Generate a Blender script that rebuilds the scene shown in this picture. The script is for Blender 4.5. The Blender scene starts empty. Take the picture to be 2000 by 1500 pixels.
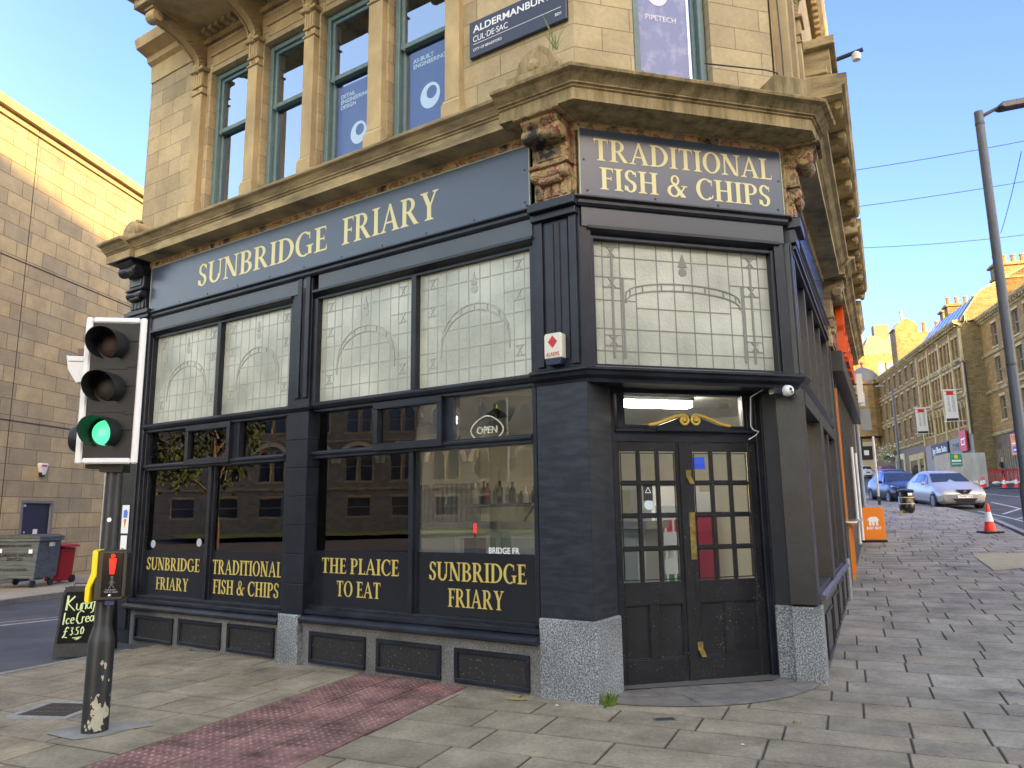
import bpy, math, random
from mathutils import Matrix, Vector
random.seed(7)
S=bpy.context.scene; COL=S.collection
# ------------------------------------------------------------------ camera
pitch,roll=math.radians(9.804),math.radians(-.771)
fw=Vector((0,math.cos(pitch),math.sin(pitch))); up=Vector((0,-math.sin(pitch),math.cos(pitch))); rt=Vector((1,0,0))
r2=rt*math.cos(roll)+up*math.sin(roll); u2=up*math.cos(roll)-rt*math.sin(roll)
cd=bpy.data.cameras.new('camera'); cam=bpy.data.objects.new('camera',cd); COL.objects.link(cam)
cd.sensor_width=36; cd.lens=1445.1/2000*36; cd.clip_end=1500; cd.clip_start=.05
cam.matrix_world=Matrix(((r2.x,u2.x,-fw.x,0),(r2.y,u2.y,-fw.y,0),(r2.z,u2.z,-fw.z,1.65),(0,0,0,1)))
S.camera=cam
S.render.resolution_x=1024; S.render.resolution_y=768
# ------------------------------------------------------------------ light
SUN_AZ,SUN_EL=156,13.5
w=bpy.data.worlds.new('World'); S.world=w; w.use_nodes=True
sk=w.node_tree.nodes.new('ShaderNodeTexSky'); sk.sky_type='NISHITA'; sk.sun_disc=False
sk.sun_elevation=math.radians(SUN_EL); sk.sun_rotation=math.radians(SUN_AZ)
sk.air_density=1.0; sk.dust_density=1.2; sk.ozone_density=2.2
bg=w.node_tree.nodes['Background']
# clear evening sky: deeper blue opposite the sun, brighter and warmer on the sun's side
_N,_L=w.node_tree.nodes,w.node_tree.links
_tc=_N.new('ShaderNodeTexCoord'); _d=_N.new('ShaderNodeVectorMath'); _d.operation='DOT_PRODUCT'; _d.inputs[1].default_value=(.12,.94,.32); _L.new(_tc.outputs['Generated'],_d.inputs[0])
_m=_N.new('ShaderNodeMapRange'); _m.interpolation_type='SMOOTHSTEP'; _m.inputs['From Min'].default_value=.15; _m.inputs['From Max'].default_value=.85; _L.new(_d.outputs['Value'],_m.inputs['Value'])
_c=_N.new('ShaderNodeMix'); _c.data_type='RGBA'; _c.inputs['A'].default_value=(1.35,1.18,1.0,1); _c.inputs['B'].default_value=(.26,.365,.80,1); _L.new(_m.outputs[0],_c.inputs['Factor'])
_x=_N.new('ShaderNodeVectorMath'); _x.operation='MULTIPLY'; _L.new(sk.outputs[0],_x.inputs[0]); _L.new(_c.outputs['Result'],_x.inputs[1]); _L.new(_x.outputs[0],bg.inputs[0])
bg.inputs[1].default_value=.15
sd=bpy.data.lights.new('sun','SUN'); sd.energy=2.5; sd.angle=math.radians(.5); sd.color=(1,.64,.27)
so=bpy.data.objects.new('sun',sd); COL.objects.link(so)
a,e=math.radians(SUN_AZ),math.radians(SUN_EL)
so.rotation_euler=Vector((math.sin(a)*math.cos(e),math.cos(a)*math.cos(e),math.sin(e))).to_track_quat('Z','Y').to_euler()
S.view_settings.view_transform='Standard'; S.view_settings.look='None'; S.view_settings.gamma=1
S.view_settings.exposure=3.0
S.view_settings.use_white_balance=True; S.view_settings.white_balance_temperature=8300; S.view_settings.white_balance_tint=16
# ------------------------------------------------------------------ materials
MATS={}
def nt(name):
    m=bpy.data.materials.new(name); m.use_nodes=True; t=m.node_tree
    return m,t,t.nodes['Principled BSDF'],t.nodes,t.links
def rgb(c): return (c[0],c[1],c[2],1)
def mat(name,c,rough=.5,c2=None,scale=4,bump=0,bscale=40,spec=.5,metal=0,detail=6,emit=None,es=0,stretch=None,lo=.35,hi=.65,coat=0,speck=0,speckc=(.3,.3,.29)):
    if name in MATS: return MATS[name]
    m,t,b,N,L=nt(name); MATS[name]=m
    b.inputs['Roughness'].default_value=rough; b.inputs['Specular IOR Level'].default_value=spec; b.inputs['Metallic'].default_value=metal
    b.inputs['Base Color'].default_value=rgb(c); b.inputs['Coat Weight'].default_value=coat
    tc=N.new('ShaderNodeTexCoord'); vec=tc.outputs['Object']
    if stretch:
        mp=N.new('ShaderNodeMapping'); mp.inputs['Scale'].default_value=stretch; L.new(vec,mp.inputs['Vector']); vec=mp.outputs[0]
    if c2:
        n=N.new('ShaderNodeTexNoise'); n.inputs['Scale'].default_value=scale; n.inputs['Detail'].default_value=detail; n.inputs['Roughness'].default_value=.65
        L.new(vec,n.inputs['Vector']); r=N.new('ShaderNodeValToRGB'); L.new(n.outputs['Fac'],r.inputs['Fac'])
        r.color_ramp.elements[0].position=lo; r.color_ramp.elements[1].position=hi
        r.color_ramp.elements[0].color=rgb(c); r.color_ramp.elements[1].color=rgb(c2); L.new(r.outputs[0],b.inputs['Base Color'])
    if speck:
        v=N.new('ShaderNodeTexNoise'); v.inputs['Scale'].default_value=75; v.inputs['Detail'].default_value=2; L.new(tc.outputs['Object'],v.inputs['Vector'])
        v2=N.new('ShaderNodeTexNoise'); v2.inputs['Scale'].default_value=2.2; v2.inputs['Detail'].default_value=4; L.new(tc.outputs['Object'],v2.inputs['Vector'])
        ad=N.new('ShaderNodeMath'); ad.operation='MULTIPLY_ADD'; ad.inputs[1].default_value=.35; L.new(v2.outputs['Fac'],ad.inputs[0]); L.new(v.outputs['Fac'],ad.inputs[2])
        g=N.new('ShaderNodeMapRange'); g.inputs['From Min'].default_value=speck; g.inputs['From Max'].default_value=speck+.03; L.new(ad.outputs[0],g.inputs['Value'])
        mx=N.new('ShaderNodeMix'); mx.data_type='RGBA'; L.new(g.outputs[0],mx.inputs['Factor']); mx.inputs['B'].default_value=rgb(speckc)
        if c2: L.new(r.outputs[0],mx.inputs['A'])
        else: mx.inputs['A'].default_value=rgb(c)
        L.new(mx.outputs['Result'],b.inputs['Base Color'])
    if bump:
        n2=N.new('ShaderNodeTexNoise'); n2.inputs['Scale'].default_value=bscale; n2.inputs['Detail'].default_value=5
        L.new(vec,n2.inputs['Vector']); bp=N.new('ShaderNodeBump'); bp.inputs['Strength'].default_value=1; bp.inputs['Distance'].default_value=bump
        L.new(n2.outputs['Fac'],bp.inputs['Height']); L.new(bp.outputs[0],b.inputs['Normal'])
    if emit: b.inputs['Emission Color'].default_value=rgb(emit); b.inputs['Emission Strength'].default_value=es
    return m
def ashlar(name,bw,bh,c1,c2,mort,gap=.008,stain=.35,offset=.5,jit=.0,bump=.006,soot=None):
    """stone courses in the object's x-z plane: every block its own tone, noise wear inside it"""
    if name in MATS: return MATS[name]
    m,t,b,N,L=nt(name); MATS[name]=m
    b.inputs['Roughness'].default_value=.85; b.inputs['Specular IOR Level'].default_value=.25
    tc=N.new('ShaderNodeTexCoord'); sp=N.new('ShaderNodeSeparateXYZ'); L.new(tc.outputs['Object'],sp.inputs[0])
    ad=N.new('ShaderNodeMath'); ad.operation='ADD'; L.new(sp.outputs[0],ad.inputs[0]); L.new(sp.outputs[1],ad.inputs[1])
    cb=N.new('ShaderNodeCombineXYZ'); L.new(ad.outputs[0],cb.inputs[0]); L.new(sp.outputs[2],cb.inputs[1])
    br=N.new('ShaderNodeTexBrick'); L.new(cb.outputs[0],br.inputs['Vector']); br.inputs['Scale'].default_value=1
    br.inputs['Brick Width'].default_value=bw; br.inputs['Row Height'].default_value=bh; br.inputs['Mortar Size'].default_value=gap
    br.inputs['Mortar Smooth'].default_value=.3; br.offset=offset; br.squash=1; br.inputs['Bias'].default_value=0
    br.inputs['Color1'].default_value=rgb(c1); br.inputs['Color2'].default_value=rgb(c2); br.inputs['Mortar'].default_value=rgb(mort)
    n=N.new('ShaderNodeTexNoise'); n.inputs['Scale'].default_value=1.3; n.inputs['Detail'].default_value=8; n.inputs['Roughness'].default_value=.7; L.new(tc.outputs['Object'],n.inputs['Vector'])
    mr=N.new('ShaderNodeMapRange'); mr.inputs['From Min'].default_value=.3; mr.inputs['From Max'].default_value=.7; mr.inputs['To Min'].default_value=1-stain; mr.inputs['To Max'].default_value=1+stain*.35
    L.new(n.outputs['Fac'],mr.inputs['Value'])
    n3=N.new('ShaderNodeTexNoise'); n3.inputs['Scale'].default_value=22; n3.inputs['Detail'].default_value=5; L.new(tc.outputs['Object'],n3.inputs['Vector'])
    mr2=N.new('ShaderNodeMapRange'); mr2.inputs['To Min'].default_value=.8; mr2.inputs['To Max'].default_value=1.2; L.new(n3.outputs['Fac'],mr2.inputs['Value'])
    mu=N.new('ShaderNodeMath'); mu.operation='MULTIPLY'; L.new(mr.outputs[0],mu.inputs[0]); L.new(mr2.outputs[0],mu.inputs[1])
    vm=N.new('ShaderNodeVectorMath'); vm.operation='SCALE'; L.new(br.outputs['Color'],vm.inputs[0]); L.new(mu.outputs[0],vm.inputs['Scale'])
    L.new(vm.outputs[0],b.inputs['Base Color'])
    mm=N.new('ShaderNodeMath'); mm.operation='MULTIPLY'; mm.inputs[1].default_value=.35; L.new(n3.outputs['Fac'],mm.inputs[0])
    s2=N.new('ShaderNodeMath'); s2.operation='SUBTRACT'; L.new(mm.outputs[0],s2.inputs[0]); L.new(br.outputs['Fac'],s2.inputs[1])
    bp=N.new('ShaderNodeBump'); bp.inputs['Distance'].default_value=bump; L.new(s2.outputs[0],bp.inputs['Height']); L.new(bp.outputs[0],b.inputs['Normal'])
    return m
def glass(name,tint=(.9,.95,.93),base=.05,k=1.0,rough=.0,refl=(1,1,1,1)):
    m,t,b,N,L=nt(name); N.remove(b); out=N['Material Output']
    tr=N.new('ShaderNodeBsdfTransparent'); tr.inputs[0].default_value=rgb(tint)
    gl=N.new('ShaderNodeBsdfGlossy'); gl.inputs['Roughness'].default_value=rough; gl.inputs[0].default_value=refl
    fr=N.new('ShaderNodeFresnel'); fr.inputs[0].default_value=1.52
    ma=N.new('ShaderNodeMath'); ma.operation='MULTIPLY_ADD'; ma.inputs[1].default_value=k; ma.inputs[2].default_value=base; ma.use_clamp=True
    tc=N.new('ShaderNodeTexCoord'); n=N.new('ShaderNodeTexNoise'); n.inputs['Scale'].default_value=1.5; L.new(tc.outputs['Object'],n.inputs['Vector'])
    bp=N.new('ShaderNodeBump'); bp.inputs['Distance'].default_value=.0007; L.new(n.outputs['Fac'],bp.inputs['Height']); L.new(bp.outputs[0],gl.inputs['Normal'])
    L.new(fr.outputs[0],ma.inputs[0]); mx=N.new('ShaderNodeMixShader'); L.new(ma.outputs[0],mx.inputs[0]); L.new(tr.outputs[0],mx.inputs[1]); L.new(gl.outputs[0],mx.inputs[2]); L.new(mx.outputs[0],out.inputs['Surface'])
    MATS[name]=m; return m
G=glass('shop_glass',(.9,.93,.91),.035,1.25)
GU=glass('upper_glass',(.4,.45,.47),.36,1.8,0,(.58,.72,.95,1))  # blue of the mirrored sky is put into the reflection tint
GD=mat('dark_window_glass',(.015,.018,.022),.08,spec=.8)
BLK=mat('black_gloss_paint',(.007,.0095,.016),.36,(.018,.023,.036),scale=3,bump=.0012,bscale=16,stretch=(1,1,1),lo=.4,hi=.75,spec=.42,speck=.93,speckc=(.13,.13,.14))
BLK2=mat('black_door_paint',(.007,.0075,.010),.38,(.018,.019,.023),scale=5,bump=.001,bscale=30,lo=.45,hi=.8,speck=.875,speckc=(.22,.22,.22))
STRIP=mat('dark_grey_panel_paint',(.035,.043,.056),.33,(.045,.053,.067),scale=1.2,spec=.6)
SIGN=mat('navy_sign_panel',(.050,.068,.105),.28,(.058,.077,.116),scale=.8,spec=.55)
FILM=mat('charcoal_window_film',(.013,.015,.020),.22,spec=.5)
CREAM=mat('cream_lettering',(.66,.60,.31),.5); GOLD=mat('gold_lettering',(.52,.40,.10),.45)
WHITE=mat('white_print',(.75,.77,.8),.5); BLACKP=mat('black_print',(.02,.02,.022),.5)
ST=ashlar('sandstone_ashlar',.62,.262,(.50,.395,.235),(.375,.30,.185),(.20,.15,.09),.004,.3)
STP=mat('dressed_sandstone',(.50,.385,.205),.85,(.33,.25,.145),scale=2.2,bump=.004,bscale=30,spec=.25,detail=9,stretch=(1,1,.6))
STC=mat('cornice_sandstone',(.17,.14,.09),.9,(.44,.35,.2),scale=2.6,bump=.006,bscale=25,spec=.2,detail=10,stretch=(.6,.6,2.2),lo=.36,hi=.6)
STM=mat('mossy_cornice_stone',(.15,.125,.065),.95,(.40,.305,.175),scale=5,bump=.01,bscale=30,spec=.15,detail=10,stretch=(1.5,1.5,.25))
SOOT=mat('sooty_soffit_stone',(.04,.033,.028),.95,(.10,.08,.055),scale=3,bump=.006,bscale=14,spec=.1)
TEAL=mat('teal_window_paint',(.075,.14,.145),.45,(.11,.185,.185),scale=7,bump=.001)
def granite(name,c1,c2,c3,sc=70):
    m,t,b,N,L=nt(name); MATS[name]=m; b.inputs['Roughness'].default_value=.55
    tc=N.new('ShaderNodeTexCoord'); v=N.new('ShaderNodeTexNoise'); v.inputs['Scale'].default_value=sc; v.inputs['Detail'].default_value=3; v.inputs['Roughness'].default_value=.75; L.new(tc.outputs['Object'],v.inputs['Vector'])
    r=N.new('ShaderNodeValToRGB'); L.new(v.outputs['Fac'],r.inputs['Fac']); el=r.color_ramp.elements
    el[0].position=.38; el[0].color=rgb(c1); el[1].position=.62; el[1].color=rgb(c3); x=el.new(.5); x.color=rgb(c2)
    n=N.new('ShaderNodeTexNoise'); n.inputs['Scale'].default_value=2; n.inputs['Detail'].default_value=6; L.new(tc.outputs['Object'],n.inputs['Vector'])
    mr=N.new('ShaderNodeMapRange'); mr.inputs['From Min'].default_value=.3; mr.inputs['From Max'].default_value=.7; mr.inputs['To Min'].default_value=.65; mr.inputs['To Max'].default_value=1.15; L.new(n.outputs['Fac'],mr.inputs['Value'])
    vm=N.new('ShaderNodeVectorMath'); vm.operation='SCALE'; L.new(r.outputs[0],vm.inputs[0]); L.new(mr.outputs[0],vm.inputs['Scale']); L.new(vm.outputs[0],b.inputs['Base Color'])
    bp=N.new('ShaderNodeBump'); bp.inputs['Distance'].default_value=.002; L.new(v.outputs['Fac'],bp.inputs['Height']); L.new(bp.outputs[0],b.inputs['Normal'])
    return m
GRA=granite('grey_granite',(.045,.052,.06),(.17,.19,.21),(.42,.45,.47))
PLINTH=granite('rendered_granite_plinth',(.06,.063,.065),(.135,.138,.138),(.24,.24,.23),90)
def peel():
    m,t,b,N,L=nt('peeling_painted_stone'); MATS['peel']=m; b.inputs['Roughness'].default_value=.7
    tc=N.new('ShaderNodeTexCoord'); n=N.new('ShaderNodeTexNoise'); n.inputs['Scale'].default_value=4.3; n.inputs['Detail'].default_value=7; n.inputs['Roughness'].default_value=.6; L.new(tc.outputs['Object'],n.inputs['Vector'])
    r=N.new('ShaderNodeValToRGB'); r.color_ramp.interpolation='CONSTANT'; el=r.color_ramp.elements; L.new(n.outputs['Fac'],r.inputs['Fac'])
    el[0].position=0; el[0].color=(.02,.018,.017,1); el[1].position=.38; el[1].color=(.16,.11,.06,1)
    for p,c in ((.45,(.36,.25,.12)),(.545,(.26,.04,.035)),(.57,(.25,.17,.09)),(.63,(.29,.06,.05)),(.645,(.17,.17,.15)),(.69,(.38,.28,.14))):
        x=el.new(p); x.color=rgb(c)
    L.new(r.outputs[0],b.inputs['Base Color'])
    v=N.new('ShaderNodeTexVoronoi'); v.feature='DISTANCE_TO_EDGE'; v.inputs['Scale'].default_value=7; 
    n2=N.new('ShaderNodeTexNoise'); n2.inputs['Scale'].default_value=9; L.new(tc.outputs['Object'],n2.inputs['Vector'])
    mx=N.new('ShaderNodeVectorMath'); mx.operation='MULTIPLY_ADD'; mx.inputs[1].default_value=(.25,.25,.25); L.new(n2.outputs['Color'],mx.inputs[0]); L.new(tc.outputs['Object'],mx.inputs[2]); L.new(mx.outputs[0],v.inputs['Vector'])
    cl=N.new('ShaderNodeMath'); cl.operation='MINIMUM'; cl.inputs[1].default_value=.06; L.new(v.outputs['Distance'],cl.inputs[0])
    m2=N.new('ShaderNodeMath'); m2.operation='MULTIPLY'; m2.inputs[1].default_value=8; L.new(cl.outputs[0],m2.inputs[0])
    ad=N.new('ShaderNodeMath'); ad.operation='ADD'; L.new(m2.outputs[0],ad.inputs[0]); L.new(n.outputs['Fac'],ad.inputs[1])
    bp=N.new('ShaderNodeBump'); bp.inputs['Distance'].default_value=.02; L.new(ad.outputs[0],bp.inputs['Height']); L.new(bp.outputs[0],b.inputs['Normal'])
    return m
PEEL=peel()
def attr_mat(name,rough=.85,wear=.4,nsc=1.1,bump=.004,bs=35,tan=None):
    """slab colour = per-slab tone stored on the mesh x wear noise"""
    m,t,b,N,L=nt(name); MATS[name]=m; b.inputs['Roughness'].default_value=rough; b.inputs['Specular IOR Level'].default_value=.35
    at=N.new('ShaderNodeAttribute'); at.attribute_name='tone'
    tc=N.new('ShaderNodeTexCoord')
    n=N.new('ShaderNodeTexNoise'); n.inputs['Scale'].default_value=nsc; n.inputs['Detail'].default_value=9; n.inputs['Roughness'].default_value=.7; L.new(tc.outputs['Object'],n.inputs['Vector'])
    mr=N.new('ShaderNodeMapRange'); mr.inputs['From Min'].default_value=.32; mr.inputs['From Max'].default_value=.68; mr.inputs['To Min'].default_value=1-wear; mr.inputs['To Max'].default_value=1+wear*.4; L.new(n.outputs['Fac'],mr.inputs['Value'])
    n2=N.new('ShaderNodeTexNoise'); n2.inputs['Scale'].default_value=bs; n2.inputs['Detail'].default_value=6; n2.inputs['Roughness'].default_value=.8; L.new(tc.outputs['Object'],n2.inputs['Vector'])
    mr2=N.new('ShaderNodeMapRange'); mr2.inputs['From Min'].default_value=.3; mr2.inputs['From Max'].default_value=.7; mr2.inputs['To Min'].default_value=.7; mr2.inputs['To Max'].default_value=1.25; L.new(n2.outputs['Fac'],mr2.inputs['Value'])
    mu=N.new('ShaderNodeMath'); mu.operation='MULTIPLY'; L.new(mr.outputs[0],mu.inputs[0]); L.new(mr2.outputs[0],mu.inputs[1])
    vm=N.new('ShaderNodeVectorMath'); vm.operation='SCALE'; L.new(at.outputs['Color'],vm.inputs[0]); L.new(mu.outputs[0],vm.inputs['Scale'])
    # white spots: old gum and lichen
    v=N.new('ShaderNodeTexVoronoi'); v.inputs['Scale'].default_value=2.3; L.new(tc.outputs['Object'],v.inputs['Vector'])
    lt=N.new('ShaderNodeMath'); lt.operation='LESS_THAN'; lt.inputs[1].default_value=.045; L.new(v.outputs['Distance'],lt.inputs[0])
    n4=N.new('ShaderNodeTexNoise'); n4.inputs['Scale'].default_value=1.7; L.new(tc.outputs['Object'],n4.inputs['Vector'])
    gt=N.new('ShaderNodeMath'); gt.operation='GREATER_THAN'; gt.inputs[1].default_value=.52; L.new(n4.outputs['Fac'],gt.inputs[0])
    sm=N.new('ShaderNodeMath'); sm.operation='MULTIPLY'; L.new(lt.outputs[0],sm.inputs[0]); L.new(gt.outputs[0],sm.inputs[1])
    s3=N.new('ShaderNodeMath'); s3.operation='MULTIPLY'; s3.inputs[1].default_value=.5; L.new(sm.outputs[0],s3.inputs[0])
    mx=N.new('ShaderNodeMix'); mx.data_type='RGBA'; L.new(s3.outputs[0],mx.inputs['Factor']); L.new(vm.outputs[0],mx.inputs['A']); mx.inputs['B'].default_value=(.05,.05,.05,1)
    L.new(mx.outputs['Result'],b.inputs['Base Color'])
    bp=N.new('ShaderNodeBump'); bp.inputs['Distance'].default_value=bump; L.new(n2.outputs['Fac'],bp.inputs['Height']); L.new(bp.outputs[0],b.inputs['Normal'])
    return m
SLAB=attr_mat('worn_paving_stone',.8,.5,1.7,.006,30); TAC=attr_mat('red_tactile_concrete',.8,.75,2.6)
ASPH=mat('asphalt',(.048,.050,.055),.85,(.085,.088,.095),scale=.7,bump=.004,bscale=120,spec=.3,detail=12)
KERB=mat('kerb_stone',(.26,.25,.23),.85,(.16,.155,.145),scale=3,bump=.003)
LINE=mat('white_road_paint',(.62,.62,.6),.7,(.3,.3,.3),scale=6,lo=.3,hi=.55)
YLINE=mat('faded_orange_road_paint',(.45,.3,.16),.8,(.12,.11,.1),scale=8)
JOINT=mat('sandy_joint_mortar',(.028,.026,.024),.95,(.07,.065,.058),scale=2)
METAL=mat('grey_galvanised_metal',(.22,.24,.26),.45,metal=.5); DMET=mat('dark_post_metal',(.015,.017,.02),.38,(.03,.032,.035),scale=9,bump=.0006)
LAMPP=mat('lamp_post_grey_paint',(.06,.08,.11),.5,(.08,.10,.13),scale=3)
RED=mat('red_plastic',(.5,.018,.014),.4); ORG=mat('orange_plastic_panel',(.80,.21,.015),.4)
RUB=mat('black_rubber',(.014,.014,.015),.7); WPL=mat('white_plastic',(.7,.7,.7),.35)
BRASS=mat('worn_brass',(.62,.46,.14),.3,(.3,.22,.08),scale=18,metal=.8); GOLDP=mat('gold_paint',(.62,.42,.09),.35)
CREAMW=mat('cream_interior_wall',(.66,.62,.50),.8); SLAT=mat('grey_slatted_panel',(.20,.19,.17),.6,(.28,.265,.24),scale=3)
STEEL=mat('stainless_steel',(.5,.52,.54),.25,metal=.9)
# ------------------------------------------------------------------ mesh helpers
class MB:
    def __init__(s): s.v=[]; s.f=[]; s.m=[]
    def add(s,vs,fs,mi=0):
        k=len(s.v); s.v+=[tuple(p) for p in vs]
        for f in fs: s.f.append([i+k for i in f]); s.m.append(mi)
    def box(s,x0,x1,y0,y1,z0,z1,mi=0):
        s.add([(x0,y0,z0),(x1,y0,z0),(x1,y1,z0),(x0,y1,z0),(x0,y0,z1),(x1,y0,z1),(x1,y1,z1),(x0,y1,z1)],[(0,3,2,1),(4,5,6,7),(0,1,5,4),(1,2,6,5),(2,3,7,6),(3,0,4,7)],mi); return s
    def quad(s,a,b,c,d,mi=0): s.add([a,b,c,d],[(0,1,2,3)],mi); return s
    def prism(s,poly,y0,y1,mi=0):
        """polygon in x-z, extruded y0 (front) .. y1"""
        n=len(poly); vs=[(x,y0,z) for x,z in poly]+[(x,y1,z) for x,z in poly]
        s.add(vs,[list(range(n)),list(range(2*n-1,n-1,-1))]+[(i,i+n,(i+1)%n+n,(i+1)%n) for i in range(n)],mi); return s
    def prof(s,poly,x0,x1,mi=0):
        """profile in y-z, extruded along x"""
        n=len(poly); vs=[(x0,y,z) for y,z in poly]+[(x1,y,z) for y,z in poly]
        s.add(vs,[list(range(n)),list(range(2*n-1,n-1,-1))]+[(i,i+n,(i+1)%n+n,(i+1)%n) for i in range(n)],mi); return s
    def tube(s,pts,r,n=8,mi=0,cap=True):
        pts=[Vector(p) for p in pts]; rs=r if isinstance(r,(list,tuple)) else [r]*len(pts); k=len(s.v); rings=[]
        for i,p in enumerate(pts):
            d=(pts[min(i+1,len(pts)-1)]-pts[max(i-1,0)]).normalized()
            a=d.orthogonal().normalized() if i==0 else (pa-d*pa.dot(d)).normalized()
            pa=a; b=d.cross(a)
            for j in range(n):
                t=2*math.pi*j/n; q=p+(a*math.cos(t)+b*math.sin(t))*rs[i]; s.v.append(tuple(q))
        for i in range(len(pts)-1):
            for j in range(n):
                s.f.append([k+i*n+j,k+i*n+(j+1)%n,k+(i+1)*n+(j+1)%n,k+(i+1)*n+j]); s.m.append(mi)
        if cap:
            s.f.append([k+j for j in range(n)][::-1]); s.m.append(mi); s.f.append([k+(len(pts)-1)*n+j for j in range(n)]); s.m.append(mi)
        return s
    def lathe(s,prof,c=(0,0,0),n=20,axis='z',mi=0,a0=0,a1=2*math.pi):
        k=len(s.v); full=abs(a1-a0-2*math.pi)<1e-6; m=n if full else n+1
        for r,h in prof:
            for j in range(m):
                t=a0+(a1-a0)*j/n; x,y=r*math.cos(t),r*math.sin(t)
                p={'z':(x,y,h),'y':(x,h,y),'x':(h,x,y)}[axis]; s.v.append((p[0]+c[0],p[1]+c[1],p[2]+c[2]))
        for i in range(len(prof)-1):
            for j in range(n):
                s.f.append([k+i*m+j,k+i*m+(j+1)%m,k+(i+1)*m+(j+1)%m,k+(i+1)*m+j]); s.m.append(mi)
        return s
    def bar(s,x0,z0,x1,z1,w,y0,y1,mi=0):
        dx,dz=x1-x0,z1-z0; l=math.hypot(dx,dz) or 1; nx,nz=-dz/l*w/2,dx/l*w/2
        return s.prism([(x0+nx,z0+nz),(x0-nx,z0-nz),(x1-nx,z1-nz),(x1+nx,z1+nz)],y0,y1,mi)
    def arc(s,cx,cz,rx,rz,tx,tz,a0,a1,y0,y1,n=18,mi=0):
        """elliptic ring piece, thicker where it runs upright"""
        po=[];pi=[]
        for i in range(n+1):
            t=math.radians(a0+(a1-a0)*i/n); po.append((cx+rx*math.cos(t),cz+rz*math.sin(t))); pi.append((cx+(rx-tx)*math.cos(t),cz+(rz-tz)*math.sin(t)))
        for i in range(n): 
            q=[po[i],po[i+1],pi[i+1],pi[i]]
            k=len(s.v); s.v+=[(x,y0,z) for x,z in q]+[(x,y1,z) for x,z in q]
            s.f.append([k,k+1,k+2,k+3][::-1]); s.m.append(mi); s.f.append([k,k+4,k+5,k+1]); s.m.append(mi); s.f.append([k+3,k+2,k+6,k+7]); s.m.append(mi)
            if i==0: s.f.append([k,k+3,k+7,k+4]); s.m.append(mi)
            if i==n-1: s.f.append([k+1,k+5,k+6,k+2]); s.m.append(mi)
        return s
    def build(s,name,mats,parent=None,M=None,smooth=False,bevel=0,fix=True):
        me=bpy.data.meshes.new(name); me.from_pydata(s.v,[],s.f)
        for x in (mats if isinstance(mats,(list,tuple)) else [mats]): me.materials.append(x)
        me.polygons.foreach_set('material_index',s.m)
        if fix:
            import bmesh
            b=bmesh.new(); b.from_mesh(me); bmesh.ops.recalc_face_normals(b,faces=b.faces); b.to_mesh(me); b.free()
        if smooth:
            for p in me.polygons: p.use_smooth=True
            try: me.set_sharp_from_angle(angle=math.radians(38))
            except Exception: pass
        o=bpy.data.objects.new(name,me); COL.objects.link(o)
        if parent: o.parent=parent
        if M is not None: o.matrix_local=M
        if bevel:
            bv=o.modifiers.new('bevel','BEVEL'); bv.width=bevel; bv.segments=1; bv.limit_method='ANGLE'
        return o
def tag(o,label=None,cat=None,group=None,kind=None):
    if label: o['label']=label
    if cat: o['category']=cat
    if group: o['group']=group
    if kind: o['kind']=kind
    return o
def thing(name,label,cat,loc=(0,0,0),rz=0,group=None,M=None):
    o=bpy.data.objects.new(name,None); COL.objects.link(o); o.empty_display_size=.2
    if M is not None: o.matrix_world=M
    else: o.location=loc; o.rotation_euler=(0,0,rz)
    return tag(o,label,cat,group)
def clone(o,parent=None):
    c=o.copy(); COL.objects.link(c); c.parent=parent
    for ch in list(o.children): clone(ch,c)
    return c
def text_obj(name,body,size,mat_,parent,M=None,loc=(0,0,0),width=None,height=None,depth=.004,align='CENTER',thick=0):
    cu=bpy.data.curves.new('t','FONT'); cu.body=body; cu.size=size; cu.extrude=depth; cu.align_x=align; cu.offset=thick; cu.space_line=.95
    to=bpy.data.objects.new('t',cu); COL.objects.link(to); dg=bpy.context.evaluated_depsgraph_get(); dg.update()
    me=bpy.data.meshes.new_from_object(to.evaluated_get(dg)); bpy.data.objects.remove(to); bpy.data.curves.remove(cu)
    xs=[v.co.x for v in me.vertices]; ys=[v.co.y for v in me.vertices]
    sx=sy=1
    if width: sx=width/(max(xs)-min(xs)); sy=sx
    if height: sy=height/(max(ys)-min(ys)); sx=sx if width else sy
    cx=(max(xs)+min(xs))/2 if align=='CENTER' else min(xs); cy=(max(ys)+min(ys))/2
    for v in me.vertices:
        x,y,z=v.co; v.co=((x-cx)*sx+loc[0],loc[1]-z,(y-cy)*sy+loc[2])
    me.materials.clear(); me.materials.append(mat_)
    for p in me.polygons: p.material_index=0
    me.name=name; o=bpy.data.objects.new(name,me); COL.objects.link(o); o.parent=parent
    if M is not None: o.matrix_local=M
    return o
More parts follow.
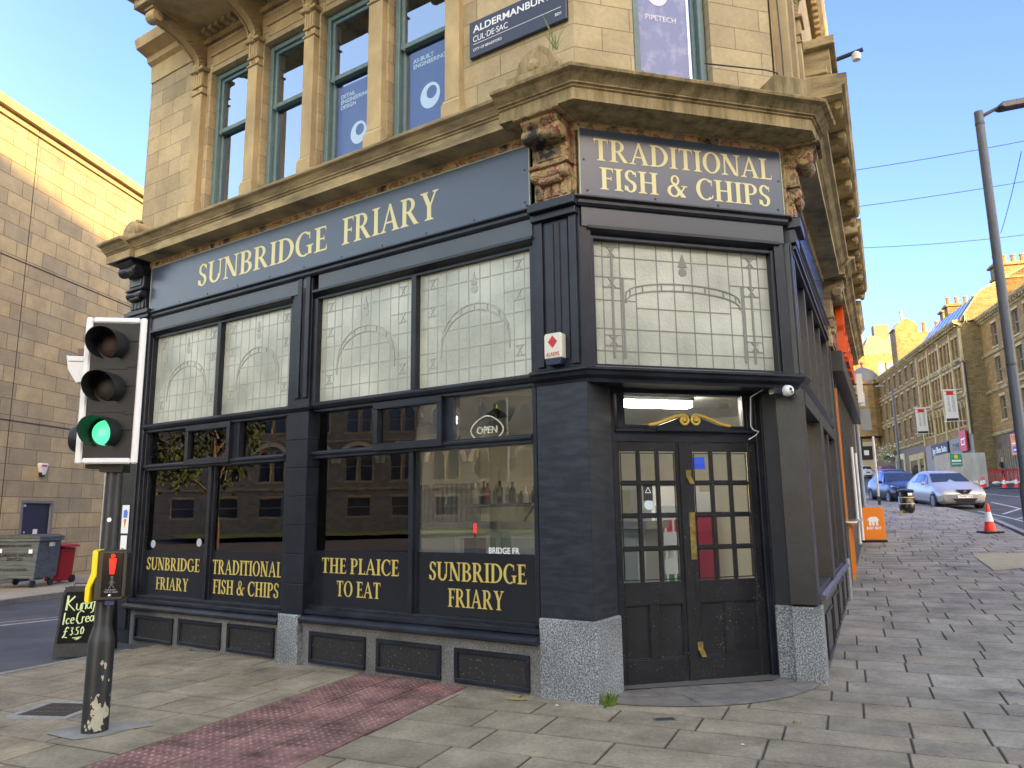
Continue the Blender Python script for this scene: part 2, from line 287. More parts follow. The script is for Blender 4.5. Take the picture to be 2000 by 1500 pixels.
# ---- serif capitals (unit cap height): built from stems, serifs and modulated rings
T,t_=.185,.075
def serif(mb,x,z,w,y0,y1,up):
    h=.05; b=.09
    if up: mb.prism([(x-w/2,z),(x-w/2,z-h*.5),(x-w/2+b,z-h-.02),(x+w/2-b,z-h-.02),(x+w/2,z-h*.5),(x+w/2,z)],y0,y1)
    else: mb.prism([(x-w/2,z),(x-w/2,z+h*.5),(x-w/2+b,z+h+.02),(x+w/2-b,z+h+.02),(x+w/2,z+h*.5),(x+w/2,z)],y0,y1)
def glyph(ch):
    m=MB(); k=[0]
    def Y(): k[0]+=1; return -.03-.004*k[0],0
    def stem(x,z0=0,z1=1,s0=1,s1=1,w=T,sw=.40):
        m.prism([(x-w/2,z0),(x+w/2,z0),(x+w/2,z1),(x-w/2,z1)],*Y())
        if s0: serif(m,x,z0,sw,*Y(),False)
        if s1: serif(m,x,z1,sw,*Y(),True)
    def bar(a,b,c,d,w): m.bar(a,b,c,d,w,*Y())
    def arc(*a): m.arc(*a,*Y())
    def tick(x,z,dz,dx=.0): # small vertical wedge at an arm's end
        m.prism([(x-.035,z),(x+.035+dx,z),(x+.03+dx,z+dz)] if dz>0 else [(x-.035,z),(x+.03+dx,z+dz),(x+.035+dx,z)],*Y())
    if ch=='I': stem(.2); W=.40
    elif ch=='T': stem(.36,s1=0); bar(.03,.965,.69,.965,.07); tick(.06,.96,-.22,0); tick(.66,.96,-.22,0); W=.72
    elif ch=='L': stem(.2); bar(.2,.035,.60,.035,.07); tick(.58,.03,.24); W=.62
    elif ch in 'EF':
        stem(.2,sw=.40); bar(.2,.965,.58,.965,.07); tick(.56,.97,-.2); bar(.2,.51,.50,.51,.06); bar(.5,.42,.5,.60,.035); W=.6
        if ch=='E': bar(.2,.035,.62,.035,.07); tick(.61,.03,.22); W=.65
    elif ch=='H': stem(.2); stem(.72); bar(.2,.51,.72,.51,.065); W=.92
    elif ch=='N': stem(.16,w=.075,sw=.34); m.prism([(.05,1),(.27,1),(.82,0),(.74,0),(.62,.04)],*Y()); stem(.79,w=.075,s0=0,sw=.34); W=.95
    elif ch=='U': stem(.2,.3,1,0,1); stem(.78,.3,1,0,1,.075,.34); arc(.463,.34,.355,.355,.165,.09,178,362); W=.95
    elif ch=='A':
        m.prism([(.40,1.01),(.50,1.01),(.86,.04),(.66,.04)],*Y()); bar(.13,.03,.46,.98,.075); bar(.22,.34,.62,.34,.06); serif(m,.13,0,.30,*Y(),False); serif(m,.75,0,.38,*Y(),False); W=.93
    elif ch=='Y':
        stem(.42,0,.48,1,0); m.prism([(.10,.97),(.30,.97),(.51,.48),(.36,.42)],*Y()); bar(.45,.45,.71,.97,.075); serif(m,.19,1,.36,*Y(),True); serif(m,.71,1,.28,*Y(),True); W=.86
    elif ch=='D': stem(.2); arc(.33,.5,.55,.5,.18,.07,-90,90); bar(.2,.035,.34,.035,.07); bar(.2,.965,.34,.965,.07); W=.92
    elif ch in 'PRB':
        stem(.2); r=.27 if ch!='B' else .255; cz=1-r
        arc(.36,cz,.33,r,.165,.06,-90,90); bar(.2,.968,.37,.968,.06); bar(.2,1-2*r+.03,.37,1-2*r+.03,.06); W=.72
        if ch=='R': m.prism([(.34,.47),(.50,.50),(.82,.05),(.92,0),(.66,0)],*Y()); W=.90
        if ch=='B': arc(.37,.26,.38,.27,.18,.06,-90,90); bar(.2,.025,.38,.025,.055); W=.79
    elif ch=='O': arc(.46,.5,.44,.515,.18,.06,0,360,); W=.92
    elif ch in 'CG':
        arc(.47,.5,.45,.515,.185,.065,48,312) if ch=='C' else arc(.47,.5,.45,.515,.185,.065,48,300)
        bar(.755,.68,.755,.96,.045); W=.84
        if ch=='C': bar(.765,.10,.80,.24,.045)
        else: stem(.78,.05,.42,0,1,.165,.36); W=.96
    elif ch=='S':
        arc(.30,.745,.25,.268,.135,.07,20,180); arc(.30,.745,.25,.268,.135,.10,180,262)
        m.prism([(.10,.64),(.24,.60),(.50,.40),(.40,.32)],*Y()) ; m.prism([(.06,.70),(.17,.54),(.42,.40),(.52,.36),(.50,.44),(.24,.60),(.19,.70)],*Y())
        arc(.29,.265,.265,.28,.15,.07,-180,0); arc(.29,.265,.265,.28,.15,.12,0,70)
        bar(.53,.72,.53,.95,.04); bar(.045,.05,.045,.30,.04); W=.60
    elif ch=='&':
        arc(.40,.77,.20,.24,.10,.06,0,360); arc(.34,.27,.31,.285,.15,.07,60,350); m.prism([(.24,.66),(.38,.66),(.88,.03),(.84,0),(.66,0)],*Y()); bar(.60,.14,.84,.50,.06); bar(.70,.52,.96,.52,.05); W=.98
    else: W=.3
    return m,W
GL={}
def serif_text(name,lines,mat_,parent,y,M=None,lay=None,slant=0):
    """lines: (text,x0,x1,z0,z1) -> one lettering mesh stretched to that box"""
    out=MB()
    for txt,x0,x1,z0,z1 in lines:
        adv=[];x=0
        for c in txt:
            if c==' ': x+=.34; continue
            if c not in GL: GL[c]=glyph(c)
            adv.append((c,x)); x+=GL[c][1]+.035
        sx=(x1-x0)/(x-.035); sz=z1-z0
        for c,xo in adv:
            g=GL[c][0]; k=len(out.v)
            out.v+=[(x0+(p[0]+xo)*sx,y+p[1]*.06,z0+p[2]*sz) for p in g.v]; out.f+=[[i+k for i in f] for f in g.f]; out.m+=[0]*len(g.f)
    return out.build(name,mat_,parent,M,fix=False)
def wall_open(mb,x0,x1,z0,z1,ops,depth,y=0,mi=0,mir=0):
    """front wall face at y with rectangular openings (x0,x1,z0,z1) and reveals going in by depth"""
    xs=sorted({x0,x1,*[v for o in ops for v in o[:2]]}); zs=sorted({z0,z1,*[v for o in ops for v in o[2:4]]})
    for i in range(len(xs)-1):
        for j in range(len(zs)-1):
            cx,cz=(xs[i]+xs[i+1])/2,(zs[j]+zs[j+1])/2
            if any(o[0]<cx<o[1] and o[2]<cz<o[3] for o in ops): continue
            mb.quad((xs[i],y,zs[j]),(xs[i+1],y,zs[j]),(xs[i+1],y,zs[j+1]),(xs[i],y,zs[j+1]),mi)
    for o in ops:
        a,b,c,d=o[:4]
        mb.quad((a,y,c),(a,y+depth,c),(a,y+depth,d),(a,y,d),mir); mb.quad((b,y,c),(b,y,d),(b,y+depth,d),(b,y+depth,c),mir)
        mb.quad((a,y,d),(a,y+depth,d),(b,y+depth,d),(b,y,d),mir); mb.quad((a,y,c),(b,y,c),(b,y+depth,c),(a,y+depth,c),mir)
def sweep(path,prof,outs=None,mi=0,mb=None):
    """profile (n outwards,z) swept along a plan polyline with mitred corners; outward = right-hand side of travel"""
    mb=mb or MB(); P=[Vector(p[:2]) for p in path]; n=[]
    for i in range(len(P)-1):
        d=(P[i+1]-P[i]).normalized(); n.append(Vector((d.y,-d.x)))
    k=len(mb.v); m=len(prof)
    for i,p in enumerate(P):
        if i==0: o=n[0]
        elif i==len(P)-1: o=n[-1]
        else: o=(n[i-1]+n[i])/(1+n[i-1].dot(n[i]))
        for q,z in prof: mb.v.append((p.x+o.x*q,p.y+o.y*q,z))
    for i in range(len(P)-1):
        for j in range(m): mb.f.append([k+i*m+j,k+i*m+(j+1)%m,k+(i+1)*m+(j+1)%m,k+(i+1)*m+j]); mb.m.append(mi)
    mb.f.append([k+j for j in range(m)]); mb.m.append(mi); mb.f.append([k+(len(P)-1)*m+j for j in range(m)]); mb.m.append(mi)
    return mb
# ------------------------------------------------------------------ site frames
C1=Vector((.699,6.791)); AD=Vector((.837,-.548)).normalized(); AI=Vector((-AD.y,AD.x))
B0=C1-AD*.03; BD=Vector((.967,.256)).normalized(); BI=Vector((-BD.y,BD.x))
C2=Vector((2.92,7.40)); CD=Vector((.447,.894)).normalized(); CI=Vector((-CD.y,CD.x))
def frame(o,d,i): return Matrix(((d.x,i.x,0,o.x),(d.y,i.y,0,o.y),(0,0,1,0),(0,0,0,1)))
FA,FB,FC=frame(C1,AD,AI),frame(B0,BD,BI),frame(C2,CD,CI)
ROOTM=Matrix.Translation((C1.x,C1.y,0)); RI=ROOTM.inverted(); LA,LB,LC=RI@FA,RI@FB,RI@FC
def interp(x,xs,ys):
    if x<=xs[0]: return ys[0]
    for i in range(len(xs)-1):
        if x<=xs[i+1]: return ys[i]+(ys[i+1]-ys[i])*(x-xs[i])/(xs[i+1]-xs[i])
    return ys[-1]
def gz(x,y):
    t=(x-2.94)*.447+(y-7.44)*.894; u=-((x-C1.x)*.837-(y-C1.y)*.548)
    z=interp(t,[0,5,10,14,20,27,35,73,86,110,300],[0,.24,.5,.78,1.25,1.70,2.10,4.3,5.05,6.3,9])*min(1,max(0,1-(u-.6*t)/7))
    if u>0: z-=.006*min(u,7)+.010*max(0,min(u,60)-7)
    return z
GA=math.radians(24); GV=Vector((math.sin(GA),math.cos(GA))); GU_=Vector((GV.y,-GV.x))
def uv(x,y): return x*GU_.x+y*GU_.y, x*GV.x+y*GV.y
def xy(u,v): return u*GU_.x+v*GV.x, u*GU_.y+v*GV.y
KERBR=[(1.5,-8),(7.4,6),(13.3,19.6),(15.1,24),(16.3,28),(17.9,33.6),(19.7,40),(29,76),(36,104)]
KERBL=[(-12.6,-5.5),(-4.96,10.02),(-2.2,15.7)]
def halfplanes(pl,left=True):
    out=[]
    for i in range(len(pl)-1):
        d=Vector(pl[i+1])-Vector(pl[i]); n=Vector((d.y,-d.x)) if not left else Vector((-d.y,d.x)); n.normalize(); out.append((n,n.dot(Vector(pl[i]))))
    return out
HP=halfplanes(KERBR,True)+halfplanes(KERBL,False)
def clip(poly,hps):
    for n,c in hps:
        if not poly: return poly
        out=[]
        for i in range(len(poly)):
            p,q=Vector(poly[i]),Vector(poly[(i+1)%len(poly)]); dp,dq=n.dot(p)-c,n.dot(q)-c
            if dp>=0: out.append(tuple(p))
            if dp*dq<0: r=p+(q-p)*(dp/(dp-dq)); out.append(tuple(r))
        poly=out
    return poly
# ================================================================== GROUND
def sheet(name,xs,ys,dz,m,cond=None):
    mb=MB(); idx={}
    for i,x in enumerate(xs):
        for j,y in enumerate(ys): idx[i,j]=len(mb.v); mb.v.append((x,y,gz(x,y)+(dz(x,y) if callable(dz) else dz)))
    for i in range(len(xs)-1):
        for j in range(len(ys)-1): mb.f.append([idx[i,j],idx[i+1,j],idx[i+1,j+1],idx[i,j+1]]); mb.m.append(0)
    return tag(mb.build(name,m,smooth=True),kind='structure')
def steps(a,b,n): return [a+(b-a)*i/n for i in range(n+1)]
def roadz(x,y): return -.04-.07*min(1,max(0,(x-2)/6))
sheet('road',steps(-300,-60,6)+steps(-55,70,100)+steps(80,400,8),steps(-300,-60,6)+steps(-55,130,140)+steps(150,500,8),roadz,ASPH)
# joint bed below the slabs
bm_=MB()
UU=steps(-22,34,56); VV=steps(-8,112,120)
for i in range(len(UU)-1):
    for j in range(len(VV)-1):
        p=clip([xy(UU[i],VV[j]),xy(UU[i+1],VV[j]),xy(UU[i+1],VV[j+1]),xy(UU[i],VV[j+1])],HP)
        if len(p)>2: bm_.add([(x,y,gz(x,y)-.012) for x,y in p],[list(range(len(p)))])
tag(bm_.build('pavement_bed',JOINT),kind='structure')
foot=halfplanes([(C1.x-6.6,C1.y+4.4),(C1.x-.2,C1.y+.35),(2.2,7.9),(2.9,8.0),(18,38.5)],True)
def inside(x,y): return all(n.dot(Vector((x,y)))-c>0 for n,c in foot)
pv=MB(); tones=[]
def slab(u0,u1,v0,v1,col,th=.0,g=.006,pat=None):
    gv=g*1.4; p=clip([xy(u0+g,v0+gv),xy(u1-g,v0+gv),xy(u1-g,v1-gv),xy(u0+g,v1-gv)],HP)
    if len(p)<3: return
    cx=sum(q[0] for q in p)/len(p); cy=sum(q[1] for q in p)/len(p)
    if inside(cx,cy): return
    n=len(p); k=len(pv.v); dz=random.uniform(-.0015,.0015)
    tx,ty=random.uniform(-.002,.002),random.uniform(-.002,.002); bv=.009
    for x,y in p:
        sx,sy=cx-x,cy-y; l=math.hypot(sx,sy) or 1
        pv.v.append((x+sx/l*bv,y+sy/l*bv,gz(x,y)+dz+tx*(x-cx)+ty*(y-cy)))
    for x,y in p: pv.v.append((x,y,gz(x,y)+dz-.006))
    for x,y in p: pv.v.append((x,y,gz(x,y)-.03))
    pv.f.append([k+i for i in range(n)]); tones.append(col)
    for r in (0,1):
        for i in range(n): pv.f.append([k+r*n+i,k+(r+1)*n+i,k+(r+1)*n+(i+1)%n,k+r*n+(i+1)%n]); tones.append([q*(.72,.36)[r] for q in col])
TU0,TU1=-4.87,-3.50
v=-7.0; row=0
while v<70:
    near=v<40; h=random.choice((.38,.44,.5)) if near else .6
    u=-21+random.random()*.6; row+=1
    while u<34:
        wd=(random.uniform(.55,1.02) if xy(u,v)[0]<2.2 else random.uniform(.42,.75)) if near else random.uniform(.9,1.5)
        segs=[(u,u+wd)]
        if u<TU1 and u+wd>TU0 and v<9.6:
            segs=[]
            if u<TU0-.03: segs.append((u,TU0))
            if u+wd>TU1+.03: segs.append((TU1,u+wd))
        for a_,b_ in segs:
            cx,cy=xy((a_+b_)/2,v+h/2)
            right=min(1,max(0,(cx-2.2)/2.2+(cy-7)*.03)); br=random.uniform(.91,1.09)
            tan=(.275,.228,.165); gry=(.275,.245,.205)
            c=[(tan[i]*(1-right)+gry[i]*right)*br for i in range(3)]
            if random.random()<.08: c=[x*.87 for x in c]
            if random.random()<.18: c=[c[0]*1.03,c[1]*.99,c[2]*.94]
            slab(a_,b_,v,v+h,c)
        u+=wd
    v+=h
pm=bpy.data.meshes.new('pavement'); pm.from_pydata(pv.v,[],pv.f); pm.materials.append(SLAB)
at=pm.attributes.new('tone','FLOAT_COLOR','FACE')
for i,c in enumerate(tones): at.data[i].color=(c[0],c[1],c[2],1)
po=bpy.data.objects.new('pavement',pm); COL.objects.link(po); tag(po,kind='structure')
# tactile strip with blisters
pv=MB(); tones=[]; v=-6.2
while v<9.5:
    for i in range(3):
        wu=(TU1-TU0)/3; b=random.uniform(.8,1.15); fr=max(0,1-abs(v-7.6)/1.6)*random.random(); slab(TU0+i*wu,TU0+(i+1)*wu,v,v+.45,[(.25+.06*fr)*b,(.122-.035*fr)*b,(.112-.04*fr)*b],g=.003)
    v+=.45
k0=len(pv.f)
v=2.6
while v<8.9:
    u=TU0+.04
    while u<TU1-.03:
        x,y=xy(u,v)
        if not inside(x,y):
            z=gz(x,y); k=len(pv.v); b=random.uniform(.85,1.15)
            for r,hh in ((.0145,0),(.009,.006)):
                for j in range(6): pv.v.append((x+r*math.cos(j*1.047),y+r*math.sin(j*1.047),z+hh))
            for j in range(6): pv.f.append([k+j,k+(j+1)%6,k+6+(j+1)%6,k+6+j]); tones.append((.28*b,.16*b,.145*b))
            pv.f.append([k+6+j for j in range(6)]); tones.append((.30*b,.20*b,.195*b))
        u+=.0665
    v+=.0665
pm=bpy.data.meshes.new('tactile_paving'); pm.from_pydata(pv.v,[],pv.f); pm.materials.append(TAC)
at=pm.attributes.new('tone','FLOAT_COLOR','FACE')
for i,c in enumerate(tones): at.data[i].color=(c[0],c[1],c[2],1)
po=bpy.data.objects.new('tactile_paving',pm); COL.objects.link(po); tag(po,kind='structure')
# kerbs
def strip(pts,w,h0,h1,m,name,side=1,seg=.9,mbx=None):
    mb=mbx or MB()
    for i in range(len(pts)-1):
        a,b=Vector(pts[i]),Vector(pts[i+1]); L_=(b-a).length; d=(b-a)/L_; n=Vector((d.y,-d.x))*side; k=max(1,int(L_/seg))
        for j in range(k):
            p,q=a+d*(L_*j/k+.004),a+d*(L_*(j+1)/k-.004)
            vs=[]
            for hh in (h0,h1):
                for r in (p,q,q+n*w,p+n*w): vs.append((r.x,r.y,gz(r.x,r.y)+hh))
            mb.add(vs,[(3,2,1,0),(4,5,6,7),(0,1,5,4),(1,2,6,5),(2,3,7,6),(3,0,4,7)])
    return mb.build(name,m) if mbx is None else mb
tag(strip(KERBR,.16,-.2,.003,KERB,'kerb'),kind='structure')
tag(strip([KERBL[0],KERBL[1]],.10,-.2,.002,KERB,'kerb',side=-1),kind='structure')
# stone doorstep: darker radial slabs in a shallow arc before the door
ds=MB(); pts=[]
for i in range(13):
    t=i/12; x=.78+2.12*t; y0_=6.80+.60*t; b_=math.sin(math.pi*t)**.8*.42
    pts.append((x+.256*b_*1.0,y0_-b_*.95))
for k in range(12):
    for r in range(2):
        a_,b_=pts[k],pts[k+1]; back=lambda s_,k_:(.80+2.12*k_/12-.1*0+BI.x*.45,6.80+.60*k_/12+BI.y*.45)
        pa,pb=back(0,k),back(0,k+1)
        L0,L1=(r/2,(r+1)/2)
        def mixp(p,q,tt): return (p[0]+(q[0]-p[0])*tt,p[1]+(q[1]-p[1])*tt)
        if (k+r)%2==0:
            k2=min(k+2,12); a2,p2=pts[k2],back(0,k2); am,pm_=pts[k+1],back(0,k+1)
            poly=[mixp(a_,pa,L0+.01),mixp(am,pm_,L0+.01),mixp(a2,p2,L0+.01),mixp(a2,p2,L1-.01),mixp(am,pm_,L1-.01),mixp(a_,pa,L1-.01)]
            cx=sum(p[0] for p in poly)/6; cy=sum(p[1] for p in poly)/6
            poly=[(cx+(p[0]-cx)*.985,cy+(p[1]-cy)*.985) for p in poly]
            zz=.010+.004*random.random()
            ds.add([(p[0],p[1],gz(*p)+zz) for p in poly]+[(p[0],p[1],-.02) for p in poly],[list(range(6))]+[(i,i+6,(i+1)%6+6,(i+1)%6) for i in range(6)])
DST=mat('dark_purple_step_stone',(.115,.10,.098),.7,(.19,.17,.155),scale=5,bump=.004,bscale=20)
tag(ds.build('doorstep_paving',DST),kind='structure')
db=MB(); base=[(p[0],p[1]) for p in pts]+[(2.92+BI.x*.45,7.40+BI.y*.45),(.80+BI.x*.45,6.8+BI.y*.45)]
db.add([(p[0],p[1],gz(*p)+.006) for p in base],[list(range(len(base)))]); tag(db.build('doorstep_bed',JOINT),kind='structure')
# far left pavement and its kerb, road markings
fl=MB(); LP=Vector((-13.6,23.5)); LD=Vector((math.sin(math.radians(8)),math.cos(math.radians(8)))); LN=Vector((LD.y,-LD.x))
KL=[(-11.4,12),(-10.9,16.8),(-10.2,20),(-8.9,23.5),(-6.5,28),(0,38)]
def strip_ground(name,lo,hi,dz,m,n=1):
    mb=MB()
    for i in range(len(lo)-1):
        mb.add([(x,y,gz(x,y)+dz) for x,y in (lo[i],hi[i],hi[i+1],lo[i+1])],[(0,1,2,3)])
    return tag(mb.build(name,m),kind='structure')
back=[tuple(LP+LD*s_) for s_ in (-12,-7,-3.6,0,4.5,16)]
FARP=ashlar('far_paving',.6,.45,(.34,.28,.19),(.27,.23,.165),(.15,.13,.1),.01,.2)
PAVL=mat('far_sandstone_paving',(.36,.295,.20),.85,(.28,.235,.17),scale=1.5,bump=.003)
strip_ground('far_pavement',back,KL,.07,PAVL)
tag(strip(KL,.2,-.2,.08,KERB,'kerb',side=1),kind='structure')
def paint(name,pts,w,m,dash=None,dz=.004):
    mb=MB()
    for i in range(len(pts)-1):
        a,b=Vector(pts[i]),Vector(pts[i+1]); L_=(b-a).length; d=(b-a)/L_; n=Vector((d.y,-d.x))*w/2; s_=0
        while s_<L_-.01:
            e_=min(L_,s_+(dash[0] if dash else 1.0)); p,q=a+d*s_,a+d*e_
            mb.add([(r.x,r.y,gz(r.x,r.y)+roadz(r.x,r.y)+dz) for r in (p+n,q+n,q-n,p-n)],[(0,1,2,3)]); s_=e_+(dash[1] if dash else 0)
    return tag(mb.build(name,m),kind='structure')
paint('road_marking',[(-12,9.2),(-9.3,12.2),(-7.7,14.1)],.10,LINE,(2.2,.5)); paint('road_marking',[(-9.4,12.9),(-6.6,15.6),(-4.4,18.4)],.10,YLINE)
paint('road_marking',[(12.3,12),(14.3,19.4),(16.2,24.4),(17.3,28)],.09,LINE)
paint('road_marking',[(17.1,26.3),(19.0,28.2),(21,33)],.12,LINE); paint('road_marking',[(16.3,24.4),(19.2,26.2),(25,27)],.12,LINE); paint('road_marking',[(19,28.2),(23,26),(30,22)],.12,LINE); paint('road_marking',[(14.2,19),(17,20),(22,20.2)],.12,LINE)
paint('road_marking',[(22,22),(25,38),(27,46),(33,70),(40,95)],.12,LINE,(3.5,3.0))
paint('road_marking',[(19.5,37),(24,53),(33,86)],.1,LINE,(3.5,3.5))
# buff tactile patch by the kerb on the right pavement
tp=MB()
q0=[(9.15,14.0),(11.6,15.6),(10.9,17.2),(9.6,16.9)]
tp.add([(x,y,gz(x,y)+.006) for x,y in [(9.0,14.3),(11.2,14.9),(11.4,16.5),(10.0,16.6)]],[(0,1,2,3)])
tag(tp.build('buff_tactile_paving',mat('buff_tactile_concrete',(.36,.31,.19),.85,(.28,.25,.17),scale=6,bump=.006,bscale=60)),kind='structure')
# ================================================================== CORNER BUILDING
BLD=thing('corner_building','sandstone corner building with black shopfront, canted doorway and teal sash windows above','building',M=ROOTM)
def PA(s_): return tuple((C1-Vector((C1.x,C1.y)))+AD*s_)
def PB(s_): return tuple((B0-C1)+BD*s_)
def PC(s_): return tuple((C2-C1)+CD*s_)
def part(mb,name,m,M=None,par=None,**k): return mb.build(name,m,par or BLD,M,**k)
ZW=14.6
# upper walls
opsA=[(-6.16,-5.20,5.72,8.22),(-4.94,-4.04,5.72,8.22),(-3.79,-2.86,5.72,8.22),(-2.57,-1.66,5.72,8.22)]
w_=MB(); wall_open(w_,-7.78,-.03,5.4,ZW,opsA,.26); w_.quad((-7.78,0,0),(-7.78,9,0),(-7.78,9,ZW),(-7.78,0,ZW)); part(w_,'wall',ST,LA)
w_=MB(); wall_open(w_,0,2.30,5.4,ZW,[(.66,1.56,5.74,9.2)],.22); part(w_,'wall',ST,LB)
opsC=[(.42,1.22,5.74,8.6),(1.62,2.42,5.74,8.6)]
w_=MB(); wall_open(w_,0,5.1,5.4,ZW,opsC,.3); wall_open(w_,5.1,15.1,4.5,ZW,[],.3); w_.quad((15.1,0,0),(15.1,9,0),(15.1,9,ZW),(15.1,0,ZW)); part(w_,'wall',ST,LC)
rf=MB(); rp=[PA(-7.7),PA(-.03),PB(2.3),PC(15.1)]; rp+=[tuple(Vector(PC(15.1))+CI*9),tuple(Vector(PA(-7.7))+AI*9)]
rf.add([(x,y,ZW-.1) for x,y in rp],[list(range(6))]); part(rf,'roof',mat('slate_roof',(.06,.065,.075),.6,(.1,.105,.12),scale=5))
# lower masonry core hidden behind the shopfront (floors and ceiling)
fl_=MB(); fl_.add([(x,y,5.38) for x,y in rp],[list(range(6))]); part(fl_,'upper_floor',SOOT)
def window(M,x0,x1,z0,z1,yd,paint_,rail,par=None,glass_=None,curtain=True,fw_=.07):
    f=MB(); y=yd
    f.box(x0,x0+fw_,y-.05,y+.06,z0,z1); f.box(x1-fw_,x1,y-.05,y+.06,z0,z1); f.box(x0+fw_,x1-fw_,y-.05,y+.06,z1-fw_,z1); f.box(x0+fw_,x1-fw_,y-.05,y+.06,z0,z0+.1)
    xa,xb=x0+fw_,x1-fw_
    f.box(xa,xa+.045,y-.015,y+.04,rail,z1-fw_); f.box(xb-.045,xb,y-.015,y+.04,rail,z1-fw_); f.box(xa+.045,xb-.045,y-.015,y+.04,z1-fw_-.05,z1-fw_)
    f.box(xa,xb,y-.03,y+.055,rail-.03,rail+.035)
    f.box(xa,xa+.045,y+.02,y+.06,z0+.1,rail-.03); f.box(xb-.045,xb,y+.02,y+.06,z0+.1,rail-.03)
    f.box(xa+.05,xa+.075,y-.035,y-.01,rail-.06,rail-.03)
    wo=f.build('window',paint_,par or BLD,M,bevel=.006)
    p=MB(); p.box(xa+.04,xb-.04,y+.008,y+.016,rail+.03,z1-fw_-.045); p.box(xa+.04,xb-.04,y+.043,y+.050,z0+.1,rail-.03); p.build('pane',glass_ or GU,wo)
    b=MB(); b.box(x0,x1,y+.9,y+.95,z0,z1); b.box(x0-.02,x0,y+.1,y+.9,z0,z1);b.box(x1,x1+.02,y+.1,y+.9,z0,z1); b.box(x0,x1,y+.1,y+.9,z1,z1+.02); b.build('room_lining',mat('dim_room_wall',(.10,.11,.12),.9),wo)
    return wo
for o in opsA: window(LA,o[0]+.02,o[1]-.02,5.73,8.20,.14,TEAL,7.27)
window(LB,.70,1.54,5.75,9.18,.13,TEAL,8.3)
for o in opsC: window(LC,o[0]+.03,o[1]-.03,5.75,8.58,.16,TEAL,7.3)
# pilasters with capitals and bases between the upper windows
def pilaster(M,x0,x1,proud=.09,z0=5.9,z1=8.30,cham=.05):
    p=MB(); xm0,xm1=x0+.03,x1-.03
    p.box(x0,x1,-proud-.03,.10,5.72,6.12); p.prof([(-proud-.03,6.12),(-proud,6.18),(.1,6.18),(.1,6.12)],x0+.01,x1-.01)
    p.box(xm0,xm1,-proud,.10,6.18,z1-.42)
    p.box(x0+.01,x1-.01,-proud-.02,.10,z1-.42,z1-.395); p.box(xm0,xm1,-proud+.012,.10,z1-.395,z1-.30); p.lathe([(.032,-proud),(.032,-proud+.03)],((x0+x1)/2,0,z1-.347),12,'y')
    p.box(x0+.01,x1-.01,-proud-.015,.10,z1-.30,z1-.275)
    n=4; ww=(xm1-xm0)/n
    for i in range(n): p.box(xm0+ww*i+.006,xm0+ww*(i+1)-.006,-proud-.012,.10,z1-.275,z1-.05-.03*(i%2))
    p.box(xm0,xm1,-proud+.004,.10,z1-.275,z1-.05); p.box(x0-.02,x1+.02,-proud-.05,.10,z1-.05,z1)
    return p.build('pilaster',STP,BLD,M,bevel=.006)
for x0,x1 in ((-6.50,-6.22),(-5.20,-4.94),(-4.04,-3.79),(-2.86,-2.57),(-1.66,-1.40)): pilaster(LA,x0,x1)
for x0,x1 in ((.12,.38),(1.26,1.58),(2.46,2.78)): pilaster(LC,x0,x1,.16,5.9,8.6)
# lintel moulds and the frieze above
for a_,b_ in ((-6.25,-5.17),(-4.97,-4.0),(-3.82,-2.83),(-2.6,-1.63)): l_=MB(); l_.box(a_+.12,b_-.1,-.012,.02,8.30,8.46); l_.box(a_+.1,b_-.08,-.04,.02,8.46,8.49); part(l_,'lintel_mould',STP,LA,bevel=.005)
st_=MB(); sweep([PA(-7.78),PA(-6.5)],[(0,8.60),(.02,8.60),(.03,8.88),(.10,8.92),(.12,9.0),(.30,9.06),(.34,9.2),(.0,9.26)],mb=st_); part(st_,'string_course',STP)
sf=MB(); sf.box(-6.62,-1.2,-1.0,0,8.86,9.25); sf.box(-6.70,-1.2,-1.08,0,9.0,9.25); sf.prof([(-1.08,9.25),(-1.2,9.34),(-1.2,9.42),(0,9.55),(0,9.25)],-6.8,-1.2); 
for i in range(34): sf.box(-6.5+i*.155,-6.42+i*.155,-.20,-.06,8.78,8.86)
sf.box(-6.55,-1.2,-.06,0,8.70,8.86)
part(sf,'eaves_cornice',STC,LA,bevel=.008)
